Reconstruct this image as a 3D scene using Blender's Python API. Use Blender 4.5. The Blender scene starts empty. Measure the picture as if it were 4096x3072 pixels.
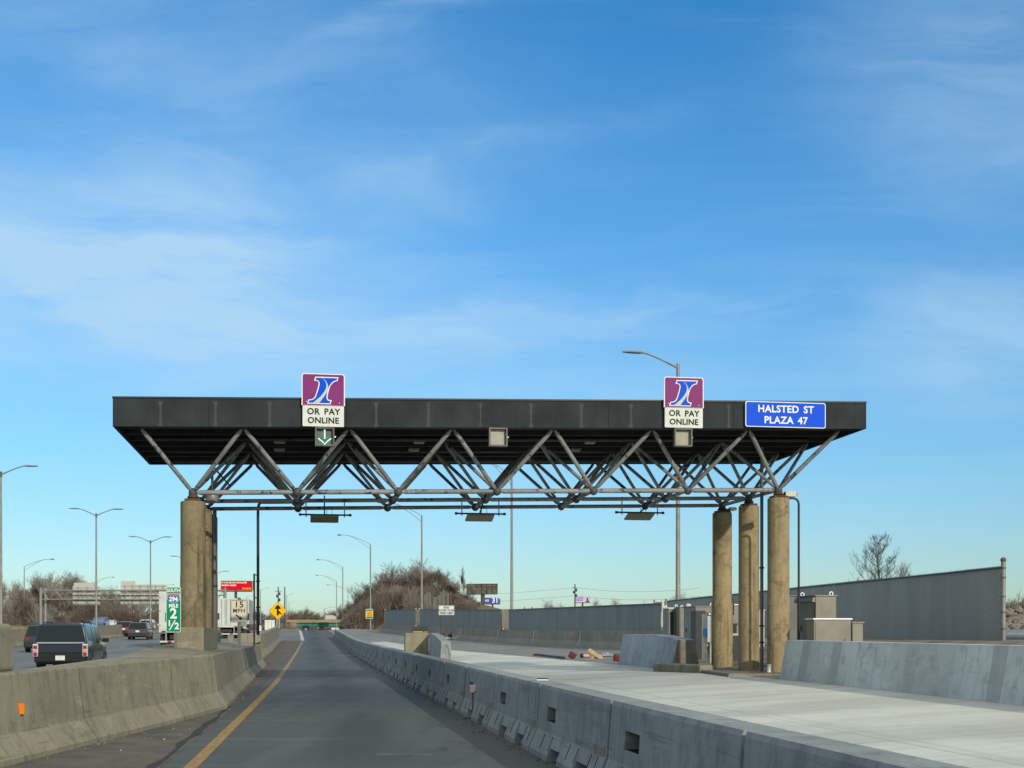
import bpy, bmesh, math, random
from mathutils import Vector, Matrix, noise as mnoise
from mathutils.geometry import tessellate_polygon

# ------------------------------------------------------------------ camera, sky, sun, exposure
S = bpy.context.scene
COL = S.collection
R = math.radians
EYE = 1.5
FPX, CX, HY = 5200.0, 2048.0, 2520.0          # focal length, centre column and horizon row of the photograph
cam = bpy.data.cameras.new("camera")
cam.sensor_width = 36.0
cam.lens = FPX / 4096 * 36.0
cam.shift_y = (HY - 1536) / 4096
cam.clip_start = 0.2
cam.clip_end = 9000
cam_o = bpy.data.objects.new("camera", cam)
cam_o.location = (0, 0, EYE)
cam_o.rotation_euler = (R(90), 0, 0)
COL.objects.link(cam_o)
S.camera = cam_o

SUN_EL = R(23.0)
SUN_AZ = R(150.0)                              # clockwise from +Y: behind the camera, to its right
TO_SUN = Vector((math.sin(SUN_AZ) * math.cos(SUN_EL), math.cos(SUN_AZ) * math.cos(SUN_EL), math.sin(SUN_EL)))
sl = bpy.data.lights.new("sun", 'SUN')
sl.energy = 2.7
sl.angle = R(1.0)
sl.color = (1.0, 0.92, 0.80)
so = bpy.data.objects.new("sun", sl)
so.rotation_euler = TO_SUN.to_track_quat('Z', 'Y').to_euler()
so.location = (20, -30, 40)
COL.objects.link(so)

S.view_settings.view_transform = 'Standard'
S.view_settings.look = 'None'
S.view_settings.exposure = 0.25
S.view_settings.gamma = 1.0

W = bpy.data.worlds.new("World")
S.world = W
W.use_nodes = True
def nd(nt, t, **kw):
    n = nt.nodes.new(t)
    for k, v in kw.items():
        setattr(n, k, v)
    return n
def build_world():
    nt = W.node_tree
    nt.nodes.clear()
    L = nt.links.new
    out = nd(nt, 'ShaderNodeOutputWorld')
    bg = nd(nt, 'ShaderNodeBackground')
    bg.inputs['Strength'].default_value = 0.10
    sky = nd(nt, 'ShaderNodeTexSky', sky_type='NISHITA')
    sky.sun_disc = False
    sky.sun_elevation = SUN_EL
    sky.sun_rotation = SUN_AZ
    sky.air_density = 1.0
    sky.dust_density = 0.4
    sky.ozone_density = 2.0
    tc = nd(nt, 'ShaderNodeTexCoord')
    sep = nd(nt, 'ShaderNodeSeparateXYZ')
    L(tc.outputs['Generated'], sep.inputs[0])
    # elevation dependent air colour
    ramp = nd(nt, 'ShaderNodeValToRGB')
    L(sep.outputs['Z'], ramp.inputs[0])
    e = ramp.color_ramp.elements
    stops = [(0.0, (0.64, 0.83, 0.95)), (0.06, (0.60, 0.85, 1.02)), (0.15, (0.53, 0.93, 1.16)), (0.28, (0.50, 1.02, 1.32)), (0.44, (0.26, 0.92, 1.32)), (1.0, (0.45, 0.9, 1.2))]
    while len(e) < len(stops):
        e.new(0.5)
    for q, (p, c) in zip(e, stops):
        q.position = p
        q.color = (c[0], c[1], c[2], 1)
    mul = nd(nt, 'ShaderNodeMix', data_type='RGBA', blend_type='MULTIPLY')
    mul.inputs[0].default_value = 1.0
    L(sky.outputs[0], mul.inputs[6]); L(ramp.outputs[0], mul.inputs[7])
    # thin cirrus on a plane high above: direction / height
    zc = nd(nt, 'ShaderNodeMath', operation='MAXIMUM'); zc.inputs[1].default_value = 0.02
    L(sep.outputs['Z'], zc.inputs[0])
    zo = nd(nt, 'ShaderNodeMath', operation='ADD'); zo.inputs[1].default_value = 0.10
    L(zc.outputs[0], zo.inputs[0])
    dx = nd(nt, 'ShaderNodeMath', operation='DIVIDE'); L(sep.outputs['X'], dx.inputs[0]); L(zo.outputs[0], dx.inputs[1])
    dy = nd(nt, 'ShaderNodeMath', operation='DIVIDE'); L(sep.outputs['Y'], dy.inputs[0]); L(zo.outputs[0], dy.inputs[1])
    cmb = nd(nt, 'ShaderNodeCombineXYZ')
    L(dx.outputs[0], cmb.inputs[0]); L(dy.outputs[0], cmb.inputs[1])
    def clouds(rot, scl, loc, nscale, detail, rough, lo, hi, dist=0.3):
        mp = nd(nt, 'ShaderNodeMapping')
        mp.inputs['Rotation'].default_value = (0, 0, R(rot))
        mp.inputs['Scale'].default_value = scl
        mp.inputs['Location'].default_value = loc
        L(cmb.outputs[0], mp.inputs[0])
        n = nd(nt, 'ShaderNodeTexNoise')
        n.inputs['Scale'].default_value = nscale
        n.inputs['Detail'].default_value = detail
        n.inputs['Roughness'].default_value = rough
        n.inputs['Distortion'].default_value = dist
        L(mp.outputs[0], n.inputs['Vector'])
        mr = nd(nt, 'ShaderNodeMapRange', interpolation_type='SMOOTHSTEP')
        mr.inputs[1].default_value = lo; mr.inputs[2].default_value = hi
        L(n.outputs[0], mr.inputs[0])
        return mr.outputs[0]
    wisp = clouds(35, (0.7, 2.6, 1), (0.6, 2.2, 0), 1.5, 8, 0.62, 0.42, 0.85, 0.6)
    # banks of cirrus: soft ellipses in azimuth / elevation tangents ahead of the camera, frayed by the fibres
    yc = nd(nt, 'ShaderNodeMath', operation='MAXIMUM'); yc.inputs[1].default_value = 0.08; L(sep.outputs['Y'], yc.inputs[0])
    tu = nd(nt, 'ShaderNodeMath', operation='DIVIDE'); L(sep.outputs['X'], tu.inputs[0]); L(yc.outputs[0], tu.inputs[1])
    tw = nd(nt, 'ShaderNodeMath', operation='DIVIDE'); L(sep.outputs['Z'], tw.inputs[0]); L(yc.outputs[0], tw.inputs[1])
    tv = nd(nt, 'ShaderNodeCombineXYZ'); L(tu.outputs[0], tv.inputs[0]); L(tw.outputs[0], tv.inputs[1])
    wn = nd(nt, 'ShaderNodeTexNoise'); wn.inputs['Scale'].default_value = 5.0; wn.inputs['Detail'].default_value = 4
    L(tv.outputs[0], wn.inputs['Vector'])
    wsub = nd(nt, 'ShaderNodeVectorMath', operation='MULTIPLY_ADD'); wsub.inputs[1].default_value = (0.16, 0.10, 0); wsub.inputs[2].default_value = (-0.08, -0.05, 0)
    L(wn.outputs['Color'], wsub.inputs[0])
    wv = nd(nt, 'ShaderNodeVectorMath', operation='ADD'); L(tv.outputs[0], wv.inputs[0]); L(wsub.outputs[0], wv.inputs[1])
    def fibre(rot, sx, sy, sc, lo, hi, det=8, rough=0.6):
        mp = nd(nt, 'ShaderNodeMapping'); mp.inputs['Rotation'].default_value = (0, 0, R(rot)); mp.inputs['Scale'].default_value = (sx, sy, 1)
        L(wv.outputs[0], mp.inputs[0])
        n = nd(nt, 'ShaderNodeTexNoise'); n.inputs['Scale'].default_value = sc; n.inputs['Detail'].default_value = det; n.inputs['Roughness'].default_value = rough; n.inputs['Distortion'].default_value = 0.5
        L(mp.outputs[0], n.inputs['Vector'])
        mr = nd(nt, 'ShaderNodeMapRange', interpolation_type='SMOOTHSTEP'); mr.inputs[1].default_value = lo; mr.inputs[2].default_value = hi
        L(n.outputs[0], mr.inputs[0]); return mr.outputs[0]
    f1 = fibre(-14, 1.5, 6.0, 2.2, 0.28, 0.74)
    f2 = fibre(-22, 3.0, 12.0, 3.0, 0.30, 0.72)
    total = None
    for (u0, w0, ru, rw, rot, amp, fine) in ((-0.345, 0.36, 0.27, 0.17, 15, 0.40, 0), (-0.24, 0.312, 0.22, 0.045, 12, 0.36, 0), (-0.14, 0.222, 0.28, 0.065, -9, 0.62, 0), (-0.30, 0.245, 0.18, 0.05, -20, 0.25, 0),
                                             (-0.085, 0.468, 0.075, 0.012, 15, 0.24, 1), (0.36, 0.226, 0.10, 0.055, 14, 0.62, 0), (0.385, 0.42, 0.13, 0.10, 0, 0.42, 0),
                                             (0.07, 0.245, 0.16, 0.020, 4, 0.28, 1), (-0.02, 0.372, 0.14, 0.012, 12, 0.12, 1), (0.0, 0.10, 0.6, 0.035, 0, 0.18, 0)):
        mp = nd(nt, 'ShaderNodeMapping', vector_type='TEXTURE')
        mp.inputs['Location'].default_value = (u0, w0, 0); mp.inputs['Rotation'].default_value = (0, 0, R(rot)); mp.inputs['Scale'].default_value = (ru*1.9, rw*1.9, 1)
        L(wv.outputs[0], mp.inputs[0])
        ln = nd(nt, 'ShaderNodeVectorMath', operation='LENGTH'); L(mp.outputs[0], ln.inputs[0])
        mr = nd(nt, 'ShaderNodeMapRange', interpolation_type='SMOOTHERSTEP'); mr.inputs[1].default_value = 1.0; mr.inputs[2].default_value = 0.0; mr.inputs[4].default_value = amp
        L(ln.outputs['Value'], mr.inputs[0])
        fm = nd(nt, 'ShaderNodeMapRange'); fm.inputs[3].default_value = 0.05 if fine else 0.30; fm.inputs[4].default_value = 1.35
        L(f2 if fine else f1, fm.inputs[0])
        m2 = nd(nt, 'ShaderNodeMath', operation='MULTIPLY'); L(mr.outputs[0], m2.inputs[0]); L(fm.outputs[0], m2.inputs[1])
        if total is None: total = m2.outputs[0]
        else:
            ad = nd(nt, 'ShaderNodeMath', operation='ADD'); L(total, ad.inputs[0]); L(m2.outputs[0], ad.inputs[1]); total = ad.outputs[0]
    ahead = nd(nt, 'ShaderNodeMapRange', interpolation_type='SMOOTHSTEP'); ahead.inputs[1].default_value = 0.3; ahead.inputs[2].default_value = 0.6; L(sep.outputs['Y'], ahead.inputs[0])
    tm = nd(nt, 'ShaderNodeMath', operation='MULTIPLY'); L(total, tm.inputs[0]); L(ahead.outputs[0], tm.inputs[1])
    tq = nd(nt, 'ShaderNodeMath', operation='MULTIPLY'); L(tm.outputs[0], tq.inputs[0]); tq.inputs[1].default_value = 0.80; tm = tq
    b = nd(nt, 'ShaderNodeMath', operation='MULTIPLY'); L(wisp, b.inputs[0]); b.inputs[1].default_value = 0.16
    s = nd(nt, 'ShaderNodeMath', operation='ADD'); L(tm.outputs[0], s.inputs[0]); L(b.outputs[0], s.inputs[1])
    s2 = nd(nt, 'ShaderNodeMath', operation='MINIMUM'); L(s.outputs[0], s2.inputs[0]); s2.inputs[1].default_value = 0.85
    mix = nd(nt, 'ShaderNodeMix', data_type='RGBA')
    L(s2.outputs[0], mix.inputs[0]); L(mul.outputs[2], mix.inputs[6])
    mix.inputs[7].default_value = (3.9, 5.9, 7.6, 1)
    # unseen fill added to lift the shade: bright veil overhead and behind the camera
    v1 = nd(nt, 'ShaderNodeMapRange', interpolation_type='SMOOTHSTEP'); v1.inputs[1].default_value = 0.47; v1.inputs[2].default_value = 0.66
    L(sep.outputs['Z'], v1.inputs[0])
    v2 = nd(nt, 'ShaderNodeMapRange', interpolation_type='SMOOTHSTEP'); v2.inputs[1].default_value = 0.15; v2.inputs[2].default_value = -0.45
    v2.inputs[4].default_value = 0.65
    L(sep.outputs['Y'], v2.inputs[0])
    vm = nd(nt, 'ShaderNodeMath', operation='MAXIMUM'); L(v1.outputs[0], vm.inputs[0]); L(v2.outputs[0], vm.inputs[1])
    fill_veil = nd(nt, 'ShaderNodeMix', data_type='RGBA')
    L(vm.outputs[0], fill_veil.inputs[0]); L(mix.outputs[2], fill_veil.inputs[6]); fill_veil.inputs[7].default_value = (6.5, 6.9, 6.9, 1)
    L(fill_veil.outputs[2], bg.inputs[0]); L(bg.outputs[0], out.inputs[0])
build_world()

# ------------------------------------------------------------------ helpers
def P(px, py, d):
    """photo pixel at a known distance -> point in the place"""
    return Vector(((px - CX) / FPX * d, d, EYE - (py - HY) / FPX * d))
def X_(px, d): return (px - CX) / FPX * d
def Z_(py, d): return EYE - (py - HY) / FPX * d

RX = -0.1575                                  # the road runs slightly to the left of the view
VX = Vector((0.9878, 0.1556, 0)).normalized() # across the road
UX = Vector((-0.1556, 0.9878, 0)).normalized()# along the road
RZ = math.atan2(VX.y, VX.x)

_prof = [(-60, 0), (40, 0), (55, 0.01), (70, 0.05), (82, 0.12), (96, 0.29), (110, 0.46), (125, 0.63), (140, 0.86), (155, 1.08), (172, 1.28), (190, 1.41),
         (205, 1.455), (222, 1.30), (246, 0.85), (300, 0.2), (340, -0.3), (400, -1.0), (480, -1.9), (600, -2.4), (900, -2.6), (9000, -2.6)]
def hz(y):
    for (a, za), (b, zb) in zip(_prof, _prof[1:]):
        if y <= b:
            i = _prof.index((a, za))
            t = (y - a) / (b - a)
            m0 = (zb - _prof[i-1][1]) / (b - _prof[i-1][0]) if i > 0 else 0
            m1 = (_prof[i+2][1] - za) / (_prof[i+2][0] - a) if i + 2 < len(_prof) else 0
            h = b - a
            t2, t3 = t*t, t*t*t
            return (2*t3-3*t2+1)*za + (t3-2*t2+t)*h*m0 + (-2*t3+3*t2)*zb + (t3-t2)*h*m1
    return _prof[-1][1]

def tag(o, label=None, cat=None, group=None, kind=None):
    if label: o['label'] = label
    if cat: o['category'] = cat
    if group: o['group'] = group
    if kind: o['kind'] = kind
    return o
def thing(name, label, cat, loc=(0, 0, 0), rz=0.0, group=None):
    o = bpy.data.objects.new(name, None)
    o.empty_display_size = 0.3
    COL.objects.link(o)
    o.location = loc
    o.rotation_euler = (0, 0, rz)
    return tag(o, label, cat, group)
def copy_tree(o, parent=None):
    c = o.copy()
    COL.objects.link(c)
    c.parent = parent
    for ch in o.children:
        copy_tree(ch, c)
    return c
ORD = "zeroth first second third fourth fifth sixth seventh eighth ninth tenth eleventh twelfth thirteenth fourteenth fifteenth sixteenth seventeenth eighteenth nineteenth twentieth twenty-first twenty-second twenty-third twenty-fourth twenty-fifth twenty-sixth twenty-seventh twenty-eighth twenty-ninth thirtieth thirty-first thirty-second thirty-third thirty-fourth thirty-fifth thirty-sixth".split()

class MB:
    def __init__(s):
        s.v = []; s.f = []; s.sm = []
    def add(s, vs, fs, smooth=False):
        n = len(s.v)
        s.v += [tuple(v) for v in vs]
        for f in fs:
            s.f.append(tuple(i + n for i in f)); s.sm.append(smooth)
        return s
    def box(s, c, size, rz=0.0, rx=0.0, ry=0.0):
        m = Matrix.Rotation(rz, 3, 'Z') @ Matrix.Rotation(ry, 3, 'Y') @ Matrix.Rotation(rx, 3, 'X')
        hx, hy, hz_ = size[0]/2, size[1]/2, size[2]/2
        vs = [Vector(c) + m @ Vector((x*hx, y*hy, z*hz_)) for z in (-1, 1) for y in (-1, 1) for x in (-1, 1)]
        return s.add(vs, [(0,2,3,1), (4,5,7,6), (0,1,5,4), (2,6,7,3), (0,4,6,2), (1,3,7,5)])
    def beam(s, a, b, w, h):
        """square bar from a to b"""
        a, b = Vector(a), Vector(b)
        d = (b - a).normalized()
        x = d.cross(Vector((0, 0, 1)))
        if x.length < 1e-4: x = Vector((1, 0, 0))
        x.normalize(); y = x.cross(d)
        vs = [p + x*sx*w/2 + y*sy*h/2 for p in (a, b) for sx, sy in ((-1,-1), (1,-1), (1,1), (-1,1))]
        return s.add(vs, [(3,2,1,0), (4,5,6,7), (0,1,5,4), (1,2,6,5), (2,3,7,6), (3,0,4,7)])
    def tube(s, a, b, r0, r1=None, n=10, caps=True, smooth=True):
        return s.pipe([a, b], [r0, r0 if r1 is None else r1], n, caps, smooth)
    def pipe(s, pts, rs, n=10, caps=True, smooth=True):
        pts = [Vector(p) for p in pts]
        if not isinstance(rs, (list, tuple)): rs = [rs]*len(pts)
        base = len(s.v)
        ref = None
        for i, p in enumerate(pts):
            d = (pts[min(i+1, len(pts)-1)] - pts[max(i-1, 0)]).normalized()
            if ref is None:
                ref = d.cross(Vector((0, 0, 1)) if abs(d.z) < 0.9 else Vector((1, 0, 0)))
            x = ref - d*ref.dot(d)
            if x.length < 1e-5: x = d.cross(Vector((0.3, 0.9, 0.2)))
            x.normalize(); y = d.cross(x)
            ref = x
            for k in range(n):
                t = 2*math.pi*k/n
                s.v.append(tuple(p + (x*math.cos(t) + y*math.sin(t))*rs[i]))
        for i in range(len(pts)-1):
            for k in range(n):
                a0 = base+i*n+k; a1 = base+i*n+(k+1) % n
                s.f.append((a0, a0+n, a1+n, a1)); s.sm.append(smooth)
        if caps:
            s.f.append(tuple(base+k for k in range(n))); s.sm.append(False)
            e = base+(len(pts)-1)*n
            s.f.append(tuple(e+n-1-k for k in range(n))); s.sm.append(False)
        return s
    def lathe(s, prof, c=(0,0,0), n=16, axis='Z', smooth=True):
        """prof: (radius, height) list"""
        base = len(s.v)
        c = Vector(c)
        for r, h in prof:
            for k in range(n):
                t = 2*math.pi*k/n
                q = (r*math.cos(t), r*math.sin(t), h)
                if axis == 'X': q = (h, r*math.cos(t), r*math.sin(t))
                if axis == 'Y': q = (r*math.sin(t), h, r*math.cos(t))
                s.v.append(tuple(c + Vector(q)))
        for i in range(len(prof)-1):
            for k in range(n):
                a0 = base+i*n+k; a1 = base+i*n+(k+1) % n
                s.f.append((a0, a1, a1+n, a0+n)); s.sm.append(smooth)
        s.f.append(tuple(base+n-1-k for k in range(n))); s.sm.append(False)
        e = base+(len(prof)-1)*n
        s.f.append(tuple(e+k for k in range(n))); s.sm.append(False)
        return s
    def prism(s, poly, y0, y1):
        """polygon in (x,z) given counter-clockwise seen from -y, from y0 (front) to y1"""
        n = len(poly)
        tri = tessellate_polygon([[Vector((x, z, 0)) for x, z in poly]])
        vs = [(x, y0, z) for x, z in poly] + [(x, y1, z) for x, z in poly]
        fs = []
        for a, b, c in tri:
            ax, bx, cx = poly[a], poly[b], poly[c]
            ccw = (bx[0]-ax[0])*(cx[1]-ax[1]) - (bx[1]-ax[1])*(cx[0]-ax[0]) > 0
            fs.append((a, b, c) if ccw else (a, c, b))
            fs.append((c+n, b+n, a+n) if ccw else (b+n, c+n, a+n))
        for i in range(n):
            j = (i+1) % n
            fs.append((i, i+n, j+n, j))
        return s.add(vs, fs)
    def sweep(s, prof, path, caps=True):
        """closed profile [(across, up)] swept along path [(point, across vector)]"""
        n = len(prof)
        base = len(s.v)
        for p, ax in path:
            p = Vector(p); ax = Vector(ax)
            for x, z in prof:
                s.v.append(tuple(p + ax*x + Vector((0, 0, z))))
        for i in range(len(path)-1):
            for k in range(n):
                a0 = base+i*n+k; a1 = base+i*n+(k+1) % n
                s.f.append((a0, a1, a1+n, a0+n)); s.sm.append(False)
        if caps:
            s.f.append(tuple(base+n-1-k for k in range(n))); s.sm.append(False)
            e = base+(len(path)-1)*n
            s.f.append(tuple(e+k for k in range(n))); s.sm.append(False)
        return s
    def mesh(s, name, mat=None, inv=None):
        me = bpy.data.meshes.new(name)
        vs = s.v if inv is None else [tuple(inv @ Vector(v)) for v in s.v]
        me.from_pydata(vs, [], s.f)
        if any(s.sm):
            me.polygons.foreach_set('use_smooth', s.sm)
            me.set_sharp_from_angle(angle=R(40))
        if mat: me.materials.append(mat)
        me.update()
        return me
    def build(s, name, mat, parent=None, world=False, bevel=0.0, label=None, seg=2):
        inv = None
        if world and parent is not None:
            m = Matrix.Identity(4); q = parent
            while q is not None:
                m = Matrix.Translation(q.location) @ Matrix.Rotation(q.rotation_euler[2], 4, 'Z') @ m
                q = q.parent
            inv = m.inverted()
        o = bpy.data.objects.new(name, s.mesh(name, mat, inv))
        COL.objects.link(o)
        o.parent = parent
        if bevel:
            b = o.modifiers.new("bevel", 'BEVEL')
            b.width = bevel; b.segments = seg; b.limit_method = 'ANGLE'; b.angle_limit = R(35)
        if label: o['label'] = label
        return o

def text(s, size, mat, parent, x, z, y=-0.006, name='lettering', align='CENTER', bold=0.0, sx=1.0, shear=0.0, spacing=1.0, label=None, word=1.0, ext=0.002):
    cu = bpy.data.curves.new(name, 'FONT')
    cu.body = s; cu.size = size; cu.align_x = align; cu.align_y = 'CENTER'
    cu.offset = bold; cu.shear = shear; cu.space_character = spacing; cu.space_word = word
    cu.extrude = ext; cu.resolution_u = 3
    t = bpy.data.objects.new(name, cu)
    COL.objects.link(t)
    dg = bpy.context.evaluated_depsgraph_get()
    me = bpy.data.meshes.new_from_object(t.evaluated_get(dg))
    bpy.data.objects.remove(t)
    for v in me.vertices:
        a, b, c = v.co
        v.co = (x + a*sx, y - c, z + b)
    me.materials.clear(); me.materials.append(mat)
    me.name = name
    o = bpy.data.objects.new(name, me)
    COL.objects.link(o); o.parent = parent
    if label: o['label'] = label
    return o

def rrect(x0, z0, x1, z1, r, n=4):
    pts = []
    for cx, cz, a0 in ((x1-r, z0+r, -90), (x1-r, z1-r, 0), (x0+r, z1-r, 90), (x0+r, z0+r, 180)):
        for k in range(n+1):
            a = R(a0 + 90*k/n)
            pts.append((cx + r*math.cos(a), cz + r*math.sin(a)))
    return pts

# ------------------------------------------------------------------ materials
class NT:
    """small wrapper for a node material"""
    def __init__(s, name, rough=0.7, metal=0.0, spec=None):
        s.m = bpy.data.materials.new(name); s.m.use_nodes = True
        s.nt = s.m.node_tree; s.b = s.nt.nodes['Principled BSDF']
        s.b.inputs['Roughness'].default_value = rough
        s.b.inputs['Metallic'].default_value = metal
        if spec is not None: s.b.inputs['Specular IOR Level'].default_value = spec
        s._pos = None
    def n(s, t, **k): return nd(s.nt, t, **k)
    def l(s, a, b): s.nt.links.new(a, b)
    def pos(s, obj=False):
        if obj:
            return s.n('ShaderNodeTexCoord').outputs['Object']
        if s._pos is None: s._pos = s.n('ShaderNodeNewGeometry').outputs['Position']
        return s._pos
    def mapp(s, v, scale=(1,1,1), rot=(0,0,0), loc=(0,0,0)):
        m = s.n('ShaderNodeMapping')
        m.inputs['Scale'].default_value = scale; m.inputs['Rotation'].default_value = rot; m.inputs['Location'].default_value = loc
        s.l(v, m.inputs[0]); return m.outputs[0]
    def noise(s, v, scale, detail=4, rough=0.55, dist=0.0):
        x = s.n('ShaderNodeTexNoise')
        x.inputs['Scale'].default_value = scale; x.inputs['Detail'].default_value = detail
        x.inputs['Roughness'].default_value = rough; x.inputs['Distortion'].default_value = dist
        s.l(v, x.inputs['Vector']); return x.outputs[0]
    def rng(s, v, lo, hi, a=0.0, b=1.0, smooth=True):
        x = s.n('ShaderNodeMapRange', interpolation_type='SMOOTHSTEP' if smooth else 'LINEAR')
        x.inputs[1].default_value = lo; x.inputs[2].default_value = hi
        x.inputs[3].default_value = a; x.inputs[4].default_value = b
        s.l(v, x.inputs[0]); return x.outputs[0]
    def mix(s, f, a, b, mode='MIX'):
        x = s.n('ShaderNodeMix', data_type='RGBA', blend_type=mode)
        for i, q in ((0, f), (6, a), (7, b)):
            if isinstance(q, (int, float)): x.inputs[i].default_value = q
            elif isinstance(q, tuple): x.inputs[i].default_value = (q[0], q[1], q[2], 1)
            else: s.l(q, x.inputs[i])
        return x.outputs[2]
    def math(s, op, a, b=None, c=None):
        x = s.n('ShaderNodeMath', operation=op)
        for i, q in enumerate((a, b, c)):
            if q is None: continue
            if isinstance(q, (int, float)): x.inputs[i].default_value = q
            else: s.l(q, x.inputs[i])
        return x.outputs[0]
    def color(s, c):
        if isinstance(c, tuple): s.b.inputs['Base Color'].default_value = (c[0], c[1], c[2], 1)
        else: s.l(c, s.b.inputs['Base Color'])
        return s
    def rough(s, v): s.l(v, s.b.inputs['Roughness']); return s
    def bump(s, h, strength=0.3, dist=0.02):
        x = s.n('ShaderNodeBump')
        x.inputs['Strength'].default_value = strength; x.inputs['Distance'].default_value = dist
        s.l(h, x.inputs['Height']); s.l(x.outputs[0], s.b.inputs['Normal']); return s

def plain(name, c, rough=0.6, metal=0.0, var=0.12, scale=6.0, obj=False, bump=0.0, dirt=0.0, spec=None):
    t = NT(name, rough, metal, spec)
    p = t.pos(obj)
    a = t.noise(p, scale, 5, 0.6)
    lo = tuple(x*(1-var) for x in c); hi = tuple(min(1, x*(1+var)) for x in c)
    col = t.mix(t.rng(a, 0.3, 0.7), lo, hi)
    if dirt:
        d = t.noise(t.mapp(p, (1, 1, 0.25)), scale*0.6, 6, 0.65)
        col = t.mix(t.math('MULTIPLY', t.rng(d, 0.45, 0.75), dirt), col, tuple(x*0.45 for x in c))
    t.color(col)
    if bump: t.bump(a, bump, 0.01)
    return t.m
def emit(name, c, strength):
    t = NT(name, 0.5)
    t.color((0.0, 0.0, 0.0))
    t.b.inputs['Emission Color'].default_value = (c[0], c[1], c[2], 1)
    t.b.inputs['Emission Strength'].default_value = strength
    return t.m

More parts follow.
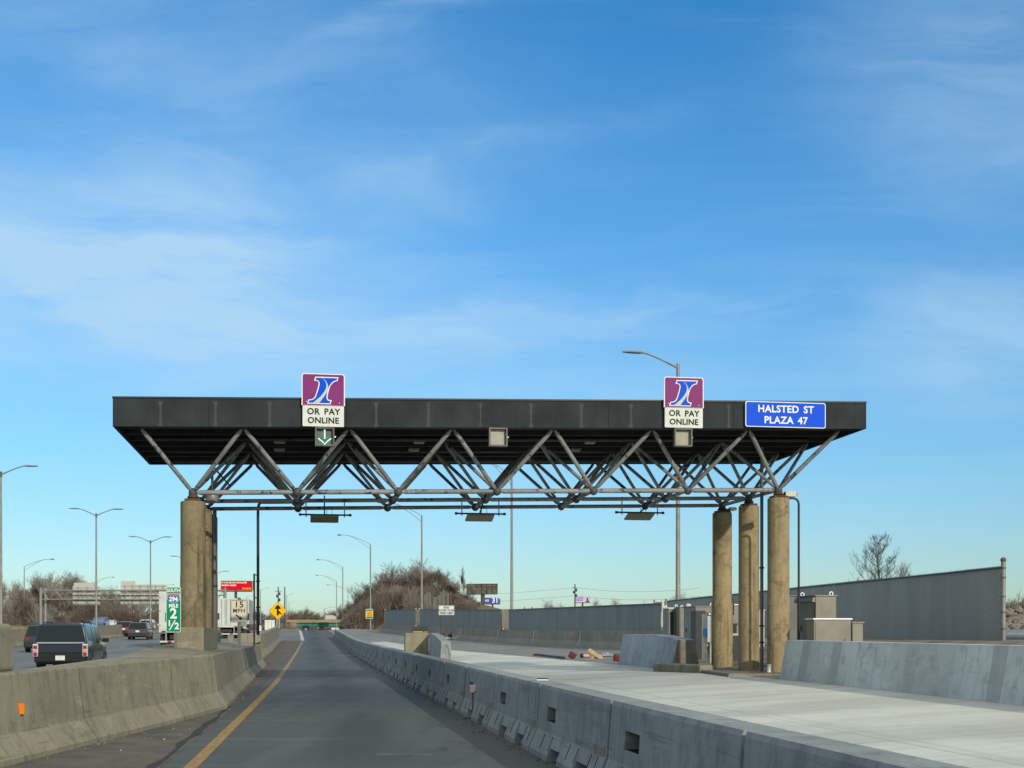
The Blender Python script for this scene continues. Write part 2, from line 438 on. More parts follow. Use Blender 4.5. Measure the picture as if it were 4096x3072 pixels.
def concrete(name, c, streak=0.5, dark=0.45, scale=1.0, warm=None, pits=0.3, cracks=0.0, rough=0.85, bands=0.0, scuff=0.0, joints=0.0):
    t = NT(name, rough, 0.0, 0.25)
    p = t.pos()
    big = t.noise(p, 0.55*scale, 4, 0.55)
    med = t.noise(p, 3.2*scale, 7, 0.68)
    fine = t.noise(p, 55*scale, 3, 0.7)
    col = t.mix(t.rng(big, 0.3, 0.7), tuple(x*0.84 for x in c), tuple(min(1, x*1.14) for x in c))
    col = t.mix(t.math('MULTIPLY', t.rng(med, 0.46, 0.70), 0.70), col, tuple(x*0.58 for x in c))
    md2 = t.noise(t.mapp(p, (1, 1, 1), loc=(9, 2, 5)), 9.0*scale, 6, 0.75)
    col = t.mix(t.math('MULTIPLY', t.rng(md2, 0.54, 0.68), 0.40), col, tuple(min(1, x*1.30) for x in c))
    if warm: col = t.mix(t.math('MULTIPLY', t.rng(t.noise(p, 1.1*scale, 5, 0.6), 0.52, 0.75), 0.6), col, warm)
    if streak:
        st = t.noise(t.mapp(p, (7*scale, 7*scale, 0.35)), 1.0, 5, 0.62)
        col = t.mix(t.math('MULTIPLY', t.rng(st, 0.48, 0.72), streak), col, tuple(x*dark for x in c))
        st2 = t.noise(t.mapp(p, (11*scale, 11*scale, 0.45), loc=(5, 3, 1)), 1.0, 4, 0.6)
        col = t.mix(t.math('MULTIPLY', t.rng(st2, 0.56, 0.78), streak*0.7), col, tuple(min(1, x*1.35) for x in c))
    if bands:
        u = t.n('ShaderNodeVectorMath', operation='DOT_PRODUCT'); t.l(p, u.inputs[0]); u.inputs[1].default_value = (UX.x, UX.y, 0)
        wn = t.n('ShaderNodeTexWhiteNoise', noise_dimensions='1D')
        t.l(t.math('FLOOR', t.math('MULTIPLY', u.outputs['Value'], 2.45)), wn.inputs['W'])
        col = t.mix(t.math('MULTIPLY', t.rng(wn.outputs['Value'], 0.66, 0.96), bands), col, tuple(x*0.66 for x in c))
        ln = t.math('FRACT', t.math('MULTIPLY', u.outputs['Value'], 2.45))
        col = t.mix(t.math('MULTIPLY', t.rng(ln, 0.05, 0.0), bands*0.55), col, tuple(x*0.4 for x in c))
    if scuff:
        rotd = t.mapp(p, (1, 1, 1), (0, 0, -math.atan2(UX.y, UX.x)))
        sc1 = t.noise(t.mapp(rotd, (0.55, 2.0, 16.0)), 1.0, 6, 0.7)
        col = t.mix(t.math('MULTIPLY', t.rng(sc1, 0.58, 0.70), scuff), col, tuple(x*0.30 for x in c))
        sc2 = t.noise(t.mapp(rotd, (1.6, 2.0, 5.0), loc=(4, 4, 4)), 1.0, 7, 0.72)
        col = t.mix(t.math('MULTIPLY', t.rng(sc2, 0.57, 0.66), scuff*0.7), col, tuple(min(1, x*1.5) for x in c))
        sc3 = t.noise(p, 6.5, 6, 0.75)
        col = t.mix(t.math('MULTIPLY', t.rng(sc3, 0.60, 0.68), scuff*0.8), col, tuple(x*0.5 for x in c))
    if joints:
        uy = t.n('ShaderNodeSeparateXYZ'); t.l(p, uy.inputs[0])
        jw = t.noise(p, 3.0, 4)
        jl = t.math('FRACT', t.math('ADD', t.math('MULTIPLY', uy.outputs[1], 1/joints), t.math('MULTIPLY', jw, 0.02)))
        col = t.mix(t.rng(jl, 0.010, 0.003, 0.0, 0.75), col, tuple(x*0.25 for x in c))
        jh = t.math('FRACT', t.math('ADD', t.math('MULTIPLY', uy.outputs[1], 2.37/joints), t.math('MULTIPLY', jw, 0.05)))
        col = t.mix(t.math('MULTIPLY', t.rng(jh, 0.014, 0.004), t.rng(t.noise(p, 1.1, 2), 0.5, 0.6, 0.0, 0.6)), col, tuple(x*0.35 for x in c))
    if cracks:
        wp = t.n('ShaderNodeVectorMath', operation='ADD')
        nz = t.n('ShaderNodeTexNoise'); nz.inputs['Scale'].default_value = 2.6; nz.inputs['Detail'].default_value = 5
        t.l(p, nz.inputs['Vector'])
        sc = t.n('ShaderNodeVectorMath', operation='SCALE'); t.l(nz.outputs['Color'], sc.inputs[0]); sc.inputs['Scale'].default_value = 0.55
        t.l(p, wp.inputs[0]); t.l(sc.outputs[0], wp.inputs[1])
        vo = t.n('ShaderNodeTexVoronoi', feature='DISTANCE_TO_EDGE'); vo.inputs['Scale'].default_value = 3.0
        t.l(t.mapp(wp.outputs[0], (1.1, 1.1, 0.42)), vo.inputs['Vector'])
        ck = t.math('MULTIPLY', t.rng(vo.outputs['Distance'], 0.018, 0.002), t.rng(t.noise(p, 0.9, 3), 0.40, 0.62))
        col = t.mix(t.math('MULTIPLY', ck, cracks), col, tuple(x*0.16 for x in c))
        halo = t.math('MULTIPLY', t.rng(vo.outputs['Distance'], 0.12, 0.01), t.rng(t.noise(p, 1.3, 4), 0.42, 0.62))
        col = t.mix(t.math('MULTIPLY', halo, cracks*0.55), col, tuple(x*0.42 for x in c))
    if pits:
        col = t.mix(t.math('MULTIPLY', t.rng(fine, 0.58, 0.75), pits), col, tuple(x*0.55 for x in c))
    t.color(col)
    h = t.math('ADD', t.math('MULTIPLY', med, 0.6), t.math('MULTIPLY', fine, 0.4))
    t.bump(h, 0.35, 0.012)
    return t.m

M = {}
M['conc_old'] = concrete('weathered_tan_concrete', (0.245, 0.222, 0.150), 0.6, 0.55, warm=(0.22, 0.165, 0.115), scuff=0.55, joints=4.3)
M['conc_col'] = concrete('cracked_column_concrete', (0.315, 0.245, 0.130), 0.8, 0.36, cracks=0.75)
M['conc_left'] = concrete('stained_column_concrete', (0.225, 0.180, 0.100), 1.0, 0.28, cracks=1.0, warm=(0.27, 0.215, 0.11))
M['conc_temp'] = concrete('grey_barrier_concrete', (0.245, 0.262, 0.250), 0.55, 0.6, pits=0.5, scuff=0.4)
M['conc_wall'] = concrete('dark_wall_concrete', (0.265, 0.24, 0.19), 0.45, 0.6)
M['conc_newbar'] = concrete('fresh_barrier_concrete', (0.45, 0.475, 0.455), 0.4, 0.68, bands=0.8, pits=0.35, scuff=0.3)
M['conc_block'] = concrete('blue_grey_barrier_concrete', (0.36, 0.39, 0.41), 0.35, 0.68, pits=0.25)
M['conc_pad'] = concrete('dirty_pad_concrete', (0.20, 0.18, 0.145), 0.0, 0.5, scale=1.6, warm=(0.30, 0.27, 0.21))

def road_mat():
    t = NT('worn_lane_asphalt', 0.72, 0, 0.35)
    p = t.pos()
    v = t.n('ShaderNodeVectorMath', operation='DOT_PRODUCT'); t.l(p, v.inputs[0]); v.inputs[1].default_value = (1, -RX, 0)
    x = v.outputs['Value']                               # distance across the lane from the camera's track
    wob = t.noise(t.mapp(p, (0.25, 0.05, 1)), 1.0, 3)
    xw = t.math('ADD', x, t.math('MULTIPLY', t.math('SUBTRACT', wob, 0.5), 0.9))
    c = (0.069, 0.077, 0.068)
    along = t.mapp(p, (1.6, 0.09, 1), (0, 0, math.atan(RX)))
    st = t.noise(along, 1.0, 6, 0.62)
    col = t.mix(t.rng(st, 0.3, 0.7), tuple(q*0.80 for q in c), tuple(q*1.16 for q in c))
    cross = t.noise(t.mapp(p, (0.10, 1.15, 1), (0, 0, math.atan(RX))), 1.0, 5, 0.7)
    col = t.mix(t.math('MULTIPLY', t.rng(cross, 0.52, 0.70), 0.6), col, (0.120, 0.128, 0.120))
    oil = t.math('MULTIPLY', t.rng(t.math('ABSOLUTE', t.math('ADD', xw, -0.72)), 1.0, 0.15), t.rng(t.noise(t.mapp(p, (0.3, 0.06, 1)), 1.0, 4), 0.30, 0.60))
    col = t.mix(t.math('MULTIPLY', oil, 0.80), col, (0.027, 0.029, 0.027))
    # tar-filled cracks
    wz = t.n('ShaderNodeTexNoise'); wz.inputs['Scale'].default_value = 1.1; wz.inputs['Detail'].default_value = 6
    t.l(p, wz.inputs['Vector'])
    wsc = t.n('ShaderNodeVectorMath', operation='MULTIPLY_ADD'); wsc.inputs[1].default_value = (0.9, 0.9, 0); t.l(wz.outputs['Color'], wsc.inputs[0]); t.l(p, wsc.inputs[2])
    vo = t.n('ShaderNodeTexVoronoi', feature='DISTANCE_TO_EDGE'); vo.inputs['Scale'].default_value = 0.42
    t.l(t.mapp(wsc.outputs[0], (1.0, 0.42, 1)), vo.inputs['Vector'])
    ck = t.math('MULTIPLY', t.rng(vo.outputs['Distance'], 0.016, 0.004), t.rng(t.noise(p, 0.23, 3), 0.46, 0.60))
    col = t.mix(t.math('MULTIPLY', ck, 0.7), col, (0.030, 0.031, 0.030))
    bl = t.noise(p, 2.2, 6, 0.72)
    col = t.mix(t.math('MULTIPLY', t.rng(bl, 0.56, 0.70), 0.5), col, (0.058, 0.060, 0.056))
    col = t.mix(t.math('MULTIPLY', t.rng(bl, 0.40, 0.30), 0.35), col, (0.125, 0.130, 0.120))
    # dirty edge beside the barriers
    ed = t.math('MAXIMUM', t.rng(xw, -1.25, -1.75), t.rng(xw, 1.95, 2.5))
    gr = t.noise(p, 9, 6, 0.7)
    col = t.mix(t.math('MULTIPLY', ed, t.rng(gr, 0.35, 0.6, 0.25, 0.85)), col, (0.078, 0.070, 0.055))
    sp = t.noise(p, 120, 2, 0.6)
    col = t.mix(t.math('MULTIPLY', t.rng(sp, 0.6, 0.75), 0.3), col, (0.18, 0.18, 0.17))
    t.color(col); t.bump(sp, 0.25, 0.004)
    return t.m
M['road'] = road_mat()
def hwy_mat():
    t = NT('highway_asphalt', 0.75, 0, 0.3)
    p = t.pos()
    st = t.noise(t.mapp(p, (0.8, 0.05, 1), (0, 0, math.atan(RX))), 1.0, 6, 0.62)
    c = (0.145, 0.148, 0.140)
    col = t.mix(t.rng(st, 0.3, 0.7), tuple(q*0.72 for q in c), tuple(q*1.18 for q in c))
    t.color(col); return t.m
M['hwy'] = hwy_mat()
def shoulder_mat():
    t = NT('gritty_shoulder', 0.9, 0, 0.2)
    p = t.pos()
    a = t.noise(p, 1.4, 7, 0.68); b = t.noise(p, 14, 6, 0.7); c_ = t.noise(p, 70, 2, 0.6)
    col = t.mix(t.rng(a, 0.35, 0.68), (0.135, 0.121, 0.094), (0.080, 0.075, 0.064))
    col = t.mix(t.math('MULTIPLY', t.rng(b, 0.52, 0.7), 0.5), col, (0.145, 0.130, 0.10))
    col = t.mix(t.math('MULTIPLY', t.rng(c_, 0.64, 0.72), 0.7), col, (0.035, 0.032, 0.028))
    col = t.mix(t.math('MULTIPLY', t.rng(c_, 0.36, 0.30), 0.3), col, (0.30, 0.28, 0.23))
    t.color(col); t.bump(b, 0.5, 0.015); return t.m
M['shoulder'] = shoulder_mat()
def newlane_mat():
    t = NT('fresh_lane_concrete', 0.8, 0, 0.3)
    p = t.pos()
    c = (0.53, 0.54, 0.465)
    a = t.noise(t.mapp(p, (0.28, 0.62, 1), (0, 0, R(-14))), 1.0, 6, 0.6)
    b = t.noise(t.mapp(p, (0.5, 3.2, 1), (0, 0, R(-10))), 1.0, 6, 0.66)
    f = t.noise(p, 60, 3, 0.7)
    col = t.mix(t.rng(a, 0.36, 0.66), tuple(q*0.80 for q in c), tuple(q*1.06 for q in c))
    col = t.mix(t.math('MULTIPLY', t.rng(b, 0.50, 0.70), 0.5), col, (0.345, 0.355, 0.315))
    col = t.mix(t.math('MULTIPLY', t.rng(f, 0.6, 0.75), 0.25), col, (0.30, 0.30, 0.28))
    # saw-cut joints
    u = t.n('ShaderNodeVectorMath', operation='DOT_PRODUCT'); t.l(p, u.inputs[0]); u.inputs[1].default_value = (UX.x, UX.y, 0)
    fr = t.math('FRACT', t.math('MULTIPLY', u.outputs['Value'], 1/4.6))
    col = t.mix(t.rng(fr, 0.010, 0.002, 0.0, 0.65), col, (0.16, 0.16, 0.15))
    g = t.noise(p, 3.4, 7, 0.74)
    col = t.mix(t.math('MULTIPLY', t.rng(g, 0.55, 0.70), 0.35), col, (0.35, 0.34, 0.295))
    rotd = t.mapp(p, (1, 1, 1), (0, 0, -math.atan2(UX.y, UX.x)))
    ty = t.noise(t.mapp(rotd, (0.05, 2.6, 1)), 1.0, 5, 0.6)
    col = t.mix(t.math('MULTIPLY', t.rng(ty, 0.56, 0.70), 0.30), col, (0.30, 0.305, 0.28))
    v = t.n('ShaderNodeVectorMath', operation='DOT_PRODUCT'); t.l(p, v.inputs[0]); v.inputs[1].default_value = (VX.x, VX.y, 0)
    fv = t.math('FRACT', t.math('DIVIDE', t.math('ADD', v.outputs['Value'], 0.9), 3.7))
    col = t.mix(t.rng(fv, 0.010, 0.002, 0.0, 0.55), col, (0.17, 0.17, 0.155))
    sp = t.noise(p, 26, 3, 0.8)
    col = t.mix(t.math('MULTIPLY', t.rng(sp, 0.66, 0.72), 0.5), col, (0.20, 0.19, 0.16))
    t.color(col); t.bump(f, 0.15, 0.004); return t.m
M['newlane'] = newlane_mat()
M['oldlane'] = concrete('old_grey_pavement', (0.20, 0.205, 0.185), 0, scale=0.7)
def ground_mat():
    t = NT('dry_winter_grass', 0.95, 0, 0.05)
    p = t.pos()
    a = t.noise(p, 0.09, 6, 0.6); b = t.noise(p, 1.7, 6, 0.7); c = t.noise(p, 14, 3, 0.7)
    col = t.mix(t.rng(a, 0.35, 0.65), (0.17, 0.135, 0.075), (0.105, 0.088, 0.052))
    col = t.mix(t.math('MULTIPLY', t.rng(b, 0.45, 0.7), 0.6), col, (0.24, 0.20, 0.115))
    col = t.mix(t.math('MULTIPLY', t.rng(c, 0.55, 0.72), 0.5), col, (0.06, 0.05, 0.032))
    t.color(col); t.bump(b, 0.6, 0.1); return t.m
M['ground'] = ground_mat()
def gravel_mat():
    t = NT('gravel_verge_dirt', 0.95, 0, 0.1)
    p = t.pos()
    a = t.noise(p, 0.9, 6, 0.66); b = t.noise(p, 18, 5, 0.72)
    col = t.mix(t.rng(a, 0.35, 0.65), (0.15, 0.125, 0.095), (0.24, 0.215, 0.17))
    col = t.mix(t.math('MULTIPLY', t.rng(b, 0.5, 0.7), 0.6), col, (0.08, 0.068, 0.05))
    t.color(col); t.bump(b, 0.6, 0.03); return t.m
M['gravel'] = gravel_mat()

def peel(name, c, under, amt, rough=0.55):
    t = NT(name, rough, 0.0, 0.4)
    p = t.pos()
    a = t.noise(p, 5.5, 7, 0.72); b = t.noise(p, 1.3, 4, 0.6)
    col = t.mix(t.rng(b, 0.3, 0.7), tuple(q*0.85 for q in c), tuple(q*1.1 for q in c))
    g = t.noise(t.mapp(p, (1, 1, 1), loc=(3, 1, 7)), 0.9, 5, 0.65)
    col = t.mix(t.math('MULTIPLY', t.rng(g, 0.46, 0.66), 0.62*amt), col, tuple(q*0.35 for q in c))
    col = t.mix(t.math('MULTIPLY', t.rng(a, 0.55, 0.61), amt), col, under)
    t.color(col); t.bump(a, 0.25, 0.004)
    return t.m
M['tube'] = peel('peeling_grey_paint', (0.250, 0.255, 0.238), (0.03, 0.029, 0.027), 0.95)
M['tube_dark'] = peel('dirty_dark_paint', (0.07, 0.072, 0.066), (0.02, 0.02, 0.018), 0.8)
def fascia_mat():
    t = NT('dark_fascia_panel', 0.8, 0.0, 0.06)
    p = t.pos(True)
    sx = t.n('ShaderNodeSeparateXYZ'); t.l(p, sx.inputs[0])
    c = (0.031, 0.036, 0.038)
    a = t.noise(p, 1.2, 5, 0.6)
    col = t.mix(t.rng(a, 0.3, 0.7), tuple(q*0.8 for q in c), tuple(q*1.25 for q in c))
    dr = t.noise(t.mapp(p, (9, 1, 0.8)), 1.0, 6, 0.68)
    col = t.mix(t.math('MULTIPLY', t.rng(dr, 0.52, 0.75), 0.35), col, (0.050, 0.055, 0.055))
    col = t.mix(t.math('MULTIPLY', t.rng(dr, 0.44, 0.28), 0.35), col, (0.018, 0.021, 0.023))
    fr = t.math('FRACT', t.math('ADD', t.math('DIVIDE', sx.outputs[0], 2.27/2), 0.5))
    d = t.math('ABSOLUTE', t.math('SUBTRACT', fr, 0.5))
    n = t.noise(t.mapp(p, (4, 1, 9)), 1.5, 5, 0.7)
    # dust left behind on the seams, wider at the two ends
    zc = t.math('ABSOLUTE', t.math('SUBTRACT', t.math('SUBTRACT', sx.outputs[2], t.math('MULTIPLY', sx.outputs[0], 0.021)), 6.145))
    w = t.math('ADD', 0.030, t.math('MULTIPLY', t.rng(zc, 0.12, 0.28), 0.035))
    mk = t.rng(t.math('DIVIDE', d, w), 1.0, 0.25)
    mk = t.math('MULTIPLY', mk, t.rng(n, 0.25, 0.6, 0.35, 1.0))
    mk = t.math('MULTIPLY', mk, t.rng(zc, 0.29, 0.24))
    col = t.mix(t.math('MULTIPLY', mk, 0.55), col, (0.105, 0.105, 0.095))
    sm = t.math('FRACT', t.math('ADD', t.math('DIVIDE', sx.outputs[0], 2.9), 0.33))
    col = t.mix(t.math('MULTIPLY', t.rng(t.math('ABSOLUTE', t.math('SUBTRACT', sm, 0.5)), 0.004, 0.001), 0.7), col, (0.012, 0.012, 0.012))
    t.color(col); return t.m
M['fascia'] = fascia_mat()
M['soffit'] = plain('dark_soffit', (0.016, 0.018, 0.020), 0.7, var=0.3, scale=1.5)
M['steel'] = plain('galvanised_steel', (0.30, 0.31, 0.30), 0.45, 0.4, 0.15, 3)
M['pole'] = plain('weathered_pole', (0.235, 0.225, 0.195), 0.55, 0.25, 0.12, 2)
M['pole_dark'] = plain('dark_pole', (0.11, 0.11, 0.10), 0.5, 0.3, 0.15, 2)
M['black'] = plain('black_metal', (0.018, 0.019, 0.020), 0.5, 0.2, 0.2, 5)
M['rubber'] = plain('black_rubber', (0.02, 0.02, 0.02), 0.85, 0, 0.2, 8)
M['white'] = plain('white_sign_sheet', (0.72, 0.73, 0.66), 0.45, 0, 0.05, 4, spec=0.06)
M['dwhite'] = plain('dirty_white_sheet', (0.62, 0.63, 0.56), 0.5, 0, 0.08, 5, dirt=0.12, spec=0.06)
M['cream'] = plain('dusty_cream_sheet', (0.60, 0.57, 0.44), 0.5, 0, 0.06, 6, spec=0.06)
M['emblem_grey'] = plain('emblem_pale_grey', (0.50, 0.53, 0.46), 0.5, 0, 0.05, 4, spec=0.06)
M['ink'] = plain('sign_black', (0.012, 0.013, 0.012), 0.5, 0, 0.1, 5, spec=0.06)
M['purple'] = plain('sign_purple', (0.205, 0.036, 0.150), 0.4, 0, 0.05, 4, spec=0.06)
M['logo_blue'] = plain('emblem_blue', (0.004, 0.075, 0.56), 0.4, 0, 0.05, 4, spec=0.06)
M['sign_blue'] = plain('sign_blue', (0.004, 0.075, 0.60), 0.4, 0, 0.06, 4, spec=0.06)
M['sign_green'] = plain('sign_green', (0.004, 0.215, 0.115), 0.45, 0, 0.08, 5, spec=0.06)
M['shield_blue'] = plain('shield_blue', (0.03, 0.14, 0.42), 0.45, 0, 0.05, 4, spec=0.06)
M['shield_red'] = plain('shield_red', (0.46, 0.13, 0.12), 0.45, 0, 0.08, 8, spec=0.06)
M['sign_yellow'] = plain('sign_yellow', (0.86, 0.42, 0.004), 0.4, 0, 0.05, 4, spec=0.06)
M['orange'] = plain('orange_plastic', (0.80, 0.20, 0.012), 0.45, 0, 0.08, 8)
M['orange_pale'] = plain('faded_orange', (0.72, 0.26, 0.15), 0.6, 0, 0.1, 8)
M['lamp_grey'] = plain('lamp_housing', (0.25, 0.25, 0.24), 0.45, 0.3, 0.1, 5)
M['signal_face'] = plain('dead_signal_face', (0.36, 0.345, 0.27), 0.55, 0, 0.08, 10, spec=0.06)
M['signal_frame'] = plain('signal_frame', (0.085, 0.085, 0.075), 0.5, 0.1, 0.2, 6)
M['led'] = emit('green_led', (0.25, 1.0, 0.62), 3.2)
M['rust'] = plain('rusty_plate', (0.085, 0.05, 0.03), 0.8, 0.2, 0.35, 9)
M['cab'] = plain('cabinet_aluminium', (0.215, 0.20, 0.150), 0.6, 0.1, 0.14, 1.6, dirt=0.35)
M['cab_light'] = plain('pale_cabinet', (0.40, 0.41, 0.37), 0.5, 0.1, 0.1, 3)
M['cab_lip'] = plain('white_metal_lip', (0.85, 0.85, 0.80), 0.4, 0.0, 0.04, 3)
M['wood'] = plain('raw_lumber', (0.50, 0.33, 0.17), 0.8, 0, 0.25, 12)
M['redlens'] = plain('dark_red_lens', (0.20, 0.006, 0.008), 0.25, 0, 0.3, 12)
M['plastic'] = plain('clear_sheet_heap', (0.27, 0.27, 0.235), 0.5, 0, 0.25, 14)
M['yellow_line'] = plain('worn_yellow_paint', (0.30, 0.178, 0.055), 0.8, 0, 0.35, 14, dirt=0.9)
M['white_line'] = plain('worn_white_paint', (0.40, 0.42, 0.40), 0.8, 0, 0.22, 9, dirt=0.3)
M['glass'] = NT('tinted_glass', 0.10, 0.0, 0.35).color((0.012, 0.016, 0.018)).m
M['tail'] = plain('tail_light_red', (0.30, 0.012, 0.015), 0.2, 0, 0.1, 10)
M['taillens'] = plain('tail_light_white', (0.55, 0.50, 0.47), 0.2, 0, 0.05, 10)
M['chrome'] = plain('bright_trim', (0.62, 0.63, 0.62), 0.25, 0.8, 0.05, 3)
M['dark_bark'] = plain('dark_bark', (0.075, 0.062, 0.050), 0.9, 0, 0.25, 3)
M['bark'] = plain('grey_bark', (0.14, 0.118, 0.092), 0.9, 0, 0.25, 3)
M['twig'] = plain('brown_twigs', (0.165, 0.128, 0.094), 0.9, 0, 0.30, 0.35)
M['twig_dark'] = plain('dark_brown_twigs', (0.125, 0.095, 0.070), 0.9, 0, 0.45, 0.22)
M['twig_grey'] = plain('grey_twigs', (0.25, 0.22, 0.185), 0.9, 0, 0.25, 0.35)
M['bridge_green'] = plain('green_bridge_girder', (0.012, 0.185, 0.125), 0.55, 0, 0.18, 0.3)
M['bridge_conc'] = plain('tan_bridge_concrete', (0.31, 0.22, 0.13), 0.8, 0, 0.15, 0.3)
M['bill_red'] = plain('billboard_red', (0.60, 0.006, 0.022), 0.5, 0, 0.06, 0.6, spec=0.06)
M['bill_back'] = plain('billboard_steel_back', (0.115, 0.095, 0.075), 0.8, 0.1, 0.4, 0.9)
M['bill_post'] = plain('billboard_post', (0.075, 0.065, 0.055), 0.7, 0.2, 0.2, 0.8)
M['bill_navy'] = emit('screen_navy', (0.045, 0.040, 0.36), 0.75)
M['bill_teal'] = emit('screen_teal', (0.03, 0.22, 0.30), 0.7)
M['bill_white'] = emit('screen_white', (0.85, 0.84, 0.95), 0.95)
M['bill_lilac'] = plain('lilac_sheet', (0.55, 0.47, 0.62), 0.5, 0, 0.08, 0.7)
M['bill_violet'] = plain('violet_print', (0.24, 0.19, 0.50), 0.5, 0, 0.08, 0.7)
M['bill_dark'] = plain('portrait_print', (0.13, 0.05, 0.055), 0.5, 0, 0.2, 2)
M['rock'] = concrete('pale_riprap', (0.185, 0.16, 0.12), 0, scale=2)
M['bluepipe'] = plain('blue_grey_pipe', (0.12, 0.16, 0.19), 0.5, 0.1, 0.15, 3)
def fence_mat():
    t = NT('slatted_chain_link', 0.6, 0.1, 0.3)
    p = t.pos(True)
    sx = t.n('ShaderNodeSeparateXYZ'); t.l(p, sx.inputs[0])
    wob = t.noise(p, 2.2, 3)
    d1 = t.math('ADD', t.math('ADD', sx.outputs[0], t.math('MULTIPLY', sx.outputs[2], 0.62)), t.math('MULTIPLY', wob, 0.05))
    d2 = t.math('SUBTRACT', sx.outputs[0], t.math('MULTIPLY', sx.outputs[2], 0.62))
    f1 = t.math('FRACT', t.math('MULTIPLY', d1, 1/0.098)); f2 = t.math('FRACT', t.math('MULTIPLY', d2, 1/0.098))
    c = (0.37, 0.365, 0.325)
    n = t.noise(t.mapp(p, (1, 1, 0.12)), 2.1, 5, 0.6)
    col = t.mix(t.rng(n, 0.3, 0.7), tuple(q*0.90 for q in c), tuple(q*1.08 for q in c))
    col = t.mix(t.rng(f1, 0.34, 0.20, 0.0, 0.75), col, (0.10, 0.10, 0.092))
    col = t.mix(t.rng(f2, 0.14, 0.05, 0.0, 0.45), col, (0.48, 0.48, 0.44))
    t.color(col); t.bump(f1, 0.4, 0.01); return t.m
M['fence'] = fence_mat()
def slat_mat():
    t = NT('grey_fence_slats', 0.6, 0.1, 0.3)
    p = t.pos(True)
    c = (0.195, 0.200, 0.185)
    n = t.noise(t.mapp(p, (1.2, 1, 0.15)), 1.4, 5, 0.6)
    col = t.mix(t.rng(n, 0.3, 0.7), tuple(q*0.84 for q in c), tuple(q*1.14 for q in c))
    sx = t.n('ShaderNodeSeparateXYZ'); t.l(p, sx.inputs[0])
    f = t.math('FRACT', t.math('MULTIPLY', sx.outputs[0], 1/0.09))
    col = t.mix(t.rng(f, 0.2, 0.05, 0.0, 0.25), col, (0.08, 0.085, 0.082))
    t.color(col); return t.m
M['slats'] = slat_mat()
def paint(name, c, rough=0.22, metal=0.2):
    t = NT(name, rough, metal, 0.35)
    t.color(c); t.b.inputs['Coat Weight'].default_value = 0.45; t.b.inputs['Coat Roughness'].default_value = 0.08
    return t.m
M['car_black'] = paint('black_car_paint', (0.014, 0.016, 0.017))
M['car_dark'] = paint('charcoal_car_paint', (0.032, 0.035, 0.036))
M['car_graphite'] = paint('graphite_car_paint', (0.055, 0.057, 0.058))
M['car_red'] = paint('dusty_red_car_paint', (0.17, 0.055, 0.045))
M['car_bright_red'] = paint('bright_red_car_paint', (0.55, 0.012, 0.03))
M['car_white'] = paint('white_car_paint', (0.66, 0.67, 0.66))
M['car_blue'] = paint('blue_car_paint', (0.08, 0.12, 0.20))
M['truck_white'] = plain('white_trailer_panel', (0.50, 0.53, 0.47), 0.4, 0.0, 0.05, 1.5, dirt=0.10)
M['truck_grey'] = plain('grey_trailer_hardware', (0.26, 0.28, 0.27), 0.5, 0.3, 0.1, 4)
# ------------------------------------------------------------------ the ground, roads and pavements
def lerp(tab, y):
    if y <= tab[0][0]:
        (a, xa), (b, xb) = tab[0], tab[1]
    elif y >= tab[-1][0]:
        (a, xa), (b, xb) = tab[-2], tab[-1]
    else:
        for (a, xa), (b, xb) in zip(tab, tab[1:]):
            if a <= y <= b: break
    return xa + (xb-xa)*(y-a)/(b-a)
def sstep(a, b, x):
    t = max(0.0, min(1.0, (x-a)/(b-a)))
    return t*t*(3-2*t)
T_FRONT = [(3, 2.41), (8.53, 1.534), (36, -2.81), (130, -17.7), (230, -33.4)]   # lane-side top edge of the temporary barrier
T_YEL = [(3, -2.0), (14.1, -3.47), (28.6, -5.5), (36.3, -6.6), (71, -11.9), (115, -18.5), (190, -31.0), (230, -37.7)]
T_LBASE = [(3, -5.55), (14, -5.54), (20, -5.42), (24.5, -5.38), (54, -10.2)]
T_WALL2 = [(58, -11.4), (62, -11.95), (115, -20.4)]
T_MEDBACK = [(3, -6.0), (16, -6.15), (22.3, -6.75), (34, -9.1), (60, -13.4)]
T_MWALL = [(3, -21.9), (95, -36.4), (155, -43.0), (230, -52.4), (480, -92)]
T_NEWR = [(3, 9.5), (18, 7.2), (28, 5.75), (34.5, 4.55), (46, 2.2), (54, 0.6), (104, -10.4)]
T_RWALL = [(46, 7.5), (58, 4.9), (100, -4.2), (150, -15.0)]
def right_z(x, y):
    return hz(y) + 0.05 + 0.054*(x - lerp(T_FRONT, y))
YS = [3 + i*3 for i in range(18)] + [57 + i*5 for i in range(36)] + [240 + i*20 for i in range(13)]

def strip(name, fl, fr, ys, fz, mat, nx=1, kind='structure'):
    mb = MB(); n = nx+1
    vs = []; fs = []
    for y in ys:
        a, b = fl(y), fr(y)
        for k in range(n):
            x = a + (b-a)*k/nx
            vs.append((x, y, fz(x, y)))
    for i in range(len(ys)-1):
        for k in range(nx):
            q = i*n+k
            fs.append((q, q+1, q+1+n, q+n))
    mb.add(vs, fs)
    o = mb.build(name, mat)
    o['kind'] = kind
    return o

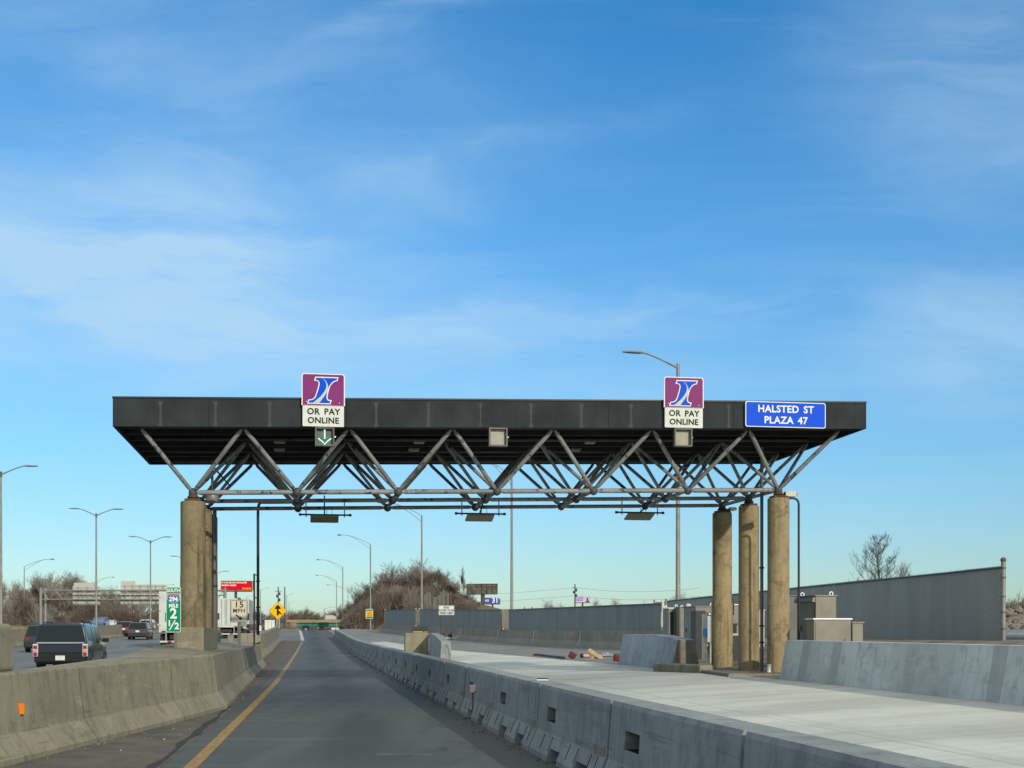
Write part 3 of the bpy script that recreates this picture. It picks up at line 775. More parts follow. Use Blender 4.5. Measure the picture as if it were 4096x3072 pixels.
def ground_z(x, y):
    q = x - RX*y
    z = hz(y) - 0.15
    z += 0.9*sstep(-58, -80, q)
    if y < 130: z += 1.15*sstep(11, 17, q)*sstep(130, 95, y) * 1.0
    # wooded mound to the right of the ramp
    m = ((x + 10.0)/14.5)**2 + ((y - 233)/(41.0 if y < 233 else 50.0))**2
    z += 5.4*max(0.0, 1-m)**0.7*1.0 if m < 1 else 0
    # approach banks of the far bridge
    bank = math.exp(-((y-484)/13.0)**2)
    side = sstep(-79, -92, x) + sstep(-50, -38, x)
    z += (6.4)*bank*side
    z += 0.10*mnoise.noise(Vector((x*0.12, y*0.12, 0))) * (1 if (q > 13 or q < -60) else 0)
    return z
def build_ground():
    xs = [-3000, -2000, -1300, -900, -650, -480, -360, -280, -220, -180] + [-150 + i*5 for i in range(18)] + [-60 + i*2 for i in range(46)] + [36 + i*8 for i in range(10)] + [130, 180, 260, 380, 560, 800, 1200, 2000, 3000]
    ys = [-60, -30, -10] + [i*4 for i in range(30)] + [120 + i*6 for i in range(36)] + [340 + i*10 for i in range(22)] + [580, 650, 760, 900, 1200, 1700, 2600, 4200, 6500]
    vs = [(x, y, ground_z(x, y)) for y in ys for x in xs]
    n = len(xs)
    fs = [(j*n+i, j*n+i+1, (j+1)*n+i+1, (j+1)*n+i) for j in range(len(ys)-1) for i in range(n-1)]
    o = MB().add(vs, fs).build('ground', M['ground']); o['kind'] = 'structure'
    for p in o.data.polygons: p.use_smooth = True
build_ground()
strip('highway', lambda y: lerp(T_MWALL, y), lambda y: lerp(T_FRONT, y)+0.2, YS, lambda x, y: hz(y), M['hwy'], 3)
strip('opposing_highway', lambda y: lerp(T_MWALL, y)-24, lambda y: lerp(T_MWALL, y), YS, lambda x, y: hz(y)-0.004, M['hwy'], 2)
strip('ramp_road', lambda y: lerp(T_YEL, y)-0.35 if y < 125 else lerp(T_YEL, y)+0.2, lambda y: lerp(T_FRONT, y)+0.15, [y for y in YS if y < 235], lambda x, y: hz(y)+0.006, M['road'], 2)
strip('shoulder', lambda y: lerp(T_LBASE, y)-0.2 if y < 55 else lerp(T_WALL2, y)-0.3, lambda y: lerp(T_YEL, y)-0.34, [y for y in YS if y < 122], lambda x, y: hz(y)+0.010, M['shoulder'], 2)
strip('yellow_line', lambda y: lerp(T_YEL, y)-0.09, lambda y: lerp(T_YEL, y)+0.06, [y for y in YS if y < 116], lambda x, y: hz(y)+0.011, M['yellow_line'])
strip('white_line', lambda y: lerp(T_YEL, y)-0.16, lambda y: lerp(T_YEL, y)+0.16, [y for y in YS if 112 < y < 200], lambda x, y: hz(y)+0.011, M['white_line'])
strip('new_lane', lambda y: lerp(T_FRONT, y)+0.15, lambda y: lerp(T_NEWR, y), [y for y in YS if y < 104], right_z, M['newlane'], 4)
strip('old_pavement', lambda y: max(lerp(T_FRONT, y)+0.15, lerp(T_NEWR, y)-0.3 if y < 104 else -999), lambda y: lerp(T_RWALL, y)+0.4, [33] + [y for y in YS if 34 < y < 215],
      lambda x, y: right_z(x, y)-0.012, M['oldlane'], 3)
strip('verge', lambda y: lerp(T_NEWR, y)+0.1 if y < 36 else lerp(T_RWALL, max(46, y))+0.3 if y > 46 else lerp(T_NEWR, y)+1.5, lambda y: lerp([(3, 17.4), (33, 12.6), (65, 7.9)], y)+9,
      [y for y in YS if 5 < y < 72], lambda x, y: hz(y) + 0.43 + 0.80*sstep(0.6, 5.5, x - lerp([(3, 9.6), (33, 5.0), (65, 0.3)], y)), M['gravel'], 12)
# lane dashes on the highway
def dashes():
    mb = MB()
    for x0, y0 in ((-23.0, 60), (-26.6, 60), (-19.4, 60)):
        y = 20.0 + (3 if x0 == -26.6 else 0)
        while y < 225:
            yy = [y, y+1.5, y+3.0]
            vs = []
            for q in yy:
                x = x0 - 0.1545*(q-y0)
                vs += [(x-0.075, q, hz(q)+0.006), (x+0.075, q, hz(q)+0.006)]
            mb.add(vs, [(0, 1, 3, 2), (2, 3, 5, 4)])
            y += 12.2
    o = mb.build('lane_dashes', M['white_line']); o['kind'] = 'structure'
dashes()
# far pavement scars across the ramp
def scars():
    mb = MB()
    for y, a, b, w in ((72.5, -9.9, -8.3, 0.5), (66.0, -9.2, -7.6, 0.35), (15.6, -1.62, -0.95, 0.035)):
        vs = []
        for k in range(7):
            x = a + (b-a)*k/6
            ww = w*(0.5+0.5*random.Random(k*7+int(y)).random())
            vs += [(x, y-ww/2, hz(y)+0.012), (x, y+ww/2, hz(y)+0.012)]
        mb.add(vs, [(2*i, 2*i+2, 2*i+3, 2*i+1) for i in range(6)])
    o = mb.build('pavement_scars', M['white_line']); o['kind'] = 'structure'
scars()
# tar joint beside the yellow line
def tar():
    mb = MB(); rnd = random.Random(5); vs = []
    ys = [8 + 0.7*i for i in range(26)]
    for y in ys:
        x = lerp(T_YEL, y) - 0.42 - 0.02*(y-10)/10 + rnd.uniform(-0.03, 0.03)
        w = rnd.uniform(0.02, 0.07)
        vs += [(x-w, y, hz(y)+0.0145), (x+w, y, hz(y)+0.0145)]
    mb.add(vs, [(2*i, 2*i+1, 2*i+3, 2*i+2) for i in range(len(ys)-1)])
    o = mb.build('tar_joint', M['rubber']); o['kind'] = 'structure'
tar()

# ------------------------------------------------------------------ concrete barriers and the median island
def wall(mb, prof, path):
    """prof [(out, up 0..1)] (out = towards the lane), path [(x, y, zbase, height)]"""
    n = len(prof); base = len(mb.v)
    for i, (x, y, zb, h) in enumerate(path):
        a = path[max(i-1, 0)]; b = path[min(i+1, len(path)-1)]
        d = Vector((b[0]-a[0], b[1]-a[1], 0)).normalized()
        ax = Vector((d.y, -d.x, 0))
        for o, u in prof:
            mb.v.append((x + ax.x*o, y + ax.y*o, zb + u*h))
    for i in range(len(path)-1):
        for k in range(n):
            a0 = base+i*n+k; a1 = base+i*n+(k+1) % n
            mb.f.append((a0, a0+n, a1+n, a1)); mb.sm.append(False)
    mb.f.append(tuple(base+k for k in range(n))); mb.sm.append(False)
    e = base+(len(path)-1)*n
    mb.f.append(tuple(e+n-1-k for k in range(n))); mb.sm.append(False)
    return mb
# profile of a lane-side half wall: toe, slope, face, top, back
P_LEFT = [(0.0, -0.05), (0.0, 0.07), (-0.17, 0.32), (-0.25, 0.985), (-0.27, 1.0), (-0.55, 1.0), (-0.55, -0.05)]
def bpath(tab, y0, y1, hfun, n=8, zf=None):
    out = []
    for i in range(n+1):
        y = y0 + (y1-y0)*i/n
        x = lerp(tab, y)
        out.append((x, y, hz(y) if zf is None else zf(x, y), hfun(y)))
    return out
LH = lambda y: lerp([(3, 1.0), (14.6, 1.01), (25.3, 1.04), (54, 0.90)], y)
def left_barriers():
    segs = [(3.0, 12.35), (12.4, 24.45), (24.5, 54.0)]
    labs = ["tan concrete barrier with orange reflector at the near left edge", "long stained tan concrete barrier left of the yellow line",
            "tan concrete barrier bending away below the speed sign"]
    for (a, b), lb in zip(segs, labs):
        mb = wall(MB(), P_LEFT, bpath(T_LBASE, a, b, LH, 10))
        o = mb.build('concrete_barrier', M['conc_old'], bevel=0.012)
        tag(o, lb, 'barrier', 'tan concrete barriers along the ramp')
    mb = wall(MB(), P_LEFT, bpath(T_WALL2, 62, 115, lambda y: 1.29, 12))
    tag(mb.build('concrete_barrier', M['conc_old'], bevel=0.012), "tan concrete wall along the ramp below the yellow merge sign", 'barrier', 'tan concrete barriers along the ramp')
    # median wall of the highway
    P_M = [(0.30, -0.05), (0.30, 0.06), (0.16, 0.26), (0.10, 1.0), (-0.10, 1.0), (-0.16, 0.26), (-0.30, 0.06), (-0.30, -0.05)]
    mb = wall(MB(), P_M, bpath(T_MWALL, 30, 230, lambda y: 1.28, 40))
    tag(mb.build('median_wall', M['conc_old']), "long tan concrete median wall behind the highway cars", 'wall')
left_barriers()
def island():
    ys = [3, 8, 12, 16, 19, 22.3, 25, 27.5, 30, 34, 38, 44, 50, 54, 56, 60]
    zt = [(3, 0.985), (16, 1.0), (25, 1.055), (28, 1.115), (38, 1.125), (54, 1.0), (60, 0.98)]
    vs = []; fs = []
    for y in ys:
        f = (lerp(T_LBASE, y) - 0.545) if y <= 54 else lerp(T_LBASE, y) - 0.3
        b = min(lerp(T_MEDBACK, y), f - 0.02)
        z = lerp(zt, y) if y <= 54 else lerp(zt, y)
        z0 = hz(y) + LH(min(y, 54)) - 0.004
        vs += [(f, y, z0 if y <= 54 else z), (f*0.6+b*0.4, y, z), (b, y, z), (b, y, hz(y)-0.1), (f, y, hz(y)-0.1)]
    n = 5
    for i in range(len(ys)-1):
        for k in range(4):
            q = i*n+k
            fs.append((q, q+n, q+n+1, q+1))
    e = (len(ys)-1)*n
    fs += [tuple(e+k for k in range(4, -1, -1)), tuple(range(5))]
    o = MB().add(vs, fs).build('median_island', M['conc_old']); o['kind'] = 'structure'
island()
def corner_block():
    t = thing('concrete_block', "tall rounded tan concrete block at the left edge on the median", 'concrete block', (-6.6, 15.2, 1.0))
    poly = rrect(-0.9, 0.0, 0.60, 0.60, 0.07)
    poly = [(x + (0.05*(0.6-z) if x > 0 else 0), z + (0.025*math.sin(x*9) if z > 0.4 else 0)) for x, z in poly]
    MB().prism(poly, -0.35, 0.4).build('block', M['conc_old'], t, bevel=0.03, seg=3)
corner_block()
def reflector():
    p = P(84, 2834, 12.35)
    t = thing('reflector', "small orange reflector stuck on the left tan barrier", 'reflector', (-5.70, 15.1, 0.585), R(-8))
    MB().prism(rrect(-0.042, -0.062, 0.042, 0.062, 0.008), -0.02, 0.0).build('lens', M['orange'], t)
    MB().box((-0.03, 0.03, -0.01), (0.08, 0.05, 0.11)).build('bracket', M['black'], t)
reflector()

# temporary barrier, one object for every segment
def temp_barriers():
    L = 3.765
    h = 0.84
    prof_full = [(-0.30, 0.0), (-0.30, 0.07), (-0.20, 0.30), (-0.165, 0.80), (-0.15, 0.84), (0.15, 0.84), (0.165, 0.80), (0.20, 0.30), (0.30, 0.07), (0.30, 0.0)]
    # local frame: y along the segment, x across (lane side is -x)
    F = prof_full
    p_slot = [(-0.255, 0.155), (-0.20, 0.30), (-0.165, 0.80), (-0.15, 0.84), (0.15, 0.84), (0.165, 0.80), (0.20, 0.30), (0.30, 0.07), (0.30, 0.0), (-0.10, 0.0), (-0.10, 0.14)]
    p_pock = [(-0.30, 0.0), (-0.30, 0.07), (-0.20, 0.30), (-0.1895, 0.435), (-0.02, 0.435), (-0.02, 0.60), (-0.178, 0.60), (-0.165, 0.80), (-0.15, 0.84), (0.15, 0.84), (0.165, 0.80), (0.20, 0.30), (0.30, 0.07), (0.30, 0.0)]
    def shell():
        mb = MB(); g = 0.034; inner = []
        cuts = [(0.60, 1.15, p_slot), (2.00, 2.58, p_slot), (L-1.13, L-0.62, p_pock)]
        ys = [(g, cuts[0][0], F)]
        for q, (a_, b_, pr) in enumerate(cuts):
            ys.append((a_, b_, pr)); ys.append((b_, cuts[q+1][0] if q+1 < len(cuts) else L-g, F))
        for a_, b_, pr in ys:
            m = len(pr); base = len(mb.v)
            for yy in (a_, b_):
                for x, z in pr: mb.v.append((x, yy, z))
            for k in range(m):
                k2 = (k+1) % m
                if pr is p_pock and k in (3, 4, 5): inner.append(len(mb.f))  # pocket walls go black: the recess shade is put into the colour
                mb.f.append((base+k, base+k+m, base+k2+m, base+k2)); mb.sm.append(False)
            mb.f.append(tuple(base+k for k in range(m))); mb.sm.append(False)
            mb.f.append(tuple(base+m+m-1-k for k in range(m))); mb.sm.append(False)
        n0 = len(mb.f)
        # form marks on the toe belong to the surface pattern
        for yy in (0.30, 0.58, 1.20, 1.62, 2.62, 3.1):
            mb.beam((-0.280, yy, 0.12), (-0.210, yy+0.02, 0.282), 0.010, 0.006)
        return mb, n0, inner
    sb, n0, inner = shell()
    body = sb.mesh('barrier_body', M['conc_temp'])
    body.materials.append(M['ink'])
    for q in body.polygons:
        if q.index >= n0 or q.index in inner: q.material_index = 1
    patch = MB().box((-0.199, 0.34, 0.295), (0.014, 0.46, 0.19), 0, 0, R(-4)).mesh('grout_patch', M['conc_wall'])
    y = 8.53 - 2*L*0.9878 + 0.02
    k = 0
    rnd = random.Random(3)
    while y < 131:
        d = Vector((lerp(T_FRONT, y+L*0.9878)-lerp(T_FRONT, y), L*0.9878, 0)).normalized()
        rz = math.atan2(-d.x, d.y) + rnd.uniform(-0.004, 0.004)
        x = lerp(T_FRONT, y) + 0.15
        z0, z1 = hz(y), hz(y + L)
        k += 1
        t = bpy.data.objects.new('temporary_barrier', body); COL.objects.link(t)
        t.location = (x, y, z0); t.rotation_euler = (math.atan2(z1-z0, L), 0, rz)
        where = "grey concrete barrier segment right of the lane, %s from the near end" % ORD[k]
        tag(t, where, 'barrier', 'grey temporary barrier segments in a row')
        if y < 75:
            c = bpy.data.objects.new('grout_patch', patch); COL.objects.link(c); c.parent = t
        y += L*0.9878
temp_barriers()
def barrier_box():
    # small reflector box on a stem fixed to the lane face at a joint
    p = P(1947, 2755, 20.2)
    t = thing('marker_box', "small grey box on a stem fixed to the grey barrier face", 'marker', (-0.62, 20.35, 0.0), RZ)
    MB().box((0, 0, 0.58), (0.105, 0.07, 0.125)).build('box', M['pole_dark'], t, bevel=0.008)
    MB().tube((0.01, 0.03, 0.25), (0.01, 0.03, 0.55), 0.014, n=8).build('stem', M['pole_dark'], t)
barrier_box()
def barrier_strip():
    t = thing('loose_strip', "short white and black strip lying on the barrier top", 'strip', (0.40, 16.95, 0.842), R(-4))
    MB().box((0, 0, 0.008), (0.15, 0.07, 0.014)).build('white_face', M['white'], t)
    MB().box((0, 0.045, 0.016), (0.15, 0.018, 0.030)).build('black_edge', M['black'], t)
barrier_strip()

# right side barriers
P_NEW = [(0.0, -0.04), (-0.16, 1.0), (-0.48, 1.0), (-0.62, -0.04)]
def right_barriers():
    def seg(y0, y1, tab, mat, lab, hfun, n=6, group='fresh concrete barriers right of the new lane', prof=P_NEW):
        # these face the lane on their left, so the path runs towards the camera
        path = [(lerp(tab, y), y, right_z(lerp(tab, y), y), hfun(y)) for y in [y1 + (y0-y1)*i/n for i in range(n+1)]]
        o = wall(MB(), prof, path).build('concrete_barrier', mat, bevel=0.01)
        tag(o, lab, 'barrier', group)
        return o
    seg(3.5, 28.0, T_NEWR, M['conc_newbar'], "pale striped concrete barrier at the right below the steel cabinets", lambda y: 0.84, 10)
    tb = [(34.6, 4.25), (41.0, 3.35)]
    ob = seg(34.6, 41.0, tb, M['conc_block'], "blue grey concrete barrier beside the thin rear columns", lambda y: lerp([(34.6, 0.82), (37.0, 0.95), (41, 0.94)], y), 6, prof=[(0.0, -0.04), (-0.16, 1.0), (-0.62, 1.0), (-0.78, -0.04)])
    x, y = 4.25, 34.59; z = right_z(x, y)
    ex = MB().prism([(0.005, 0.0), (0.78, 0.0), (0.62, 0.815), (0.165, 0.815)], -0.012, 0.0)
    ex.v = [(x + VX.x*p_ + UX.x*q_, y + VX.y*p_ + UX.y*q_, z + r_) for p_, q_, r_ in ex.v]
    ex.build('painted_shade_end', M['conc_pad'], ob)  # dark slab over the near end: shade painted in as colour
    # long wall that carries the slatted fence
    P_W = [(0.0, -0.04), (-0.04, 0.08), (-0.16, 0.36), (-0.22, 1.0), (-0.46, 1.0), (-0.46, -0.04)]
    path = [(lerp(T_RWALL, y), y, right_z(lerp(T_RWALL, y), y), 0.81) for y in [152 - i*5.3 for i in range(21)]]
    o = wall(MB(), P_W, path).build('retaining_wall', M['conc_wall'], bevel=0.01)
    tag(o, "long dark concrete wall under the grey slatted fences", 'wall')
    for y in (65.5, 75.6, 85.7, 99.3):
        x = lerp(T_RWALL, y); zb = right_z(x, y)
        mb = MB()
        pts = [Vector((x-0.012, y, zb+0.03)), Vector((x+0.02, y, zb+0.07)), Vector((x+0.145, y, zb+0.29)), Vector((x+0.205, y, zb+0.80))]
        mb.pipe(pts, 0.026, 6)
        mb.build('joint_caulk', M['cream'], o, world=True)
    for px, py, d, r in ((2090, 2552, 77, 0.13), (2275, 2570, 67, 0.10), (1945, 2535, 92, 0.07)):
        x = lerp(T_RWALL, d)
        p = Vector((x+0.17, d, right_z(x, d)+0.5))
        mb = MB()
        rn = random.Random(px)
        poly = [(r*math.cos(a)*rn.uniform(0.7, 1.1), r*math.sin(a)*rn.uniform(0.8, 1.15)) for a in [2*math.pi*i/14 for i in range(14)]]
        mb.prism(poly, -0.012, 0.02)
        m4 = Matrix.Translation(p) @ Matrix.Rotation(RZ-math.pi/2-R(4), 4, 'Z') @ Matrix.Rotation(R(-7), 4, 'X')
        mb.v = [tuple(m4 @ Vector(v)) for v in mb.v]
        mb.build('paint_mark', M['orange_pale'], o)
right_barriers()
def crash_blocks():
    # upright end block and the barrier in front of it, left of the sign on two posts
    d = 62.0
    t = thing('concrete_block', "square tan concrete end block in the middle of the new lane", 'concrete block', P(1668, 2520, d).xy.to_3d() + Vector((0, 0, 0.18)), RZ)
    poly = [(-0.57, 0), (0.57, 0), (0.55, 1.17), (-0.55, 1.17)]
    MB().prism(poly, 0.0, 0.75).build('block', M['conc_old'], t, bevel=0.02)
    # barrier whose near end faces the camera
    a = Vector((X_(1784, 52.5), 52.5, 0)); b = Vector((X_(1735, 62), 62.0, 0))
    za = right_z(a.x, a.y); zb = right_z(b.x, b.y)
    pr = [(0.24, 0), (0.19, 1.0), (-0.19, 1.0), (-0.24, 0)]
    o = wall(MB(), pr, [(a.x, a.y, za, 0.82), (a.x*0.8+b.x*0.2, a.y*0.8+b.y*0.2, za, 0.90), (a.x*0.5+b.x*0.5, (a.y+b.y)/2, za, 1.06), (b.x, b.y, zb, 1.10)]).build('concrete_barrier', M['conc_temp'], bevel=0.015)
    tag(o, "grey barrier end with arched stain in front of the square block", 'barrier')
    # stain outline on the end face
    st = MB()
    pts = [(-0.15, 0.05), (-0.14, 0.45), (-0.08, 0.62), (0.0, 0.68), (0.08, 0.62), (0.13, 0.45), (0.15, 0.05)]
    for p, q in zip(pts, pts[1:]):
        st.beam((a.x+p[0], a.y-0.004, za+p[1]), (a.x+q[0], a.y-0.004, za+q[1]), 0.03, 0.008)
    st.build('stain', M['conc_pad'], o)
    g = thing('attenuator', "row of black and yellow marker stubs behind the square block", 'crash cushion', (X_(1682, 66), 66.0, 1.33), RZ)
    rn = random.Random(8)
    for i in range(5):
        MB().box((-0.31+0.155*i, 0, 0.22), (0.125, 0.09, 0.25+rn.uniform(-0.02, 0.04)), rn.uniform(-0.1, 0.1)).build('stub', M['black'], g, bevel=0.01)
    MB().box((0, 0.02, 0.075), (0.74, 0.10, 0.04)).build('base_rail', M['sign_yellow'], g, bevel=0.01)
    MB().box((0, 0.05, -0.55), (0.5, 0.3, 1.15)).build('stand', M['conc_wall'], g)
crash_blocks()
def median_bits():
    for (px0, px1, py0, py1, d, lab) in ((962, 1045, 2533, 2587, 57, "tan concrete barrier stub behind the speed sign post"), (912, 934, 2540, 2583, 56, "narrow grey concrete post stub on the median"),
                                         (870, 879, 2508, 2585, 45, "thin grey concrete marker beside the left columns")):
        p = P((px0+px1)/2, py1, d); w = (px1-px0)/FPX*d; h = (py1-py0)/FPX*d
        o = MB().prism([(-w/2-0.03, -0.25), (w/2+0.03, -0.25), (w/2, h), (-w/2, h)], -0.2, 0.25)
        ob = o.build('concrete_stub', M['conc_old'], bevel=0.015)
        ob.location = p; ob.rotation_euler = (0, 0, RZ)
        tag(ob, lab, 'concrete block', 'small concrete stubs on the median')
median_bits()

# ------------------------------------------------------------------ toll canopy
G_LOC = Vector((-4.065, 28.0, 0.0))
SL = 0.021                                     # cross slope, the canopy follows the banked road
def gz(z, t): return z + SL*(t + 4.38)
def canopy():
    T = thing('toll_canopy', "long dark toll canopy on a tube truss over the lanes", 'toll canopy', G_LOC, RZ)
    t0, t1, w1 = -4.38, 12.37, 6.45
    zb, zt = 5.78, 6.375
    def slab(ta, tb, wa, wb, za, zc):
        vs = []
        for z in (za, zc):
            for w in (wa, wb):
                for t in (ta, tb):
                    vs.append((t, w, gz(z, t)))
        return vs, [(0,2,3,1), (4,5,7,6), (0,1,5,4), (2,6,7,3), (0,4,6,2), (1,3,7,5)]
    # front fascia keeps its own frame so that the dust marks follow its panels
    f = MB()
    f.add(*slab(t0, t1, 0.0, 0.07, zb, zt))
    fo = f.build('fascia', M['fascia'], T)
    tr = 2.27*round((t0)/2.27)
    for (ta, tb, wa, wb) in ((t0, t0+0.07, 0.072, w1), (t1-0.07, t1, 0.072, w1), (t0+0.072, t1-0.072, w1-0.07, w1)):
        MB().add(*slab(ta, tb, wa, wb, zb, zt)).build('fascia', M['fascia'], T)
    MB().add(*slab(t0-0.01, t1+0.01, -0.02, w1+0.01, zt+0.002, zt+0.035)).build('roof_deck', M['black'], T)
    MB().add(*slab(t0+0.072, t1-0.072, 0.072, w1-0.072, zb+0.16, zb+0.20)).build('soffit', M['soffit'], T)
    for i in range(7):
        w = 0.45 + i*0.92
        MB().add(*slab(t0+0.075, t1-0.075, w-0.04, w+0.04, zb+0.03, zb+0.158)).build('purlin', M['soffit'], T)
    # double-layer truss
    bay, ws = 2.267, (1.25, 3.2, 5.15)
    low = [[Vector((-2.84+bay*i, w, gz(4.51, -2.84+bay*i))) for w in ws] for i in range(7)]
    for j, s_ in enumerate((0.04, 0.09, 0.15)): low[6][j].x -= s_
    wt = (0.22, 2.2, 4.2, 6.2)
    up = [[Vector((-2.84-bay/2+bay*i, w, gz(5.80, -2.84-bay/2+bay*i))) for w in wt] for i in range(8)]
    for i in range(8):
        for j in range(4):
            if i == 0: up[i][j].x += 0.12
            if i == 7: up[i][j].x -= 0.05
    def member(a, b, r, nm, mat, taper=True):
        d = (b-a); L = d.length; d = d/L
        p = [a + d*0.05, a + d*0.16, b - d*0.16, b - d*0.05]
        MB().pipe(p, [r*0.45, r, r, r*0.45], 10).build(nm, mat, T)
    for i in range(7):
        for j in range(3):
            a = low[i][j]
            for di in (0, 1):
                for dj in (0, 1):
                    member(a, up[i+di][j+dj], 0.041 if (j + dj) else 0.049, 'strut', M['tube'])
            if i < 6: member(a, low[i+1][j], 0.056 if j == 0 else 0.050, 'chord', M['tube'])
            if j < 2: member(a, low[i][j+1], 0.042, 'chord', M['tube'])
            MB().lathe([(0.03, -0.10), (0.085, -0.06), (0.10, 0.0), (0.085, 0.06), (0.03, 0.10)], a, 10).build('joint', M['tube_dark'], T)
    for i in range(8):
        for j in range(4):
            q = up[i][j]
            if i < 7: MB().tube(q + Vector((0, 0, 0.03)), up[i+1][j] + Vector((0, 0, 0.03)), 0.045, n=8).build('top_chord', M['tube_dark'], T)
    # columns under the first and the last node of every row
    def groundz(i, j):
        return (1.50 if i == 0 else 0.50)
    for i, r in ((0, 0.272), (6, 0.258)):
        for j in range(3):
            a = low[i][j]
            top = a.z - 0.20
            g = groundz(i, j) - 0.05
            mat = M['conc_left'] if i == 0 else M['conc_col']
            jr = 1.10 if (i == 6 and j == 2) else 1.02
            zj = g + 0.42*(top-g)
            prof = [(r*jr, g), (r*jr, zj), (r, zj+0.12), (r, top-0.02), (r-0.02, top)]
            if i == 6:
                zz = g + 0.52*(top-g)
                prof = [(r*jr, g), (r*jr, zj), (r, zj+0.12), (r, zz), (r-0.007, zz+0.006), (r-0.007, zz+0.020), (r, zz+0.026), (r, top-0.02), (r-0.02, top)]
            c = MB().lathe(prof, (a.x, a.y, 0), 28).build('column', mat, T)
            MB().box((a.x, a.y, top+0.03), (0.34, 0.34, 0.05)).build('bearing_plate', M['rust'], c)
            MB().lathe([(0.09, top+0.056), (0.13, top+0.09), (0.07, top+0.19)], (a.x, a.y, 0), 10).build('pedestal', M['rust'], c)
    # common plinth of the three left columns
    MB().box((-2.87, 3.0, 1.30), (0.60, 4.5, 0.52)).build('plinth', M['conc_old'], T, bevel=0.015)
    # small drain collars and the cable tray seen between the diagonals
    MB().beam((-2.6, 5.6, gz(4.95, 0)), (10.4, 5.6, gz(4.95, 10)), 0.06, 0.05).build('cable_tray', M['black'], T)
    return T
TOLL = canopy()
def gl(t, w, z):
    """canopy frame -> place"""
    return G_LOC + VX*t + UX*w + Vector((0, 0, z))
def conduits():
    # every conduit is strapped to the canopy but is its own run of pipe
    def run(lab, pts, r, mat, straps=(), grp='conduits on the canopy columns'):
        base = Vector(pts[0])
        t = thing('conduit', lab, 'conduit', base, 0, grp)
        sm = [Vector(pts[0])]
        for a, b, c in zip(pts, pts[1:], pts[2:]):
            a, b, c = Vector(a), Vector(b), Vector(c)
            k = min(0.34 if r == 0.044 else 0.22, (b-a).length*0.45, (c-b).length*0.45)
            p, q = b + (a-b).normalized()*k, b + (c-b).normalized()*k
            for s in range(7):
                u = s/6
                sm.append(p*(1-u)**2 + b*2*u*(1-u) + q*u*u)
        sm.append(Vector(pts[-1]))
        MB().pipe(sm, r, 10).build('pipe', mat, t, world=True)
        for z in straps:
            MB().lathe([(r*1.5, z-0.02), (r*1.5, z+0.02)], (pts[0][0], pts[0][1], 0), 10).build('strap', M['black'], t, world=True)
    z_ch = gz(4.51, 0.7)
    q2 = P(1185, 2008, 33.6)
    zc = Z_(2010, 40.0)
    run("tall thin black conduit arching over to the truss left of the lane", [(X_(1032, 40), 40.0, 1.35), (X_(1032, 40), 40.0, zc), (X_(1095, 38.5), 38.5, Z_(2010, 38.5)), (q2.x, q2.y, q2.z)], 0.044, M['black'], (2.2, 3.0))
    a = gl(-2.625, 4.9, 0)
    run("dark grey pipe standing against the left columns", [(a.x, a.y, 1.1), (a.x, a.y, 4.35), (a.x, a.y, 4.5)], 0.052, M['pole_dark'], (2.6,))
    a = gl(11.25, 1.3, 0)
    b = gl(10.9, 1.3, 0)
    run("thin black pipe looping down the right side of the front column", [(a.x, a.y, 0.6), (a.x, a.y, gz(4.32, 11)), (b.x, b.y, gz(4.32, 11))], 0.026, M['black'], (2.2,))
    a = gl(10.33, 1.75, 0); ax = X_(3047, a.y)
    run("grey drain pipe between the middle and front right columns", [(ax, a.y, 0.5), (ax, a.y, 5.4), (ax, a.y, 5.9)], 0.040, M['pole_dark'], (1.2, 1.6, 3.0))
    y = 34.9
    run("black cable pipe bulging around the rear right column", [(X_(2932, y), y, 1.9), (X_(2934, y), y, 2.2), (X_(2924, y), y, 2.45), (X_(2924, y), y, 4.6), (X_(2915, y), y, 4.75)], 0.026, M['black'])
    t = thing('conduit_post', "short grey post bracing the black conduit", 'post', P(1017, 2583, 40.0), RZ)
    MB().box((0, 0, 1.10), (0.055, 0.055, 2.24)).build('post', M['pole_dark'], t)
    for z in (2.20, 1.50):
        MB().beam((0, 0, z), (0.11, 0.03, z-0.05), 0.025, 0.025).build('bracket', M['black'], t)
    # camera pod under the left corner
    c = gl(-1.9, 1.7, 0); c = P(849, 1995, c.y)
    t = thing('camera_pod', "grey camera pod hanging under the left end of the truss", 'camera', c)
    MB().lathe([(0.05, -0.10), (0.12, -0.07), (0.15, 0.02), (0.14, 0.09), (0.06, 0.12)], n=14).build('housing', M['lamp_grey'], t)
    MB().tube((0, 0, 0.12), (0, 0, 0.88), 0.028, n=8).build('rod', M['black'], t)
    MB().tube((0, 0, 0.75), (0.36, 0.25, 0.30), 0.018, n=6).build('brace', M['black'], t)
    # boxes on the right columns
    for lab, px, py, d, w, h in (("cream camera box on top of the front right column", 3160, 1977, 31.2, 0.27, 0.12), ("small cream box on top of the rear right column", 2929, 2036, 34.9, 0.16, 0.09)):
        t = thing('camera_box', lab, 'camera', P(px, py, d), RZ, 'boxes on the column tops')
        MB().box((0, 0, 0), (w, 0.16, h)).build('housing', M['cream'], t, bevel=0.008)
        MB().lathe([(0.028, w/2), (0.028, w/2+0.04)], (0, 0, 0), 10, 'X').build('cap', M['black'], t)
        MB().box((-w/2-0.09, 0.02, -0.02), (0.18, 0.05, 0.05)).build('arm', M['rust'], t)
conduits()
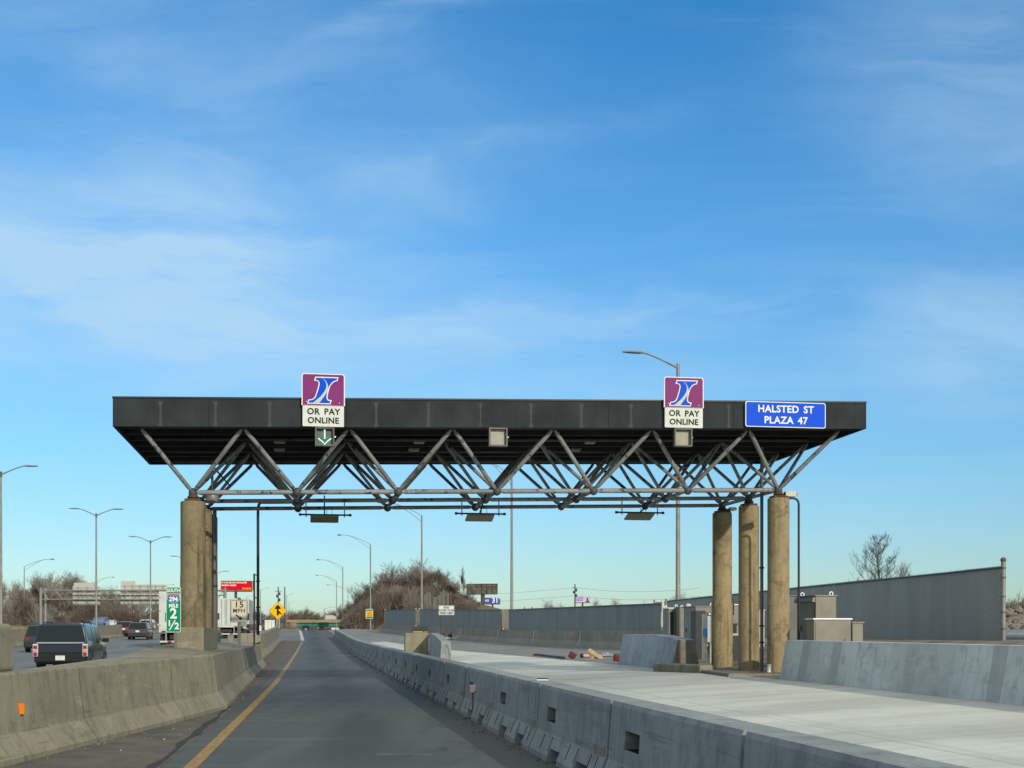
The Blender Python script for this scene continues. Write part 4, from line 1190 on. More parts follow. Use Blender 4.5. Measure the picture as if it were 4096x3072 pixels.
def soffit_lights():
    pos = ((1118, 1771, 1), (1118, 1804, 2), (1676, 1769, 1), (1656, 1803, 2), (2360, 1772, 1), (2302, 1807, 2))
    name = {1118: 'over the open lane', 1676: 'left of the middle signal', 1656: 'left of the middle signal', 2360: 'right of the middle signal', 2302: 'right of the middle signal'}
    for px, py, row in pos:
        w = 2.25 if row == 1 else 3.55
        # solve for t on the soffit underside
        k = (px-CX)/FPX
        t_ = (k*(28 + UX.y*w) - G_LOC.x - UX.x*w)/(VX.x - k*VX.y)
        o = thing('soffit_light', "%s grey light under the canopy %s" % ('front' if row == 1 else 'rear', name[px]), 'light', gl(t_, w, gz(5.765, t_)), RZ, 'lights under the canopy')
        MB().box((0, 0, 0.02), (0.26, 0.16, 0.05)).build('housing', M['lamp_grey'], o, bevel=0.006)
        MB().box((0, 0, -0.012), (0.22, 0.12, 0.012)).build('lens', M['cab_light'], o)
soffit_lights()

# ------------------------------------------------------------------ signs and signals on the canopy
def emblem_sign(t_, lab):
    z0 = gz(5.775, t_)
    o = thing('toll_sign', lab, 'sign', gl(t_, -0.10, z0), RZ, 'purple toll signs on the canopy')
    MB().box((0, 0.075, 0.55), (0.5, 0.05, 0.9)).build('bracket', M['steel'], o)
    tp = MB().prism(rrect(-0.44, 0.0, 0.44, 0.442, 0.02), 0.0, 0.02).build('text_panel', M['dwhite'], o)
    text("OR  PAY", 0.185, M['ink'], tp, 0.005, 0.315, name='lettering', bold=0.0035, spacing=1.06, word=0.75)
    text("ONLINE", 0.180, M['ink'], tp, 0.0, 0.125, name='lettering', bold=0.0035, spacing=1.04)
    ep = MB().prism([(-0.462, 0.448), (0.462, 0.448)] + [(x, z) for x, z in rrect(-0.457, 0.448, 0.457, 1.135, 0.05)[5:15]], -0.004, 0.016).build('emblem_panel', M['white'], o)
    pur = MB().prism([(-0.437, 0.455), (0.437, 0.455)] + rrect(-0.437, 0.455, 0.437, 1.115, 0.04)[5:15], -0.008, -0.0045).build('emblem_field', M['purple'], ep)
    s = 0.914/880.0
    def q(pts): return [((x-605)*s, 0.448 + (722-y)*s) for x, y in pts]
    outer = [(440,128),(918,128),(893,212),(868,213),(825,230),(782,268),(748,318),(726,380),(702,470),(690,545),(694,572),(712,596),(740,606),(778,605),(752,692),(272,690),(300,605),(345,601),(385,588),(418,562),(440,525),(452,490),(480,400),(500,320),(510,270),(505,243),(492,226),(472,215),(445,213),(415,213)]
    inner = [(458,150),(890,150),(876,192),(856,194),(808,214),(764,256),(728,312),(704,376),(681,468),(668,545),(672,582),(694,612),(732,626),(750,627),(738,672),(300,670),(316,624),(350,620),(398,604),(436,574),(460,534),(473,494),(502,404),(522,322),(532,272),(526,236),(508,212),(480,197),(446,195)]
    road = [(562,148),(600,165),(640,198),(672,240),(695,285),(706,330),(703,380),(690,425),(660,480),(615,545),(560,620),(518,672),(378,672),(430,640),(500,580),(560,520),(610,455),(645,400),(664,350),(670,300),(662,255),(640,215),(606,176)]
    MB().lathe([(0.009, -0.012), (0.009, 0.0)], (-0.36, -0.008, 0.53), 8, 'Y').lathe([(0.009, -0.012), (0.009, 0.0)], (0.345, -0.008, 0.51), 8, 'Y').build('bolts', M['cab_lip'], ep)
    MB().prism(q(outer), -0.0115, -0.0085).build('emblem_outline', M['white'], ep)
    MB().prism(q(inner), -0.015, -0.012).build('emblem_letter', M['logo_blue'], ep)
    MB().prism(q(road), -0.0185, -0.0155).build('emblem_road', M['emblem_grey'], ep)
emblem_sign(0.0, "purple and white toll sign above the lit green arrow")
emblem_sign(8.0, "purple and white toll sign in front of the tall light pole")
def plaza_sign():
    t_ = 10.40
    o = thing('plaza_sign', "blue sign with white letters at the right end of canopy", 'sign', gl(t_, -0.08, gz(5.78, t_)), RZ)
    MB().box((0, 0.055, 0.3), (1.2, 0.05, 0.4)).build('bracket', M['steel'], o)
    p = MB().prism(rrect(-0.955, 0.01, 0.955, 0.590, 0.05), 0.0, 0.02).build('panel', M['white'], o)
    MB().prism(rrect(-0.935, 0.03, 0.935, 0.570, 0.04), -0.004, -0.0006).build('field', M['sign_blue'], p)
    text("HALSTED  ST", 0.225, M['white'], p, 0.0, 0.418, y=-0.0075, bold=0.006, spacing=1.05, word=0.75)
    text("PLAZA  47", 0.225, M['white'], p, 0.0, 0.165, y=-0.0075, bold=0.006, spacing=1.05, word=0.75)
plaza_sign()
def signals():
    for t_, lit, lab in ((0.03, True, "square lane signal showing a lit green arrow"), (3.80, False, "blank square lane signal under the middle of the canopy"), (8.0, False, "blank square lane signal below the right purple sign")):
        o = thing('lane_signal', lab, 'lane signal', gl(t_, 0.02, gz(5.365, t_)), RZ, 'lane signals under the canopy')
        f = MB()
        for x, z, a, b in ((-0.19, 0.2, 0.035, 0.41), (0.19, 0.2, 0.035, 0.41), (0, 0.387, 0.345, 0.035), (0, 0.013, 0.345, 0.035)):
            f.box((x, -0.02, z), (a, 0.16, b))
        f.build('frame', M['signal_frame'], o, bevel=0.004)
        MB().box((0, 0.05, 0.2), (0.345, 0.10, 0.339)).build('face', M['signal_frame'] if lit else M['signal_face'], o)
        MB().tube((0.02, 0.05, 0.4), (0.02, 0.05, 0.62), 0.02, n=8).build('hanger', M['black'], o)
        MB().box((0.225, 0.0, 0.21), (0.03, 0.03, 0.03)).build('latch', M['cab_lip'], o)
        if lit:
            m = MB()
            pts = [(0, 0.345-0.033*i) for i in range(6)] + [(-0.125+0.031*i, 0.165-0.027*i) for i in range(4)] + [(0.125-0.031*i, 0.165-0.027*i) for i in range(4)] + [(0, 0.056)]
            for x, z in pts:
                m.lathe([(0.004, -0.012), (0.012, -0.006), (0.013, 0.0)], (x, -0.003, z), 8, 'Y')
            m.build('lit_arrow', M['led'], o)
signals()
def antennas():
    for k, (t_, lab, tilt) in enumerate(((0.1, "grey antenna box hanging over the open lane", 0.0), (3.97, "grey antenna box hanging under the middle of the truss", 4.0), (8.1, "grey antenna box hanging near the right columns", -3.0))):
        w = 4.2
        z = gz(4.265, t_) - 0.03
        o = thing('antenna_unit', lab, 'antenna', gl(t_, w, z), RZ, 'antenna boxes under the truss')
        MB().tube((-0.62, 0, 0.02), (0.62, 0, 0.02), 0.022, n=10).build('pipe', M['black'], o)
        for s in (-1, 1):
            MB().lathe([(0.034, s*0.615-0.03), (0.034, s*0.615+0.03)], (0, 0, 0.02), 10, 'X').build('end_cap', M['black'], o)
            MB().beam((0.47*s, 0, -0.04), (0.47*s, 0, 0.42), 0.028, 0.012).build('strap', M['steel'], o)
        b = MB().box((-0.02, -0.03, -0.085), (0.69, 0.46, 0.05), 0, R(-14)).box((-0.02, 0.02, -0.05), (0.60, 0.36, 0.03), 0, R(-14))
        b.build('antenna_box', M['cab'], o, bevel=0.01)
        MB().beam((-0.02, 0, 0.0), (-0.02 + (0.0, 0.10, 0.45)[k], 0.0 if k == 0 else -0.4, 0.50), 0.032, 0.03).build('stem', M['black'], o)
        lp = [Vector((0.10+0.07*math.cos(a), 0.02, 0.09+0.12*math.sin(a))) for a in [R(-60+30*i) for i in range(10)]]
        MB().pipe(lp, 0.006, 6).build('cable', M['black'], o)
antennas()
# ------------------------------------------------------------------ signs along the road
def speed_sign():
    p = P(956, 2587, 35.0)
    o = thing('speed_sign', "white speed sign with a down-right arrow on the median", 'sign', p, RZ)
    MB().box((0, 0.05, 0.65), (0.085, 0.06, 1.35)).build('post', M['pole_dark'], o)
    w, h, z0 = 0.228, 0.61, 0.655
    b = MB().prism(rrect(-w, z0, w, z0+h, 0.03), 0.0, 0.012).build('panel', M['ink'], o)
    MB().prism(rrect(-w+0.004, z0+0.004, w-0.004, z0+h-0.004, 0.028), -0.003, -0.0005).build('face', M['cream'], b)
    f = MB()
    # black border line
    for x, z, a, c in ((-w+0.018, z0+h/2, 0.009, h-0.075), (w-0.018, z0+h/2, 0.009, h-0.075), (0, z0+0.018, 2*w-0.075, 0.009), (0, z0+h-0.018, 2*w-0.075, 0.009)):
        f.box((x, -0.005, z), (a, 0.003, c))
    f.build('border', M['ink'], b)
    text("15", 0.235, M['ink'], b, 0.0, z0+0.475, y=-0.006, bold=0.003, spacing=1.1)
    text("MPH", 0.155, M['ink'], b, 0.0, z0+0.31, y=-0.006, bold=0.001, spacing=1.1)
    ax, az, bx, bz = -0.085, z0+0.205, 0.085, z0+0.075
    d = Vector((bx-ax, bz-az)).normalized(); n = Vector((-d.y, d.x))
    def pt(t, s): return (ax + d.x*t + n.x*s, az + d.y*t + n.y*s)
    L = math.hypot(bx-ax, bz-az)
    MB().prism([pt(0, -0.017), pt(L-0.075, -0.017), pt(L-0.085, -0.055), pt(L, 0), pt(L-0.085, 0.055), pt(L-0.075, 0.017), pt(0, 0.017)], -0.007, -0.004).build('arrow', M['ink'], b)
speed_sign()
def mile_sign():
    p = P(694, 2588, 27.3)
    o = thing('mile_sign', "tall green mile marker sign in front of the left columns", 'sign', p, RZ)
    k = 27.3/FPX
    w = 58*k/2; zt = (2588-2348)*k; zb = (2588-2529)*k
    H = zt-zb
    MB().box((0.03, 0.05, 0.6), (0.05, 0.05, 1.25)).build('post', M['pole_dark'], o)
    b = MB().prism(rrect(-w, zb, w, zt, 0.03), 0, 0.012).build('panel', M['dwhite'], o)
    MB().prism(rrect(-w+0.011, zb+0.011, w-0.011, zt-0.011, 0.025), -0.003, -0.0005).build('field', M['sign_green'], b)
    def zz(y): return zt - (y-190)/(1450-190)*H          # from the close-up of the sign
    text("SOUTH", 0.1004, M['white'], b, 0, zz(290), y=-0.006, bold=0.003, sx=0.80)
    text("MILE", 0.1060, M['white'], b, 0, zz(717), y=-0.006, bold=0.004, sx=0.88)
    text("2", 0.2971, M['white'], b, 0, zz(940), y=-0.006, bold=0.008, sx=0.97)
    text("1", 0.1606, M['white'], b, -0.084, zz(1205), y=-0.006, bold=0.006)
    text("2", 0.1887, M['white'], b, 0.068, zz(1285), y=-0.006, bold=0.006)
    MB().prism([(-0.095, zz(1390)), (-0.070, zz(1390)), (0.048, zz(1105)), (0.023, zz(1105))], -0.007, -0.004).build('lettering', M['white'], b)
    # route shield
    def sh(s):
        pts = []
        zc = zz(500)
        top = [(-0.85, 0.98), (-0.45, 0.86), (0, 0.95), (0.45, 0.86), (0.85, 0.98)]
        side = [(1.0, 0.55), (1.02, 0.10), (0.86, -0.38), (0.5, -0.75), (0.0, -1.0)]
        for x, z in side[::-1]: pts.append((-x, z))
        pts = [(x, z) for x, z in side[::-1]] + [(x, z) for x, z in top[::-1]] + [(-x, z) for x, z in side[:-1]]
        return [(x*s*0.135, zc + z*s*0.108) for x, z in pts]
    MB().prism(sh(1.0), -0.007, -0.004).build('shield_outline', M['white'], b)
    MB().prism(sh(0.93), -0.0105, -0.0075).build('shield_field', M['shield_blue'], b)
    zc = zz(500)
    MB().prism([(-0.120, zc+0.044), (0.120, zc+0.044), (0.106, zc+0.094), (0.056, zc+0.083), (0, zc+0.091), (-0.056, zc+0.083), (-0.106, zc+0.094)], -0.0135, -0.011).build('shield_band', M['shield_red'], b)
    text("294", 0.1245, M['white'], b, 0, zc-0.025, y=-0.014, bold=0.005, sx=0.92)
mile_sign()
def merge_sign():
    d = 121.0
    c = P(1111, 2443, d)
    zg = hz(d) + 1.1
    o = thing('merge_sign', "yellow diamond sign with a black merging arrow", 'sign', (c.x, c.y, zg), RZ)
    h = 36.3*d/FPX*1.0
    zc = c.z - zg
    b = MB().prism([(0, zc-h), (h, zc), (0, zc+h), (-h, zc)], 0, 0.015).build('panel', M['ink'], o)
    MB().prism([(0, zc-h*0.965), (h*0.965, zc), (0, zc+h*0.965), (-h*0.965, zc)], -0.004, -0.001).build('face', M['sign_yellow'], b)
    s = h/100.0
    pts = [(-12, -52), (8, -52), (8, -28), (26, -42), (38, -42), (36, -30), (10, 0), (6, 22), (22, 18), (34, 24), (4, 66), (-3, 66), (-38, 24), (-24, 18), (-12, 20)]
    MB().prism([((x+2)*s, zc+z*s) for x, z in pts], -0.009, -0.0055).build('arrow', M['ink'], b)
    MB().box((-0.07, 0.06, (zc-h*0.4)/2), (0.11, 0.08, zc-h*0.2)).box((0.14, 0.06, (zc-h*0.6)/2), (0.11, 0.08, zc-h*0.6)).build('post', M['steel'], o)
merge_sign()
def end_sign():
    d = 97.0
    a, b_ = P(1755, 2460, d), P(1817, 2460, d)
    w = (b_.x-a.x)/2
    zg = Z_(2548, d)
    o = thing('work_zone_sign', "white sign on two dark posts before the slatted fence", 'sign', ((a.x+b_.x)/2, d, zg), R(4))
    z0 = Z_(2460, d)-zg; z1 = Z_(2422.5, d)-zg
    for x, z2 in ((-w*0.72, -0.1), (w*0.62, -0.28)):
        MB().box((x, 0.06, (z0+0.4+z2)/2), (0.085, 0.07, z0+0.4-z2)).build('post', M['rust'], o)
    p = MB().prism(rrect(-w, z0, w, z1, 0.03), 0, 0.02).build('panel', M['dwhite'], o)
    f = MB()
    for x, z, aa, c in ((-w+0.03, (z0+z1)/2, 0.014, z1-z0-0.06), (w-0.03, (z0+z1)/2, 0.014, z1-z0-0.06), (0, z0+0.03, 2*w-0.06, 0.014), (0, z1-0.03, 2*w-0.06, 0.014)):
        f.box((x, -0.004, z), (aa, 0.004, c))
    f.build('border', M['steel'], p)
    h = z1-z0
    for s, zz in (("END", 0.78), ("WORK ZONE", 0.48), ("SPEED LIMIT", 0.19)):
        text(s, 0.215, M['ink'], p, 0, z0+h*zz, y=-0.006, bold=0.004, sx=0.86 if len(s) > 4 else 1.0)
    for x in (-0.28, 0.25):
        MB().lathe([(0.12, 0.0), (0.17, 0.08), (0.15, 0.20), (0.07, 0.26)], (x, -0.05, 0.0), 10).build('sandbag', M['rubber'], o)
    MB().beam((-0.55, -0.15, -0.02), (0.75, -0.25, -0.10), 0.09, 0.06).beam((0.3, -0.1, -0.2), (0.85, -0.3, 0.02), 0.09, 0.05).build('skid', M['cream'], o)
end_sign()
def diamond_backs():
    # grey white boards beyond the left wall
    d = 120.0
    for lab, px0, px1, py0, py1 in (("grey white board standing beyond the left barrier wall", 1059, 1099, 2480, 2520), ("small white cabinet beside the grey white board", 1034, 1046, 2502, 2524)):
        a = P(px0, py1, d); w = (px1-px0)*d/FPX; h = (py1-py0)*d/FPX
        o = thing('roadside_board' if w > 0.5 else 'small_cabinet', lab, 'board' if w > 0.5 else 'cabinet', (a.x+w/2, d, a.z), RZ)
        n = 3 if w > 0.5 else 1
        for i in range(n):
            MB().box((-w/2+w/n*(i+0.5), 0.05, h/2), (w/n-0.02, 0.08, h)).build('panel', M['dwhite'], o)
        MB().box((-w*0.3, 0.14, h/2-0.5), (0.07, 0.07, h+1.0)).box((w*0.3, 0.14, h/2-0.5), (0.07, 0.07, h+1.0)).build('frame', M['steel'], o)
diamond_backs()

# ------------------------------------------------------------------ light poles
def light_pole(lab, px, d, zbase, ztop, arms, r=0.10, style='led', name='light_pole', grp=None, cat='light pole'):
    """arms: list of (reach along the view's x in metres, rise)"""
    o = thing(name, lab, cat, (X_(px, d), d, zbase), RZ, grp)
    H = ztop - zbase
    MB().pipe([(0, 0, -0.3), (0, 0, 0.02), (0, 0, 0.3), (0, 0, H)], [r*1.35, r*1.35, r, r*0.68], 12).build('pole', M['pole'], o)
    for reach, rise in arms:
        s = 1 if reach > 0 else -1
        L = abs(reach)
        if style == 'led':
            pts = [(0, 0, H-0.12)]
            for i in range(1, 9):
                u = i/8
                pts.append((s*L*0.66*u, 0, H-0.12 + (rise)*(1-(1-u)**1.25)))
            a = MB().pipe(pts, [0.055]*3 + [0.045]*6, 8)
            a.tube((0, 0, H-0.30), (0, 0, H+0.10), 0.085, n=10)
            a.build('arm', M['pole'], o)
            x0 = s*L*0.62
            z = H-0.12+rise
            b = MB()
            yy = 0.0
            prof = [(0.0, 0.06, 0.05), (0.22, 0.13, 0.085), (0.55, 0.17, 0.075), (0.9, 0.15, 0.05), (L*0.40, 0.09, 0.03)]
            vs = []
            for q, hw, th in prof:
                vs += [(x0+s*q, -hw, z-0.02), (x0+s*q, -hw*0.6, z+th*0.8), (x0+s*q, hw*0.6, z+th*0.8), (x0+s*q, hw, z-0.02), (x0+s*q, hw*0.7, z-th*0.8), (x0+s*q, -hw*0.7, z-th*0.8)]
            fs = [(6*i+k, 6*i+(k+1) % 6, 6*i+6+(k+1) % 6, 6*i+6+k) for i in range(4) for k in range(6)] + [tuple(range(6)), tuple(range(29, 23, -1))]
            b.add(vs, fs)
            b.build('lamp', M['lamp_grey'], o)
        else:
            top = []; bot = []
            for i in range(9):
                u = i/8
                zt = H - 0.05 + rise*(1-(1-u)**1.7)
                top.append((s*L*0.82*u, 0, zt))
                bot.append((s*L*0.72*u, 0, H - 0.75 + (rise+0.72)*(1-(1-u)**1.35)))
            top.append((s*L*0.90, 0, H-0.05+rise*1.01))
            a = MB().pipe(top, 0.036, 7).pipe(bot, 0.030, 7)
            a.tube((s*L*0.40, 0, H-0.05+rise*(1-(1-0.49)**1.7)), (s*L*0.40, 0, H-0.75+(rise+0.72)*(1-(1-0.555)**1.35)), 0.022, n=6)
            a.build('arm', M['pole'], o)
            z = H-0.05+rise
            MB().pipe([(s*L*0.86, 0, z), (s*L*0.90, 0, z+0.03), (s*L*0.97, 0, z+0.02), (s*L, 0, z-0.03)], [0.06, 0.13, 0.15, 0.05], 10).build('lamp', M['lamp_grey'], o)
    return o
def all_poles():
    g1 = 'double armed light poles along the median wall'
    for i, (px, d, pyt) in enumerate(((4, 91.4, 1892), (385, 123, 2058), (602, 154, 2165), (752, 186, 2240), (856, 217, 2297))):
        lab = ["light pole at the left edge of the view with one arm showing", "nearer double armed light pole on the median wall",
               "double armed light pole near the green mile sign", "light pole behind the left columns showing only its left lamp", "farthest double armed light pole right of the columns"][i]
        zb = hz(d)+1.28
        light_pole(lab, px, d, zb, Z_(pyt, d), [(-2.45, 0.66), (2.45, 0.66)], 0.10, 'led', grp=g1)
    g2 = 'light poles on the far side of the opposing highway'
    for i, (px, d, pyt, pyb) in enumerate(((97, 229, 2266, 2515), (378, 345, 2328, 2505), (640, 480, 2352, 2500))):
        lab = ["thin truss armed light pole at the far left before the grove", "truss armed light pole half behind the nearer double pole", "distant light pole beside the sign gantry panels"][i]
        light_pole(lab, px, d, Z_(pyb, d), Z_(pyt, d), [(5.1, 1.35)], 0.11, 'truss', grp=g2)
    g3 = 'light poles on the right side of the ramp'
    rows = ((2712, 64, 1463, 1.2, [(-2.75, 0.72)], 0.125, 'led', "tall grey light pole behind the right end of the canopy"),
            (2047, 108, 1905, 1.3, [(-3.2, 1.35)], 0.13, 'truss', "tall light pole rising behind the middle of the canopy"),
            (1687, 147, 2061, 1.6, [(-5.0, 1.45)], 0.125, 'truss', "light pole in front of the wooded mound by the metal wall"),
            (1482, 197, 2177, Z_(2517, 197), [(-5.0, 1.40)], 0.13, 'truss', "light pole carrying the small yellow sign"),
            (1371, 266, 2266, 1.2, [(-5.3, 1.40)], 0.13, 'truss', "light pole at the left foot of the wooded mound"),
            (1346, 343, 2323, 0.6, [(-5.4, 1.45)], 0.13, 'truss', "light pole beside the pole at the foot of the mound"),
            (1392, 430, 2358, 0.0, [(-7.0, 1.55)], 0.13, 'truss', "distant light pole half hidden by the mound trees"))
    for px, d, pyt, zb, arms, r, st, lab in rows:
        light_pole(lab, px, d, zb, Z_(pyt, d), arms, r, st, grp=g3)
    g4 = 'distant single armed light poles left of the ramp'
    for px, d, pyt, pyb, L, lab in ((1042, 430, 2360, 2490, 3.0, "distant light pole right of the red billboard"), (1147, 500, 2382, 2496, 2.9, "distant light pole right of the two utility poles"),
                                    (985, 560, 2390, 2500, 3.2, "distant light pole peeking beside the truck trailer"), (1156, 640, 2412, 2498, 3.4, "farthest small light pole behind the merge sign"),
                                    (1297, 470, 2436, 2480, 4.0, "small light pole standing on the green bridge")):
        light_pole(lab, px, d, Z_(pyb, d), Z_(pyt, d), [(L, 0.85)], 0.16, 'led', grp=g4)
all_poles()
def pole_sign():
    d = 196.6
    a = P(1463, 2475, d); b = P(1492, 2436, d)
    w = (b.x-a.x); h = b.z-a.z
    o = thing('notice_sign', "small yellow sign with green ends on a light pole", 'sign', ((a.x+b.x)/2, d, a.z), RZ)
    p = MB().prism(rrect(-w/2, 0, w/2, h, 0.08), 0, 0.03).build('panel', M['white'], o)
    MB().prism(rrect(-w/2+0.04, h*0.04, w/2-0.04, h*0.96, 0.05), -0.01, -0.002).build('green_ends', M['sign_green'], p)
    MB().prism([(-w/2+0.04, h*0.20), (w/2-0.04, h*0.20), (w/2-0.04, h*0.80), (-w/2+0.04, h*0.80)], -0.02, -0.012).build('yellow_field', M['sign_yellow'], p)
    m = MB(); rn = random.Random(4)
    for row, z in enumerate((0.68, 0.54, 0.40, 0.28)):
        x = -w*0.3
        while x < w*0.3:
            q = rn.uniform(0.05, 0.13)
            m.box((x+q/2, -0.026, h*z), (q, 0.008, h*0.07)); x += q+0.05
    m.build('print', M['bill_post'], p)
    MB().box((0, 0.08, h/2), (0.3, 0.12, 0.12)).build('clamp', M['steel'], o)
pole_sign()
def utility_poles():
    for px, d, pyt, pyb, arms, lab in ((1113, 420, 2347, 2500, True, "utility pole with transformers above the merge sign"), (1139, 424, 2347, 2500, False, "bare utility pole beside the one with transformers"),
                                       (2300, 420, 2336, 2470, True, "utility pole beside the lilac billboard")):
        o = thing('utility_pole', lab, 'utility pole', P(px, pyb, d), RZ, 'wooden utility poles')
        h = (pyb-pyt)*d/FPX
        MB().tube((0, 0, -1), (0, 0, h), 0.26, 0.17, 8).build('pole', M['bill_post'], o)
        if arms:
            MB().beam((-1.1, 0, h*0.88), (1.1, 0, h*0.88), 0.16, 0.16).build('crossarm', M['bill_post'], o)
            for x, z in ((0.45, h*0.82), (-0.42, h*0.76), (0.45, h*0.66)):
                MB().lathe([(0.2, 0), (0.26, 0.1), (0.26, 0.8), (0.1, 0.95)], (x, 0, z-0.5), 8).build('transformer', M['bill_post'], o)
    mb = MB()
    a = Vector(P(2300, 2350, 420)); b = Vector((X_(1400, 520), 520, Z_(2382, 520)))
    for dz in (0, -2.6):
        pts = []
        for i in range(25):
            u = i/24
            q = a.lerp(b, u); q.z += dz - 6*u*(1-u)
            pts.append(q)
        mb.pipe(pts, 0.035, 5)
    a2 = P(2300, 2350, 420); b2 = P(2800, 2352, 400)
    for dz in (0, -2.6):
        mb.pipe([a2.lerp(b2, i/16) + Vector((0, 0, dz - 5*(i/16)*(1-i/16))) for i in range(17)], 0.035, 5)
    tag(mb.build('power_line', M['bill_post']), "thin overhead wires strung from the utility pole by the billboard", 'power line')
utility_poles()

# ------------------------------------------------------------------ sign gantry seen from behind
def gantry():
    d = 200.0
    k = d/FPX
    o = thing('sign_gantry', "steel highway sign gantry with two grey sign backs", 'sign gantry', (X_(174, d), d, Z_(2510, d)), 0)
    zo = Z_(2510, d)
    def l(px, py, y=0): return Vector((X_(px, d)-X_(174, d), y, Z_(py, d)-zo))
    x1 = 900
    for y in (-0.6, 0.6):
        for py, r in ((2362, 0.10), (2398, 0.10)):
            MB().tube(l(172, py, y), l(x1, py, y), r, n=8).build('chord', M['pole'], o)
    MB().tube(l(172, 2381, 0.9), l(x1, 2381, 0.9), 0.07, n=8).build('chord', M['pole'], o)
    n = 26
    for i in range(n):
        xa = 172 + (x1-172)*i/n; xb = 172 + (x1-172)*(i+1)/n
        MB().tube(l(xa, 2398 if i % 2 else 2362, -0.6), l(xb, 2362 if i % 2 else 2398, -0.6), 0.055, n=6).build('brace', M['pole'], o)
    for px in (168, 177):
        MB().tube(l(px, 2514, -0.5 if px == 168 else 0.5), l(px, 2352, -0.5 if px == 168 else 0.5), 0.24, n=10).build('post', M['pole'], o)
    MB().tube(l(x1, 2514, 0), l(x1, 2352, 0), 0.24, n=10).build('post', M['pole'], o)
    def panel(px0, px1, py0, py1, tab):
        m = MB()
        a, b = l(px0, py1, -1.0), l(px1, py0, -1.0)
        m.box(((a.x+b.x)/2, 1.05, (a.z+b.z)/2), (b.x-a.x, 0.06, b.z-a.z))
        t0, t1, ty0, ty1 = tab
        c, e = l(t0, ty1, -1.0), l(t1, ty0, -1.0)
        m.box(((c.x+e.x)/2, 1.05, (c.z+e.z)/2+0.002), (e.x-c.x, 0.06, e.z-c.z))
        p = m.build('sign_back', M['cream_back'], o)
        for i in range(6):
            z = a.z + (b.z-a.z)*(i+0.5)/6
            MB().box(((a.x+b.x)/2, 0.99, z), (b.x-a.x-0.1, 0.05, 0.05)).build('stiffener', M['steel'], p)
        q = int((px1-px0)/28)
        for i in range(q):
            x = a.x + (b.x-a.x)*(i+0.6)/q
            MB().box((x, 0.93, (a.z+b.z)/2), (0.09, 0.06, b.z-a.z-0.15)).build('upright', M['steel'], p)
    panel(282, 392, 2344, 2420, (286, 368, 2330, 2344))
    panel(474, 658, 2337, 2420, (476, 533, 2323, 2337))
M['cream_back'] = plain('sign_back_sheet', (0.50, 0.48, 0.40), 0.5, 0.2, 0.08, 0.5)
gantry()

